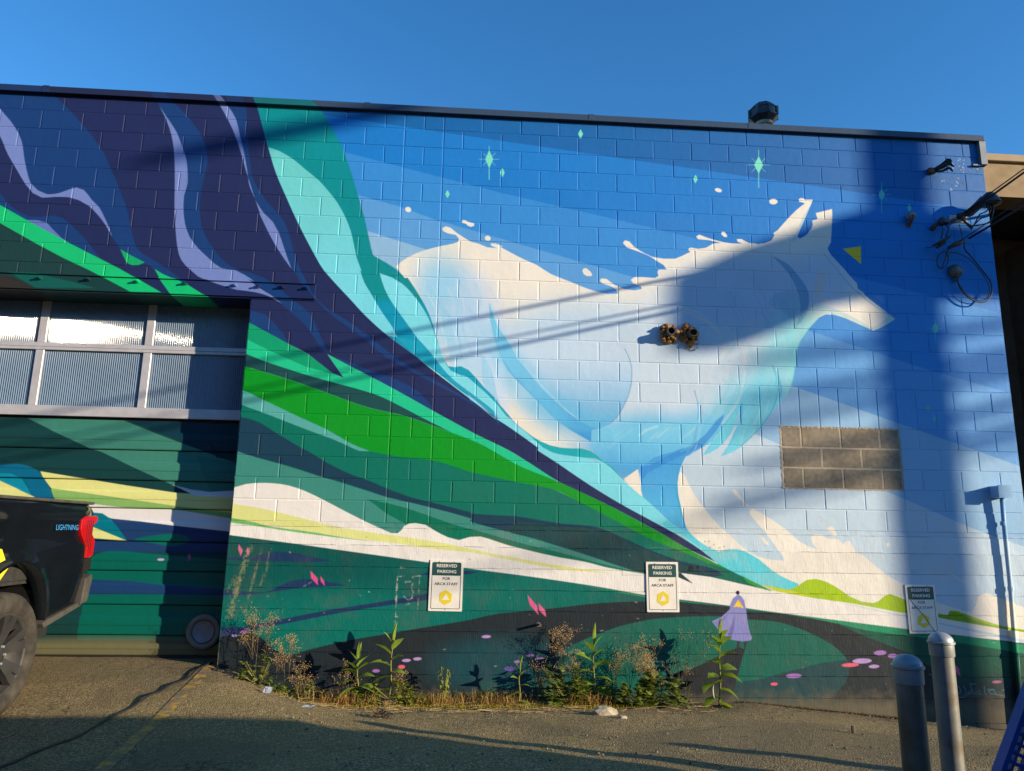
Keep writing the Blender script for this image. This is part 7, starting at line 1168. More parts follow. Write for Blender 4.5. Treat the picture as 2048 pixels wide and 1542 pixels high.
m=MB(); m.tube([(q[0]-.10,-.11,q[2]-.05),(q[0]-.03,-.13,q[2]-.02),(q[0]+.04,-.15,q[2]+.02),(q[0]+.09,-.15,q[2]+.06)],[.006,.02,.018,.008],8); m.tube([(q[0]-.06,-.12,q[2]-.07),(q[0]+.03,-.14,q[2]-.02)],.015,8); m.tube([(q[0]-.17,-.1,q[2]-.07),(q[0]-.06,-.12,q[2]-.06)],.004,6); m.build('taped_splice',M_black,t,smooth=True)
p=(7.174,0,3.489)
t=hood('service_weatherhead',p,1.25,'large grey weatherhead with three drip loops at the building corner',3)
a0=(6.913,0,3.315)
for k,(dz,xx) in enumerate(((-.19,.0),(-.24,.03),(-.31,.06))):
    m=MB(); m.tube([(p[0]+xx,-.18,p[2]-.05),(p[0]+xx+.005,-.19,p[2]-.13),(p[0]-.03+xx*.6,-.2,p[2]+dz+.03),(p[0]-.10,-.2,p[2]+dz),(a0[0]+.07,-.17,a0[2]-.18+k*.02),(a0[0]+.01,-.13,a0[2]-.05)],.0075,8); m.build('drip_loop',M_wire,t,smooth=True)
m=MB(); m.tube([(a0[0]-.02,0,a0[2]-.02),(a0[0]+.02,-.10,a0[2])],.022,8); m.lathe([(.01,-.05),(.035,-.04),(.035,.02),(.015,.04)],(a0[0]+.02,-.12,a0[2]),'z',12,cap=True); m.build('wall_insulator',M_porc,t,smooth=True)
m=MB(); m.box(a0[0]-.04,a0[0]+.16,-.012,-.001,a0[2]-.03,a0[2]+.05); m.build('bare_patch',mat('tan_patch',(.48,.36,.26),.8,noise=(30,.3)),t)
# aerial cables that come in from the pole
PH=16.0; PB=Vector((6.33,0,0))+SDIR*PH; PB.z=-1.45
SH=Vector((SDIR.x,SDIR.y,0)).normalized()
def cast(x,z,off=0.):
    """point in the upright plane through the pole whose shadow falls on the wall at (x, z)"""
    d=Vector((x,0,z)); L=((PB-Vector((x,0,0))).dot(SH)+off)/SDIR.dot(SH); return d+SDIR*L
def sag(a,b,s,n=14): return [a.lerp(b,i/n)-Vector((0,0,s*4*(i/n)*(1-i/n))) for i in range(n+1)]
A1=Vector((a0[0]+.03,-.13,a0[2]+.01)); top1=PB+Vector((0,0,7.9))
t=empty('service_cable',(A1.x,A1.y,A1.z),'thick black service cable sloping in to the large weatherhead','cable')
d1=Vector(((7.02,-0.9,3.405))); 
m=MB(); pts=[A1,A1.lerp(d1,.5)-Vector((0,0,.01)),d1]+[d1.lerp(top1,k/10) for k in range(1,11)]; m.tube(pts,.011,8); m.build('main_cable',M_wire,t,smooth=True)
m=MB(); m.tube([p_+Vector((-.01,.0,.028 if i>0 else .0)) for i,p_ in enumerate(pts)],.006,6); m.build('messenger_wire',M_wire,t,smooth=True)
m=MB(); m.tube([A1+Vector((-.06,0,-.03)),A1+Vector((.03,-.02,.0)),A1.lerp(d1,.45)],[.03,.032,.014],10); m.build('dead_end_grip',M_black,t,smooth=True)
A2=Vector(((6.833,0,2.991)))+Vector((0,-.12,0)); d2=Vector(((7.061,-0.8,3.108))); 
t=empty('telephone_cable',(A2.x,A2.y,A2.z),'second black cable below with a long slack loop and small coil','cable')
k2=Vector(((6.968,0,3.048)))+Vector((0,-.14,0))
m=MB(); m.tube([k2,k2.lerp(d2,.5),d2]+[d2.lerp(top1-Vector((0,0,.9)),k/8) for k in range(1,9)],.0115,8); m.build('main_cable',M_wire,t,smooth=True)
d3=Vector(((7.071,-0.8,3.186))); m=MB(); m.tube([A2,A2.lerp(d3,.5),d3,d3.lerp(top1-Vector((0,0,.7)),.5),top1-Vector((0,0,.7))],.005,6); m.build('messenger_wire',M_wire,t,smooth=True)
def wallpath(lst,y=-.07): return [Vector(p)+Vector((0,y,0)) for p in lst]
def crom(P,n=6):
    o=[]
    for i in range(len(P)-1):
        a,b,c,d=P[max(i-1,0)],P[i],P[i+1],P[min(i+2,len(P)-1)]
        for k in range(n):
            u=k/n; o.append(.5*((2*b)+(c-a)*u+(2*a-5*b+4*c-d)*u*u+(3*b-a-3*c+d)*u**3))
    return o+[P[-1]]
lp=wallpath(((6.968,0,3.048),(6.963,0,2.957),(7.031,0,2.864),(7.126,0,2.727),(7.201,0,2.607),(7.203,0,2.479),(7.125,0,2.383),(7.004,0,2.384),(6.903,0,2.457),(6.852,0,2.549),(6.846,0,2.643)))
m=MB(); m.tube(crom(lp),.0075,8); m.build('slack_loop',M_wire,t,smooth=True)
lp=wallpath(((6.752,0,2.908),(6.842,0,2.918),(6.935,0,2.899),(7.018,0,2.852),(7.111,0,2.738),(7.185,0,2.606),(7.192,0,2.479),(7.122,0,2.405),(7.029,0,2.407),(6.931,0,2.469),(6.867,0,2.588),(6.857,0,2.644)),-.05)
m=MB(); m.tube(crom(lp),.0045,6); m.build('slack_loop',M_wire,t,smooth=True)
lp=wallpath(((6.784,0,2.949),(6.732,0,2.823),(6.69,0,2.732),(6.649,0,2.763),(6.651,0,2.836),(6.69,0,2.894),(6.753,0,2.92),(6.774,0,2.853),(6.749,0,2.768),(6.707,0,2.738)),-.06)
m=MB(); m.tube(crom(lp),.006,8); m.build('coil',M_wire,t,smooth=True)
m=MB(); q=Vector(((6.85,0,2.992))); m.tube([q+Vector((-.06,-.05,-.02)),q+Vector((0,-.13,0)),q+Vector((.07,-.14,.03))],[.016,.032,.012],10); m.tube([q+Vector((0,0,0)),q+Vector((0,-.12,0))],.012,8); m.build('cable_clamp',M_pipe,t,smooth=True)
m=MB(); m.tube([Vector(((6.945,0,3.247)))+Vector((0,-.05,0)),Vector(((6.928,0,3.04)))+Vector((0,-.1,0))],.004,6); m.build('thin_wire',M_wire,t)
p=(6.86,0,2.722)
t=empty('meter_dome',(p[0],0,p[2]),'round grey metal dome on the wall inside the cable loop','junction box')
m=MB(); m.lathe([(.072,0),(.073,-.03),(.068,-.055),(.05,-.078),(.025,-.088),(.0005,-.09)],(p[0],0,p[2]),'y',24); m.build('dome',mat('dome_metal',(.10,.11,.12),.5,metal=.3,noise=(30,.5)),t,smooth=True)
m=MB(); m.lathe([(.02,0),(.02,-.04)],(p[0],-.03,p[2]-.075),'z',10,cap=True); m.build('gland',M_pipe,t)
# ---------------------------------------------------------------- roof vent
t=empty('roof_vent',(5.24,.8,4.3),'dark octagonal vent cap on a stub pipe above the roof edge','roof vent')
M_vent=mat('vent_metal',(.045,.055,.065),.45,metal=.5,noise=(9,.3)); M_vp=mat('vent_pipe',(.32,.29,.22),.7,noise=(14,.45),second=((.05,.045,.04),8,.45,.6))
m=MB(); m.lathe([(.095,4.1),(.095,4.84)],(5.24,.8,0),'z',20); m.lathe([(.105,4.80),(.11,4.83),(.10,4.86)],(5.24,.8,0),'z',20,cap=True); m.build('stub_pipe',M_vp,t,smooth=True)
m=MB(); m.lathe([(.10,4.86),(.163,4.92),(.165,5.01),(.105,5.07),(.05,5.08)],(5.24,.8,0),'z',8,cap=True); m.build('cap',M_vent,t)
m=MB(); m.lathe([(.110,4.845),(.174,4.905),(.175,4.918),(.108,4.858)],(5.24,.8,0),'z',8); m.lathe([(.1665,5.003),(.173,5.01),(.11,5.085),(.10,5.082)],(5.24,.8,0),'z',8); m.build('wind_band',M_vent,t)
for k in range(8):
    a=2*math.pi*k/8; m=MB(); x,y=5.24+.172*math.cos(a),.8+.172*math.sin(a); m.box(x-.012,x+.012,y-.012,y+.012,4.905,5.012); m.build('band_post',M_vent,t)
# ---------------------------------------------------------------- parking signs
M_sw=mat('sign_white',(.74,.73,.70),.4,noise=(14,.06)); M_sg=mat('sign_green',(.018,.075,.078),.4); M_sk=mat('sign_black',(.02,.022,.025),.4); M_sy=mat('sign_yellow',(.70,.58,.03),.45)
def text(s,size,c,y,mt,parent,name='lettering',bold=.0,ax='front',sx=1.0):
    cu=bpy.data.curves.new(name,'FONT'); cu.body=s; cu.size=size; cu.align_x='CENTER'; cu.align_y='CENTER'; cu.offset=bold; cu.extrude=.0004; cu.resolution_u=3
    tmp=bpy.data.objects.new('tmp',cu); col.objects.link(tmp); bpy.context.view_layer.update()
    me=bpy.data.meshes.new_from_object(tmp.evaluated_get(bpy.context.evaluated_depsgraph_get())); bpy.data.objects.remove(tmp)
    for v in me.vertices:
        X,Y,Z=v.co
        v.co=(c[0]+X*sx,y-Z,c[1]+Y) if ax=='front' else (y+Z,c[0]+X*sx,c[1]+Y)
    me.name=name; me.materials.clear(); me.materials.append(mt); me.update(); return link(name,me,None,parent)
def rrect(w,h,r,cx,cz,n=4):
    o=[]
    for sx,sz,a0_ in ((1,1,0),(-1,1,90),(-1,-1,180),(1,-1,270)):
        for k in range(n+1):
            a=R(a0_+90*k/n); o.append((cx+sx*(w/2-r)+r*math.cos(a),cz+sz*(h/2-r)+r*math.sin(a)))
    return o
def sign(cx,cz,w,h,rot,lab,scratch=False,twigs=False):
    t=empty('parking_sign',(cx,-.012,cz),lab,'sign','parking signs along the wall'); t.rotation_euler.y=R(rot)
    y=-.016
    m=MB(); m.prism(rrect(w,h,.006,cx,cz),y,y+.006); o=m.build('sign_plate',M_sw,t)
    ho=.115*h/.46
    m=MB(); m.prism(rrect(w-.045,.118,.012,cx,cz+h/2-.022-.059),y-.0012,y-.0002); m.build('header_panel',M_sg,t)
    m=MB(); ou=rrect(w-.040,h-.040,.014,cx,cz); i_=rrect(w-.050,h-.050,.010,cx,cz); n=len(ou)
    m.add([(x,y-.0008,z) for x,z in ou]+[(x,y-.0008,z) for x,z in i_],[(k,(k+1)%n,n+(k+1)%n,n+k) for k in range(n)]); m.build('border_line',M_sg,t)
    zt=cz+h/2
    text('RESERVED',.040,(cx,zt-.053),y-.0018,M_sw,t,bold=.0007,sx=1.06); text('PARKING',.040,(cx+.002,zt-.105),y-.0018,M_sw,t,bold=.0007,sx=1.06)
    text('FOR',.034,(cx,zt-.168),y-.0009,M_sk,t,bold=.0002,sx=1.1); text('ARCA STAFF',.034,(cx,zt-.216),y-.0009,M_sk,t,bold=.0002,sx=1.12)
    ez=zt-.335; m=MB(); hx=[(cx+.065*math.cos(R(90+60*k-4))*(1 if k%3 else 1.05),ez+.068*math.sin(R(90+60*k-4))) for k in range(6)]
    m.prism(hx,y-.0012,y-.0002); em=m.build('emblem',M_sy,t)
    m=MB(); m.prism([(cx-.032,ez-.022),(cx+.032,ez-.022),(cx+.002,ez+.036)],y-.0022,y-.0013); m.build('emblem_triangle',M_sw,em)
    for q in ((-.07,.5),(.07,.5),(0,-.5)):
        m=MB(); m.lathe([(.0005,-.003),(.004,-.002),(.005,0)],(cx+q[0],y,cz+q[1]*(h-.03)),'y',8); m.build('screw',M_galv,t)
    if scratch:
        m=MB(); m.tube([(cx-.11,y-.002,zt-.145),(cx+.02,y-.002,cz-.08),(cx+.11,y-.002,cz-.225)],.0022,5); m.build('scratch',M_sk,t)
    return t
sign(1.602,-.556,.31,.458,.5,'parking sign nearest the garage door, left of the three')
sign(3.638,-.545,.308,.458,-.3,'parking sign in the middle, behind dry weed stalks')
sign(6.165,-.72,.300,.452,-.9,'scratched parking sign behind the two bollards',True)
# ---------------------------------------------------------------- bollards
M_bol=mat('bollard_steel',(.24,.25,.245),.45,metal=.35,noise=(6,.2),second=((.16,.13,.09),5,.48,.7),bump=(40,.2,.003))
def bollard(x,y,zt,r,lab,group='steel bollards'):
    g=gz(x,y); t=empty('bollard',(x,y,g),lab,'bollard',group)
    m=MB(); m.lathe([(r,g-.1),(r,zt-r*1.25)],(x,y,0),'z',36); m.build('post',M_bol,t,smooth=True)
    zc=zt-r*1.25; pr=[(r+.004,zc-.055),(r+.006,zc-.05),(r+.006,zc+.008),(r+.013,zc+.012),(r+.013,zc+.022)]+[((r+.006)*math.cos(a)+.0001,zc+.024+(zt-zc-.024)*math.sin(a)) for a in [k*math.pi/16 for k in range(9)]]
    m=MB(); m.lathe(pr,(x,y,0),'z',36); smooth(m.build('dome_cap',M_galv,t),50)
A=(3.775,-3.643,-0.579); Bp=(4.404,-2.94,-0.569)
bollard(A[0],A[1],A[2],.057,'shorter-looking domed steel bollard nearest the camera, in shade')
bollard(Bp[0],Bp[1],Bp[2],.057,'domed steel bollard beside the nearest one, its right side sunlit')
bollard(6.45,-3.53,gz(6.45,-3.53)+.84,.057,'third steel bollard, seen only by the thin shadow on the asphalt')
# ---------------------------------------------------------------- blue plastic pallet leaning in the bottom right corner
t=empty('plastic_pallet',(4.2,-4.0,-1.45),'blue plastic pallet with grid holes leaning at the right edge','pallet')
M_blue=mat('blue_plastic',(.008,.075,.42),.4,noise=(10,.15))
O=Vector((3.764,-4.153,-0.934)); E1=Vector((3.879,-4.229,-0.595)); ux=(E1-O).normalized(); n0=(Cc-O).normalized(); uy=(ux.cross(n0)).normalized()
if uy.dot(rt)<0: uy=-uy
uy=(uy*.82-n0*.57).normalized(); nn=ux.cross(uy).normalized()
O=O-ux*.25
def slab(a0_,a1,b0_,b1,th=.02,name='lattice_bar'):
    m=MB(); c=[O+ux*a+uy*b+nn*h for h in (0,-th) for a,b in ((a0_,b0_),(a1,b0_),(a1,b1),(a0_,b1))]
    m.add(c,[(0,1,2,3),(7,6,5,4),(0,4,5,1),(1,5,6,2),(2,6,7,3),(3,7,4,0)]); return m.build(name,M_blue,t)
Lp=1.15; slab(0,Lp,-.012,.006,.05,'edge_frame')
for q in range(7): slab(0,Lp,.040+q*.036,.050+q*.036,.018)
for k in range(33):
    a=k*.036
    slab(a,a+.012,.010,.300,.022,'cross_bar')
slab(.52,.72,.010,.300,.021,'deck_board'); slab(.90,1.0,.010,.300,.021,'deck_board'); slab(0,Lp,.300,.46,.02,'deck_board')
slab(0,Lp,.06,.30,-.0,'x') if False else None

p=(2.462,0,-0.896)
t=empty('iron_pin',(p[0],0,p[2]),'rusty iron pin poking from the wall below the paired pink diamonds','pin')
m=MB(); m.tube([(p[0],.0,p[2]),(p[0]+.01,-.11,p[2]+.005)],.012,8); m.build('pin_shaft',M_rust,t)
m=MB(); m.lathe([(.02,-.012),(.026,0)],(p[0],0,p[2]),'y',8,cap=True); m.build('washer',M_porc,t)

# ---------------------------------------------------------------- pickup truck backed up to the door
TX=-1.40; TZ=-1.39; HY,HZ=-1.477,-.962
trk=empty('pickup_truck',(-2.4,-3.0,TZ),'black pickup truck backed up to the garage door, red tail light','truck')
M_paint=mat('black_paint',(.005,.007,.010),.07,spec=.28,coat=.1,noise=(4,.2)); M_trim=mat('dark_trim',(.03,.03,.03),.6,noise=(20,.3)); M_bedrail=mat('dusty_trim',(.055,.052,.046),.7,noise=(12,.25))
M_tyre=mat('dusty_tyre',(.045,.039,.031),.9,noise=(14,.35),second=((.022,.02,.017),9,.45,.65),bump=(50,.4,.004)); M_rim=mat('grey_alloy',(.10,.10,.105),.3,metal=.7,noise=(10,.15)); M_red=mat('red_lens',(.38,.006,.008),.14,spec=.5,coat=.3)
M_lens=mat('smoked_lens',(.02,.018,.018),.2); M_glass=mat('tinted_glass',(.01,.012,.014),.05,spec=.8)
def xoff(z):
    P=[(.118,-.075),(.10,-.02),(.05,-.006),(-.02,.004),(-.16,-.018),(-.34,.006),(-.50,-.006),(-.72,-.04),(-.95,-.07)]
    for (z0,a),(z1,b) in zip(P[:-1],P[1:]):
        if z1<=z<=z0: return a+(b-a)*(z0-z)/(z0-z1)
    return P[0][1] if z>P[0][0] else P[-1][1]
AR=.515
def zlow(y,hy):
    b=-.70-(-.42-y)*.17 if y>hy else -.80
    b=max(-.82,b); d=abs(y-hy)
    return max(b,HZ+math.sqrt(AR*AR-d*d)*1.22) if d<AR else b
def flank(y0,y1,hy,ztop,sgn,xc):
    m=MB(); cols=[]; ys_=[y0+(y1-y0)*i/70 for i in range(71)]+[hy-AR*.9995,hy+AR*.9995]; ys_=sorted(y for y in ys_ if y0<=y<=y1); nz=22; v=[]
    for y in ys_:
        lo=zlow(y,hy); zt=ztop(y)
        for k in range(nz+1):
            z=lo+(zt-lo)*k/nz; d=math.hypot(y-hy,(z-HZ)/1.22); fl=.022*max(0,1-abs(d-AR)/.07)
            tl=max(0,(y+.62)/.2)**2*.05 if y>-.62 else 0
            v.append((xc+sgn*(xoff(z)+fl-tl),y,z))
        v.append((xc-sgn*.09,y,lo))
    n=nz+2
    for i in range(len(ys_)-1):
        for k in range(nz): m.add([],[]) ; m.f.append((i*n+k,(i+1)*n+k,(i+1)*n+k+1,i*n+k+1)); m.m.append(0)
        m.f.append((i*n+nz+1,(i+1)*n+nz+1,(i+1)*n,i*n)); m.m.append(0)
    m.v=v; return m
XL=TX-1.98
for sgn,xc in ((1,TX),(-1,XL)):
    flank(-2.36,-.42,HY,lambda y:.118,sgn,xc).build('bed_side',M_paint,trk,smooth=True)
    flank(-6.25,-2.40,-5.16,lambda y:.118 if y>-4.3 else .118-.10*((-4.3-y)/1.95)**2,sgn,xc).build('body_side',M_paint,trk,smooth=True)
m=MB()
for x0,x1 in ((TX-.16,TX-.02),(XL+.02,XL+.16)): m.box(x0,x1,-2.36,-.44,.108,.132)
bevel(m.build('bed_rail_cap',M_bedrail,trk),.012)
m=MB(); m.box(XL+.12,TX-.12,-2.33,-.5,-.50,-.46); m.box(TX-.15,TX-.10,-2.33,-.5,-.47,.107); m.box(XL+.10,XL+.15,-2.33,-.5,-.47,.107); m.box(XL+.1,TX-.1,-2.39,-2.33,-.47,.12); m.build('bed_liner',M_trim,trk)
m=MB(); m.box(XL+.1,TX-.075,-.50,-.425,-.47,.118); bevel(m.build('tailgate',M_paint,trk),.015)
m=MB(); m.box(XL+.02,TX-.07,-.46,-.33,-.70,-.52); bevel(m.build('rear_bumper',M_bedrail,trk),.02)
for x0,x1 in ((TX-.45,TX-.12),(XL+.12,XL+.45)):
    for hy in (HY,-5.16):
        m=MB(); pr=[(.50,x0),(.50,x1)]; m.lathe([(r*1.06,h) for r,h in pr],(0,hy,HZ+.02),'x',28); m.build('wheel_well',M_black,trk)
m=MB(); m.box(XL+.25,TX-.25,-6.2,-.5,-.95,-.6); m.build('chassis',M_black,trk)
# cab and bonnet
cb=MB(); sec=[(-2.40,.12,.10),(-2.44,.55,.14),(-2.62,.60,.2),(-3.7,.60,.2),(-4.55,.12,.1),(-6.2,-.02,.12)]
v=[]; 
for y,z,i_ in sec: v += [(XL+.02,y,.10 if z>.12 else z-.03),(XL+i_,y,z),(TX-i_,y,z),(TX-.02,y,.10 if z>.12 else z-.03)]
cb.add(v,[(4*i+k,4*i+k+1,4*i+k+5,4*i+k+4) for i in range(len(sec)-1) for k in range(3)]+[(0,1,2,3),(20,21,22,23)]); smooth(cb.build('cab_and_bonnet',M_paint,trk),30)
for sgn,xc in ((1,TX),(-1,XL)):
    m=MB(); q=[(-2.62,.16,.045),(-2.72,.52,.185),(-3.62,.54,.190),(-4.30,.16,.05)]
    m.add([(xc-sgn*i_+sgn*.012,y,z) for y,z,i_ in q],[(0,1,2,3)]); m.build('side_window',M_glass,trk)
m=MB(); m.add([(XL+.16,-4.44,.19),(TX-.16,-4.44,.19),(TX-.24,-3.80,.56),(XL+.24,-3.80,.56)],[(0,1,2,3)]); m.build('windscreen',M_glass,trk)
m=MB(); m.box(XL+.03,TX-.03,-6.36,-6.2,-.75,-.1); bevel(m.build('front_bumper',M_trim,trk),.03)
def poly_side(name,pts,mt,th0,th1,parent=trk,bev=.0):
    m=MB(); n=len(pts); m.add([(TX+th1,y,z) for y,z in pts]+[(TX+th0,y,z) for y,z in pts],[tuple(range(n)),tuple(range(2*n-1,n-1,-1))]+[(i,i+n,(i+1)%n+n,(i+1)%n) for i in range(n)])
    o=m.build(name,mt,parent); return bevel(o,bev) if bev else o
tl=poly_side('tail_light',[(-.695,-.02),(-.62,.012),(-.44,.015),(-.425,-.03),(-.50,-.07),(-.50,-.13),(-.432,-.19),(-.44,-.318),(-.565,-.335),(-.565,-.245),(-.66,-.15),(-.695,-.10)],M_red,-.06,.014,bev=.008)
poly_side('reverse_lens',[(-.60,-.20),(-.57,-.245),(-.565,-.46),(-.44,-.42),(-.44,-.325),(-.567,-.34)],M_lens,-.06,.006,tl)
for q in range(4): poly_side('lens_rib',[(-.60+q*.03,-.20-q*.03),(-.592+q*.03,-.208-q*.03),(-.592+q*.03,-.02),(-.60+q*.03,-.02)],M_lens,.0142,.0155,tl)
poly_side('bumper_corner',[(-.50,-.50),(-.40,-.47),(-.39,-.52),(-.43,-.69),(-.53,-.71)],M_bedrail,-.08,.01,bev=.008)
poly_side('sill_trim',[(-1.03,-.80),(-.96,-.775),(-.52,-.69),(-.46,-.70),(-.50,-.725),(-1.0,-.835)],M_bedrail,-.09,-.012,bev=.004)
lt=mat('blue_lettering',(.05,.26,.62),.4)
text('LIGHTNING',.060,(-.905,-.086),TX+.013,lt,trk,bold=.0,ax='side',sx=1.05)
poly_side('yellow_decal',[(-1.95,-.20),(-1.70,-.235),(-1.60,-.367),(-1.69,-.46),(-1.9,-.46)],M_sy,-.02,.009)
def wheel(xo,sgn,hy):
    m=MB(); pr=[(.285,-.02),(.300,.0),(.345,.006),(.395,-.004),(.418,-.03),(.425,-.08),(.425,-.19),(.415,-.24),(.36,-.27),(.28,-.25)]
    m.lathe([(r,xo+sgn*h) for r,h in pr],(0,hy,HZ),'x',48); w=m.build('wheel',M_tyre,trk,smooth=True)
    m=MB(); m.lathe([(.287,xo-sgn*.02),(.270,xo-sgn*.012),(.262,xo-sgn*.03),(.255,xo-sgn*.16),(.06,xo-sgn*.17)],(0,hy,HZ),'x',48); m.build('rim_barrel',M_trim,w,smooth=True)
    for k in range(6):
        a=2*math.pi*k/6+.35
        for da,wd in ((-.17,.030),(.17,.030)):
            m=MB(); ca,sa=math.cos(a),math.sin(a)
            def P(r,tq,h): 
                aa=a+da*(r/.26)**.5; return (xo+sgn*h,hy+r*math.cos(aa)-tq*math.sin(aa),HZ+r*math.sin(aa)+tq*math.cos(aa))
            vv=[P(.055,-wd*.8,-.055),P(.055,wd*.8,-.055),P(.17,wd*.9,-.03),P(.265,wd*1.1,-.014),P(.265,-wd*1.1,-.014),P(.17,-wd*.9,-.03)]
            bk=[(p[0]-sgn*.05,p[1],p[2]) for p in vv]
            m.add(vv+bk,[(0,1,2,5),(5,2,3,4)]+[(i,i+6,(i+1)%6+6,(i+1)%6) for i in range(6)]); m.build('spoke',M_rim,w)
    m=MB(); m.lathe([(.0005,xo-sgn*.03),(.036,xo-sgn*.032),(.045,xo-sgn*.04),(.085,xo-sgn*.05),(.09,xo-sgn*.08)],(0,hy,HZ),'x',24); m.build('hub',M_trim,w,smooth=True)
    for k in range(6):
        a=2*math.pi*k/6; m=MB(); m.lathe([(.0005,xo-sgn*.028),(.009,xo-sgn*.03),(.011,xo-sgn*.05)],(0,hy+.065*math.cos(a),HZ+.065*math.sin(a)),'x',8); m.build('wheel_nut',M_galv,w)
for hy in (HY,-5.16): wheel(TX-.0,1,hy); wheel(XL+.0,-1,hy)
# ---------------------------------------------------------------- things on the ground
def gp(x,y,h=0.): return Vector((x,y,gz(x,y)+h))
t=empty('power_cord',gp(-.6,-1.5),'thin black cord snaking from the garage corner across the asphalt','cord')
cp_=[gp(x,y,.009) for x,y,_ in ((-0.485,0.114,-1.273),(-0.522,-0.152,-1.294),(-0.524,-0.412,-1.315),(-0.561,-0.597,-1.33),(-0.592,-0.746,-1.342),(-0.609,-0.924,-1.356),(-0.639,-1.159,-1.375),(-0.674,-1.366,-1.391),(-0.695,-1.566,-1.404),(-0.703,-1.795,-1.411),(-0.754,-1.945,-1.415),(-0.804,-2.122,-1.421),(-0.843,-2.344,-1.427))]
for i,h in ((1,.012),(3,.012),(5,.018),(7,.006)): cp_[i].z+=h
cp_.append(gp(cp_[-1].x-.3,cp_[-1].y-.9,.009)); cp_=crom(cp_,6)
m=MB(); m.tube(cp_,.008,8); m.build('cord_sheath',M_wire,t,smooth=True)
# yellow bay line
def line_mat():
    m=mat('worn_yellow_paint',(.46,.28,.04),.8,second=((.19,.15,.085),9,.36,.54),noise=(30,.35),bump=(85,.6,.006)); return m
m=MB(); a,b=Vector((-0.479,0.046,-1.278)),Vector((-0.265,-2.374,-1.428)); n=90; v=[]
d=(b-a); d.z=0; d=d.normalized(); s=Vector((-d.y,d.x,0))*.045
for i in range(n+1):
    c=a.lerp(b,i/n*1.25)
    for q in (-1,1): p=c+s*q; v.append((p.x,p.y,gs(p.x,p.y)+.005))
m.add(v,[(2*i,2*i+1,2*i+3,2*i+2) for i in range(n)]); tag(m.build('painted_line',line_mat()),'worn yellow bay line running out from the garage corner','road marking',kind='structure')
def stone(name,c,sx,sy,sz,seed,mt,lab=None,cat=None,group=None):
    bm=bmesh.new(); bmesh.ops.create_icosphere(bm,subdivisions=2,radius=1); rn=random.Random(seed)
    for vv in bm.verts:
        k=1+rn.uniform(-.22,.18); vv.co=Vector((vv.co.x*sx*k,vv.co.y*sy*k,max(-.4,vv.co.z)*sz*k))
    me=bpy.data.meshes.new(name); bm.to_mesh(me); bm.free(); o=link(name,me,mt); o.location=(c[0],c[1],c[2]+sz*.35); return tag(o,lab,cat,group)
M_rock=mat('pale_rubble',(.36,.32,.24),.9,noise=(12,.25),bump=(50,.6,.006)); M_twig=mat('dry_twig',(.06,.045,.03),.9,noise=(30,.3))
p=gp(*(2.946,-0.664,-1.526)[:2]); stone('rubble_stone',p,.105,.06,.05,1,M_rock,'pale chunk of rubble at the edge of the weeds','stone')
p=gp(*(3.061,-0.845,-1.514)[:2]); stone('rubble_stone',p,.04,.03,.02,2,M_rock,'small pale stone just right of the rubble chunk','stone')
p=gp(*(4.697,-1.352,-1.492)[:2]); m=MB(); m.tube([p,p+Vector((-.004,0,.05))],.014,7); tag(m.build('wood_stub',mat('stub_wood',(.12,.09,.06),.9)),'little brown stub standing on the asphalt right of the weeds','stub')
p=gp(*(1.151,-0.258,-1.553)[:2],.02); m=MB(); m.add([(p.x-.05,p.y-.03,p.z),(p.x+.06,p.y-.04,p.z+.01),(p.x+.07,p.y+.02,p.z+.05),(p.x-.01,p.y+.04,p.z+.04),(p.x-.06,p.y+.01,p.z+.02)],[(0,1,2,3,4)]); tag(m.build('dead_leaf',mat('dead_leaf',(.36,.23,.13),.8,noise=(20,.2))),'curled tan dead leaf below the tallest left dock','leaf')
p=gp(*(1.156,-0.847,-1.512)[:2]); m=MB(); rn=random.Random(8)
for k in range(60):
    a=rn.random()*6.28; r=rn.random()*.09; q=p+Vector((r*math.cos(a)*.7,r*math.sin(a),rn.uniform(0,.05))); m.tube([q,q+Vector((rn.uniform(-.05,.05),rn.uniform(-.06,.06),rn.uniform(-.01,.04)))],.003,4)
tag(m.build('twig_clump',M_twig),'dark clump of dead twigs on the asphalt below the left weeds','twigs')
M_bl=mat('blue_scrap',(.03,.22,.6),.4); M_wh=mat('white_scrap',(.55,.58,.62),.5,second=((.1,.2,.45),40,.5,.55))
p=gp(*(0.391,0.014,-1.568)[:2],.02); m=MB(); m.add([(p.x-.02,p.y,p.z-.02),(p.x+.02,p.y-.01,p.z-.015),(p.x+.028,p.y+.01,p.z+.03),(p.x-.004,p.y+.02,p.z+.02)],[(0,1,2,3)]); tag(m.build('plastic_scrap',M_bl),'bright blue plastic scrap among the left weeds','litter')
p=gp(*(0.561,-0.791,-1.452)[:2],.008); m=MB(); m.add([(p.x-.07,p.y,p.z),(p.x+.03,p.y-.02,p.z+.005),(p.x+.06,p.y+.02,p.z+.012),(p.x-.02,p.y+.03,p.z+.012)],[(0,1,2,3)]); tag(m.build('wrapper',M_wh),'flattened white and blue wrapper below the blue scrap','litter')
p=gp(*(0.175,-0.509,-1.403)[:2],.02); m=MB(); m.add([(p.x-.04,p.y,p.z-.01),(p.x+.03,p.y-.02,p.z-.01),(p.x+.04,p.y+.01,p.z+.03),(p.x-.03,p.y+.02,p.z+.035)],[(0,1,2,3)]); tag(m.build('wrapper',M_wh),'crumpled white wrapper at the foot of the leftmost weeds','litter')
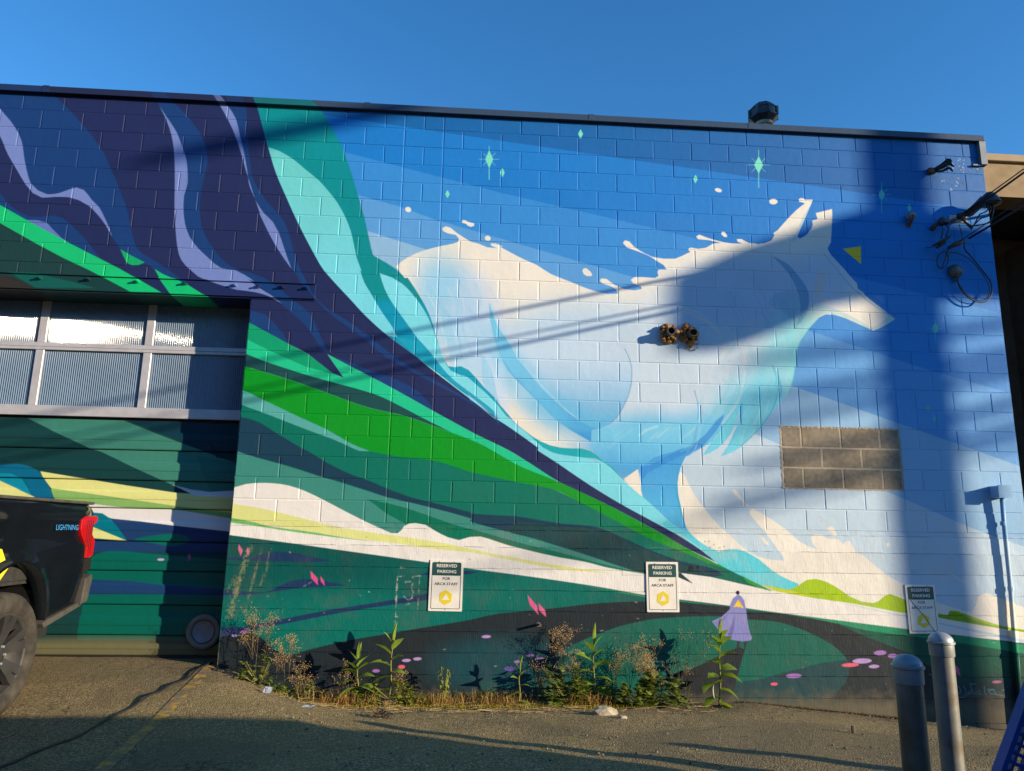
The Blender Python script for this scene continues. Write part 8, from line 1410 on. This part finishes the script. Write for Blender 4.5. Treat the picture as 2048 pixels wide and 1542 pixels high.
# pebbles and straw, uncountable
m=MB(); rn=random.Random(21)
for k in range(900):
    x=rn.uniform(.3,6.6); y=-abs(rn.gauss(.32,.22)) if rn.random()<.75 else rn.uniform(-2.4,-.3); s=rn.uniform(.003,.010)*(1.3 if y<-1 else 1); z=gz(x,y)
    m.lathe([(s*rn.uniform(.6,1),0),(s*rn.uniform(.7,1.1),s*.6),(s*.4,s)],(x,y,z),'z',5,cap=True)
tag(m.build('pebbles',mat('pebbles',(.24,.21,.16),.9,second=((.09,.08,.06),40,.45,.55))),'scattered grit and pebbles along the foot of the wall','pebbles',kind='stuff')
m=MB()
for k in range(420):
    x=rn.choice([rn.uniform(.3,3.9),rn.gauss(1.0,.4),rn.gauss(2.2,.5)]); y=rn.uniform(-.62,-.06); z=gz(x,y)+rn.uniform(.004,.025); a=rn.uniform(-.5,.5)+(1.57 if rn.random()<.2 else 0); l=rn.uniform(.04,.16)
    m.tube([(x,y,z),(x+l*math.cos(a),y+l*math.sin(a)*.6,z+rn.uniform(-.01,.01))],.0018,3,cap=False)
tag(m.build('straw',mat('straw',(.42,.31,.14),.8,noise=(9,.3))),'loose dry straw lying along the weed strip','straw',kind='stuff')
# ---------------------------------------------------------------- weeds
def leafmat(name,c,tr=.35):
    m=mat(name,c,.5,spec=.4,noise=(14,.3)); t=m.node_tree; b=t.nodes['Principled BSDF']; o=t.nodes['Material Output']
    tn=t.nodes.new('ShaderNodeBsdfTranslucent'); tn.inputs[0].default_value=(c[0]*1.5,c[1]*1.5,c[2]*.8,1); mx=t.nodes.new('ShaderNodeMixShader'); mx.inputs[0].default_value=tr
    t.links.new(b.outputs[0],mx.inputs[1]); t.links.new(tn.outputs[0],mx.inputs[2]); t.links.new(mx.outputs[0],o.inputs[0]); return m
M_dock=leafmat('dock_leaf',(.20,.30,.04)); M_leaf=leafmat('weed_leaf',(.15,.20,.035)); M_leafY=leafmat('pale_leaf',(.26,.29,.05)); M_stem=mat('weed_stem',(.17,.17,.05),.7,noise=(20,.2)); M_dry=mat('dry_stalk',(.17,.12,.05),.9,noise=(20,.3)); M_seed=mat('dry_seed',(.27,.18,.075),.9,noise=(60,.4)); M_strawgrass=leafmat('rusty_grass',(.42,.26,.10),.25); M_moss=leafmat('mossy_grass',(.30,.25,.035),.25)
def leaf(m,base,d,L,w,droop=.6,fold=.25,n=6,wav=0.,rn=random):
    d=Vector(d).normalized(); side=d.cross(Vector((0,0,1)))
    if side.length<.1: side=Vector((1,0,0))
    side.normalize(); side=(side+Vector((0,0,rn.uniform(-.5,.5)))).normalized(); p=Vector(base); v=[]; st=L/n; dd=d.copy()
    for i in range(n+1):
        u=i/n; ww=w*math.sin(math.pi*min(1,(u*.93+.05))**.8)*(1+wav*math.sin(i*2.4)); up=side.cross(dd)
        v += [p-side*ww+up*ww*fold, p.copy(), p+side*ww+up*ww*fold]
        dd=(dd+Vector((0,0,-droop*st/L*1.5))).normalized(); p=p+dd*st
    m.add(v,[(3*i+q,3*i+q+1,3*i+q+4,3*i+q+3) for i in range(n) for q in (0,1)])
def dock(x,y,H,lab,nl,L,seed,lean=.0,pale=0,wmul=1.):
    rn=random.Random(seed); b=gp(x,y,-.02); t=empty('dock_plant',b,lab,'weed','broad-leaved dock weeds')
    tip=b+Vector((lean*H,-.05,H)); st=[b,b.lerp(tip,.35)+Vector((.01,.01,0)),b.lerp(tip,.7)+Vector((-.008,0,0)),tip]; st=crom(st,4)
    m=MB(); m.tube(st,[.010*(1-.6*i/len(st)) for i in range(len(st))],6); m.build('stem',M_stem,t,smooth=True)
    for k in range(nl):
        u=.08+.9*(k/(nl-1)); q=st[min(len(st)-1,int(u*(len(st)-1)))]; a=rn.uniform(-.5,.5)+(0 if k%2 else math.pi); up=.15+1.5*u**2
        l=L*(1.15-.55*u)*rn.uniform(.8,1.15)
        m=MB(); leaf(m,q,(math.cos(a),-abs(math.sin(a))*.8-.2,up),l,l*.25*rn.uniform(.8,1.25)*wmul,droop=1.1-.9*u,wav=.12,rn=rn); m.build('leaf',M_leafY if k<pale else M_dock,t,smooth=True)
    for k in range(2):
        m=MB(); leaf(m,tip-Vector((0,0,.01)),(rn.uniform(-.15,.15),-.1,1),L*.8,L*.085,droop=.1,fold=.5,rn=rn); m.build('top_leaf',M_dock,t,smooth=True)
dock(0.869,-.2,.40,'broad-leaved dock left of the tallest one, below the first sign',13,.21,1)
dock(1.129,-.17,.56,'tallest broad-leaved dock below the first parking sign',11,.22,2,.06)
dock(2.952,-.14,.55,'shaded dock rising behind the low ivy, left of the middle sign',12,.24,3,.0)
dock(4.074,-.2,.62,'big sunlit dock by the caped figure, with one white curled leaf',14,.22,4,.035,1,1.35)
dock(2.272,-.16,.34,'small slender dock alone in the dark middle of the strip',7,.15,5,.05)
b=gp(4.026,-.24); m=MB(); leaf(m,b+Vector((-.01,-.02,.19)),(-.05,-.25,-1),.13,.016,droop=.2,fold=.6); tag(m.build('curled_leaf',mat('white_leaf',(.36,.40,.26),.7)),'white curled dead leaf hanging at the foot of the big dock','leaf')
def nettle(x,y,H,lab,seed):
    rn=random.Random(seed); b=gp(x,y,-.02); t=empty('nettle',b,lab,'weed'); 
    for s in range(3):
        tip=b+Vector((rn.uniform(-.06,.06),-.03,H*rn.uniform(.75,1))); bb=b+Vector((rn.uniform(-.03,.03),rn.uniform(-.03,.03),0)); m=MB(); m.tube([bb,bb.lerp(tip,.5)+Vector((.008,0,0)),tip],.004,5); o=m.build('stem',M_stem,t)
        m=MB()
        for k in range(14):
            u=.2+.8*k/13; a=rn.random()*6.28; leaf(m,bb.lerp(tip,u),(math.cos(a),math.sin(a)-.3,.2),.055*(1.2-.4*u),.012,droop=1.,n=4,rn=rn)
        m.build('leaves',M_leafY,t,smooth=True)
nettle(1.609,-.15,.34,'thin pale nettle-like weed right of the first sign',6)
def umbel(x,y,H,spread,lab,seed,n=5,dens=1.,leafy=0):
    """airy dry seed stalk"""
    rn=random.Random(seed); b=gp(x,y,-.02); t=empty('dry_weed',b,lab,'weed','dry brown seed stalks')
    ms=MB(); sd_=MB()
    def grow(p,d,l,lev,r):
        q=p+d*l; ms.tube([p,p.lerp(q,.5)+Vector((rn.uniform(-.01,.01),0,rn.uniform(-.01,.01)))*l*3,q],[r,r*.8,r*.65],4 if lev<2 else 3,cap=False)
        if lev==3:
            for _ in range(int(1.5*dens+.6)):
                s=rn.uniform(.0018,.0034); c=q+Vector((rn.uniform(-.02,.02),rn.uniform(-.02,.02),rn.uniform(-.015,.02)))
                sd_.add([c+Vector((s,0,-s)),c+Vector((-s,s,-s)),c+Vector((-s,-s,-s)),c+Vector((0,0,s*1.6))],[(0,1,2),(0,3,1),(1,3,2),(2,3,0)])
            return
        for k in range((n,4,4)[lev]):
            u=rn.uniform(.35,1) if lev<1 else rn.uniform(.5,1)
            dd=(d+Vector((rn.gauss(0,spread),rn.gauss(0,spread*.55)-.03,rn.uniform(-.05,.35)))).normalized()
            grow(p.lerp(q,u),dd,l*(.42 if lev==0 else .5)*rn.uniform(.7,1.2),lev+1,r*.6)
    for k in range(3): grow(b+Vector((rn.uniform(-.05,.05),rn.uniform(-.03,.03),0)),Vector((rn.gauss(0,spread*.3),-.04,1)).normalized(),H*rn.uniform(.5,.72),0,.0018)
    ms.build('stalk',M_dry if not leafy else M_stem,t); tag(sd_.build('seed_heads',M_seed,t),kind='stuff')
umbel(-0.005,-.12,.66,.45,'airy dry seed stalk at the left end beside the garage corner',1,6)
umbel(0.197,-.16,.52,.55,'second dry seed stalk leaning right, next to the leftmost one',2,5)
umbel(0.810,-.08,.44,.4,'thin faint stalk in front of the pink diamonds',31,4,.6)
umbel(2.742,-.13,.70,.34,'dense brown seed stalk between the first and middle signs',3,9,1.6)
umbel(3.430,-.10,.74,.40,'tall thin seed stalk crossing the middle sign',4,7,1.0)
umbel(3.769,-.12,.66,.42,'thin seed stalk right of the middle sign',5,6,.9)
umbel(3.440,-.24,.44,.42,'bushy orange-brown seed head above the right ivy clump',6,9,1.7)
umbel(1.250,-.1,.36,.5,'faint dry stalk right of the tallest dock',32,4,.6)
def clump(x,y,rx,rz,nl,lab,seed,mt,size=.03,group='low ivy-like leaf clumps'):
    rn=random.Random(seed); b=gp(x,y,-.01); t=empty('leafy_weed',b,lab,'weed',group); m=MB(); st=MB(); lobes=[(rn.uniform(-rx,rx)*.8,rn.uniform(-.05,.03),rx*rn.uniform(.3,.65),rz*rn.uniform(.45,1.15)) for _ in range(6)]
    for k in range(nl):
        a=rn.random()*6.28; lb=lobes[rn.randrange(len(lobes))]; r=abs(rn.gauss(0,.42))*lb[2]; h=lb[3]*rn.uniform(.15,1.1)*max(.2,1-(r/lb[2])**2*.6); c=b+Vector((lb[0]+r*math.cos(a),lb[1]+r*math.sin(a)*.6-.02,max(.006,h))); s=size*rn.uniform(.6,1.3)
        az=rn.random()*6.28; d=Vector((math.cos(az),math.sin(az)-.5,rn.uniform(-.2,.6))).normalized(); sd2=d.cross(Vector((0,0,1))).normalized(); up=sd2.cross(d)
        P=lambda f,w,u: c+d*s*f+sd2*s*w+up*s*u
        m.add([P(-.5,0,0),P(-.35,.5,.12),P(0,.34,.04),P(.2,.62,.1),P(.75,0,-.1),P(.2,-.62,.1),P(0,-.34,.04),P(-.35,-.5,.12)],[(0,1,2,6,7),(2,3,4,5,6)])
        if k%6==0: st.tube([b+Vector((r*.3*math.cos(a),r*.2*math.sin(a),0)),c],.0022,3,cap=False)
    m.build('foliage',mt,t); st.build('stems',M_stem,t)
clump(0.008,-.17,.17,.26,220,'dark leafy clump at the left end by the ramp edge',1,M_leaf,.028)
clump(0.157,-.27,.13,.10,110,'low bright green leaves at the ramp edge with a reddish tinge',2,M_dock,.022)
clump(0.321,-.14,.16,.16,120,'shaded leaves right of the leftmost weeds',3,M_leaf,.03)
clump(0.515,-.14,.10,.18,80,'dark upright leaves behind the blue scrap',4,M_leaf,.032)
clump(1.239,-.24,.26,.2,320,'mixed green leaves around the foot of the tallest dock',5,M_leafY,.024)
clump(2.709,-.2,.21,.34,430,'ivy-like clump below the dense brown seed stalk',6,M_leaf,.040)
clump(3.418,-.25,.29,.38,640,'biggest ivy-like clump, below the middle sign',7,M_leaf,.042)
clump(3.166,-.16,.14,.2,150,'shaded leaves between the two ivy clumps',8,M_leaf,.03)
clump(1.803,-.1,.12,.06,60,'flat rosette of leaves in front of the dark wall foot',9,M_leaf,.02)
umbel(0.376,-.2,.32,.6,'short sprawling stalk above the blue scrap',42,6,.9)
umbel(3.174,-.12,.55,.5,'thin stalk in the shade between the two ivy clumps',43,6,.9)
umbel(2.497,-.1,.42,.5,'low thin stalk left of the dense brown seed stalk',44,5,.9)
clump(0.761,-.2,.16,.13,130,'low leaves under the dock left of the tallest one',11,M_leafY,.026)
clump(1.000,-.22,.16,.15,150,'low leaves between the two docks below the first sign',12,M_dock,.026)
clump(2.940,-.16,.14,.2,150,'shaded leaves at the foot of the shaded dock',13,M_leaf,.032)
clump(1.583,-.18,.10,.08,60,'few leaves at the foot of the pale nettle-like weed',14,M_leafY,.02)
def grass(name,n,xr,yr,hr,mt,seed,lab,lean=.5,gx=None):
    rn=random.Random(seed); m=MB()
    for k in range(n):
        x=rn.gauss(*gx[rn.randrange(len(gx))]) if gx else rn.uniform(*xr); y=rn.uniform(*yr); b=gp(x,y,-.005); h=rn.uniform(*hr); d=Vector((rn.gauss(0,lean),rn.gauss(-.15,lean*.6),1)).normalized(); s=Vector((d.y,-d.x,0))
        if s.length<.01: s=Vector((1,0,0))
        s=s.normalized()*rn.uniform(.0012,.0026); c=b+d*h*.6; e=b+d*h+Vector((rn.gauss(0,.25)*h,rn.gauss(0,.2)*h,-.25*h))
        m.add([b-s,b+s,c+s*.8,c-s*.8,e],[(0,1,2,3),(3,2,4)])
    tag(m.build(name,mt),lab,'grass',kind='stuff')
X=lambda u: u
grass('rusty_grass',2600,None,(-.30,-.06),(.06,.20),M_strawgrass,1,'rusty dry grass tufts among the weeds',.55,[(0.718,.14),(0.718,.09),(0.890,.2),(2.066,.16),(2.924,.12),(1.540,.12)])
grass('mossy_grass',7000,None,(-.42,-.16),(.015,.065),M_moss,2,'yellow-green moss and short grass strip along the weed bed',.7,[(1.457,.20),(1.888,.22),(2.322,.2),(0.818,.25),(2.893,.2)])
grass('green_grass',420,None,(-.16,-.05),(.06,.22),leafmat('green_grass',(.10,.13,.03)),3,'thin green grass blades against the wall foot',.3,[(1.937,.1),(2.116,.12),(1.317,.2)])
grass('wall_moss',2600,(4.3,6.0),(-.07,-.005),(.01,.04),leafmat('brown_moss',(.085,.065,.025)),4,'brown moss fringe at the foot of the wall under the green lake',.6)
# ---------------------------------------------------------------- neighbouring building on the right
t=empty('neighbour_building',(9,2,-1.6),'tan stucco building with a deep shaded overhang at the far right','building')
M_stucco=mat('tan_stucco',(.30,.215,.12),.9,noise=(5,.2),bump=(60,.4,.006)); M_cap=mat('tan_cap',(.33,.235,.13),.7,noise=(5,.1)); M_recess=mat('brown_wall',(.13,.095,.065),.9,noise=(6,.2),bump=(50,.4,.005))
m=MB(); m.box(7.42,16,1.0,1.35,4.14,4.60); m.build('fascia',M_stucco,t)
m=MB(); m.box(7.42,16,.95,1.40,4.602,4.70); bevel(m.build('fascia_cap',M_cap,t),.01)
m=MB(); m.box(7.42,16,1.352,9,4.2,4.59); m.build('roof_slab',M_dark,t)
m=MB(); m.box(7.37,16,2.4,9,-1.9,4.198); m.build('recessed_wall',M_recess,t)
m=MB(); m.box(9.4,16,-.35,2.398,-1.9,4.0); m.build('shade_wing',M_recess,t)  # unseen wing, added to keep the sun off the recessed wall
# ---------------------------------------------------------------- across the lot, behind the viewer: what throws the shadows
M_wood=mat('weathered_pole',(.16,.12,.085),.9,noise=(6,.3),bump=(30,.5,.01))
t=empty('utility_pole',PB,'wooden utility pole across the lot, its shadow down the right of the mural','utility pole')
m=MB(); m.tube([PB-Vector((0,0,.3)),PB+Vector((0,0,11.5))],[.20,.18],18); m.build('pole',M_wood,t,smooth=True)
def plate(name,pts,th,mt):
    m=MB(); P=[cast(x,z) for x,z in pts]; n=len(P); m.add([p-SH*th/2 for p in P]+[p+SH*th/2 for p in P],[tuple(range(n)),tuple(range(2*n-1,n-1,-1))]+[(i,i+n,(i+1)%n+n,(i+1)%n) for i in range(n)]); return m.build(name,mt,t)
plate('equipment_shade_plate',[((3.784,2.455)),((4.548,2.842)),((5.769,3.284)),((6.222,3.398)),((6.137,2.449)),((5.891,2.429)),((5.428,2.346)),((5.095,2.139)),((4.663,1.953)),((4.293,1.825)),((3.745,1.78))],.5,M_galv)  # unseen plate standing in for pole gear, cut to its shadow's outline
plate('equipment_shade_side',[((6.211,3.397)),((6.779,3.378)),((6.903,3.228)),((7.715,3.178)),((7.683,2.498)),((6.124,2.427))],.4,M_galv)  # second unseen plate, shaped to carry that shade right of the pole
lampA,lampB=cast(*((-1.838,3.485))),cast(*((1.263,4.383))); armE=PB+Vector((0,0,(lampB.z-PB.z)+1.1))
m=MB(); m.tube([lampA,lampA.lerp(lampB,.12),lampA.lerp(lampB,.45),lampA.lerp(lampB,.8),lampB],[.02,.07,.115,.10,.05],12); m.build('lamp_head',M_galv,t,smooth=True)
m=MB(); m.tube([lampB,lampB.lerp(armE,.5),armE],.045,10); m.build('lamp_arm',M_galv,t,smooth=True)
def aerial(name,p0,p1,r,lab,off=0.,ext=2.2,back=.0):
    a,b=cast(*p0,off),cast(*p1,off); d=b-a; a2=a-d*back; b2=b+d*ext
    m=MB(); m.tube(sag(a2,b2,.02*d.length,10),r,6); return tag(m.build(name,M_wire,None,smooth=True),lab,'cable','unseen cables added for shadow streaks')
def drop_cable(p0,p1,r,lab):
    # runs from the far side of the lot past the viewer's right to the neighbour
    a,b=Vector((p0[0],0,p0[1]))+SDIR*5.0, Vector((p1[0],0,p1[1]))+SDIR*9.0; d=b-a
    m=MB(); m.tube([a-d*1.6,a-d*.8,a,a.lerp(b,.25),a.lerp(b,.5),a.lerp(b,.75),b,b+d,b+d*3,b+d*6+Vector((0,0,1.5))],r,8); return tag(m.build('drop_cable',M_wire,None,smooth=True),lab,'cable','drop cables to the neighbour')
drop_cable((3.733,2.507),(-0.274,1.521),.017,'upper drop cable whose shadow crosses the white animal')
drop_cable((3.724,2.147),(-0.243,1.153),.017,'lower drop cable whose shadow crosses the white animal')
drop_cable((3.726,2.227),(-0.252,1.26),.011,'thin drop cable just above the lower one')
for k,(a,b) in enumerate((((7.535,2.217),(5.338,1.818)),((7.494,1.889),(5.311,1.425)),((7.469,1.701),(5.294,1.194)),((7.458,1.358),(5.266,0.79)),((7.425,1.097),(5.041,0.463)),((7.405,0.942),(3.047,-0.145)))):  # cables added out of view to throw the streaked shade
    aerial('streak_cable',a,b,.03 if k==5 else .06,('topmost','second','third','fourth','fifth','lowest')[k]+' of six unseen cables added to streak the right of the mural with shade',9.,.4,.3)
M_shade_box=mat('shade_box_green',(.02,.07,.05),.6,noise=(8,.3))
def prismbox(name,c,w,d,h,mt,lab,cat,roof=0.):
    """upright box, c = front corner on the ground, running away from the wall"""
    g=gz(c[0],c[1])-.05; t=empty(name,(c[0]+w/2,c[1]-d/2,g),lab,cat); m=MB(); m.box(c[0],c[0]+w,c[1]-d,c[1],g,g+.05+h); bevel(m.build('body',mt,t),.02)
    m=MB(); m.box(c[0]-.03,c[0]+w+.03,c[1]-d-.03,c[1],g+.05+h,g+.10+h); m.build('lid' if cat=='shade_box' else 'roof',M_black,t)
    m=MB(); m.box(c[0]+.2,c[0]+w-.2,c[1]+.0,c[1]+.02,g+.4,g+.5); m.build('side_rib',mt,t)
tE=math.tan(SUN_EL)
def corner(tipx,tipy,h): L=h/tE; return (tipx+SH.x*L, tipy+SH.y*L)
c=corner(-.13,-1.49,1.4); prismbox('shade_box',c,1.5,2.4,1.35,M_shade_box,'unseen green box added behind the viewer to shade the near asphalt','shade_box')  # added out of view to throw the near asphalt's shadow
c=corner(-1.65,-1.24,1.85); prismbox('tall_shade_box',(c[0],c[1]),2.2,3.2,1.8,M_wood,'unseen wooden box added behind the viewer to shade the lower left asphalt','shade_block')  # taller box added out of view for the lower left shadow

# unseen buildings added round the lot to cut the fill from the sky
M_brick=mat('brown_brick',(.14,.085,.06),.9,noise=(3,.25),bump=(20,.3,.01)); M_win=mat('far_window',(.03,.035,.04),.15)
def sky_blocker(x0,x1,y0,y1,h,lab):
    g=-1.5; t=empty('sky_blocker',((x0+x1)/2,(y0+y1)/2,g),lab,'building'); m=MB(); m.box(x0,x1,y0,y1,g,g+h); m.build('walls',M_brick,t)
    m=MB(); m.box(x0-.2,x1+.2,y0-.2,y1+.2,g+h+.003,g+h+.35); m.build('parapet',M_recess,t)
    n=int((x1-x0)/4)
    for k in range(n):
        x=x0+2+k*(x1-x0-2)/n; m=MB(); m.box(x-.7,x+.7,y1+.003,y1+.05,g+h*.45,g+h*.8); m.build('window',M_win,t)
sky_blocker(-40,-12,-34,-20,8.5,'long brick block added behind the viewer to the left to cut sky light')
sky_blocker(-10,12,-36,-21,9.0,'tall brick block added straight behind the viewer to cut sky light')
sky_blocker(-32,-14,-16,3,7.5,'brick block added beyond the pickup, out of view, to cut sky light')
sky_blocker(46,70,-60,-20,8.0,'low brick block added far beyond the utility pole to cut sky light')
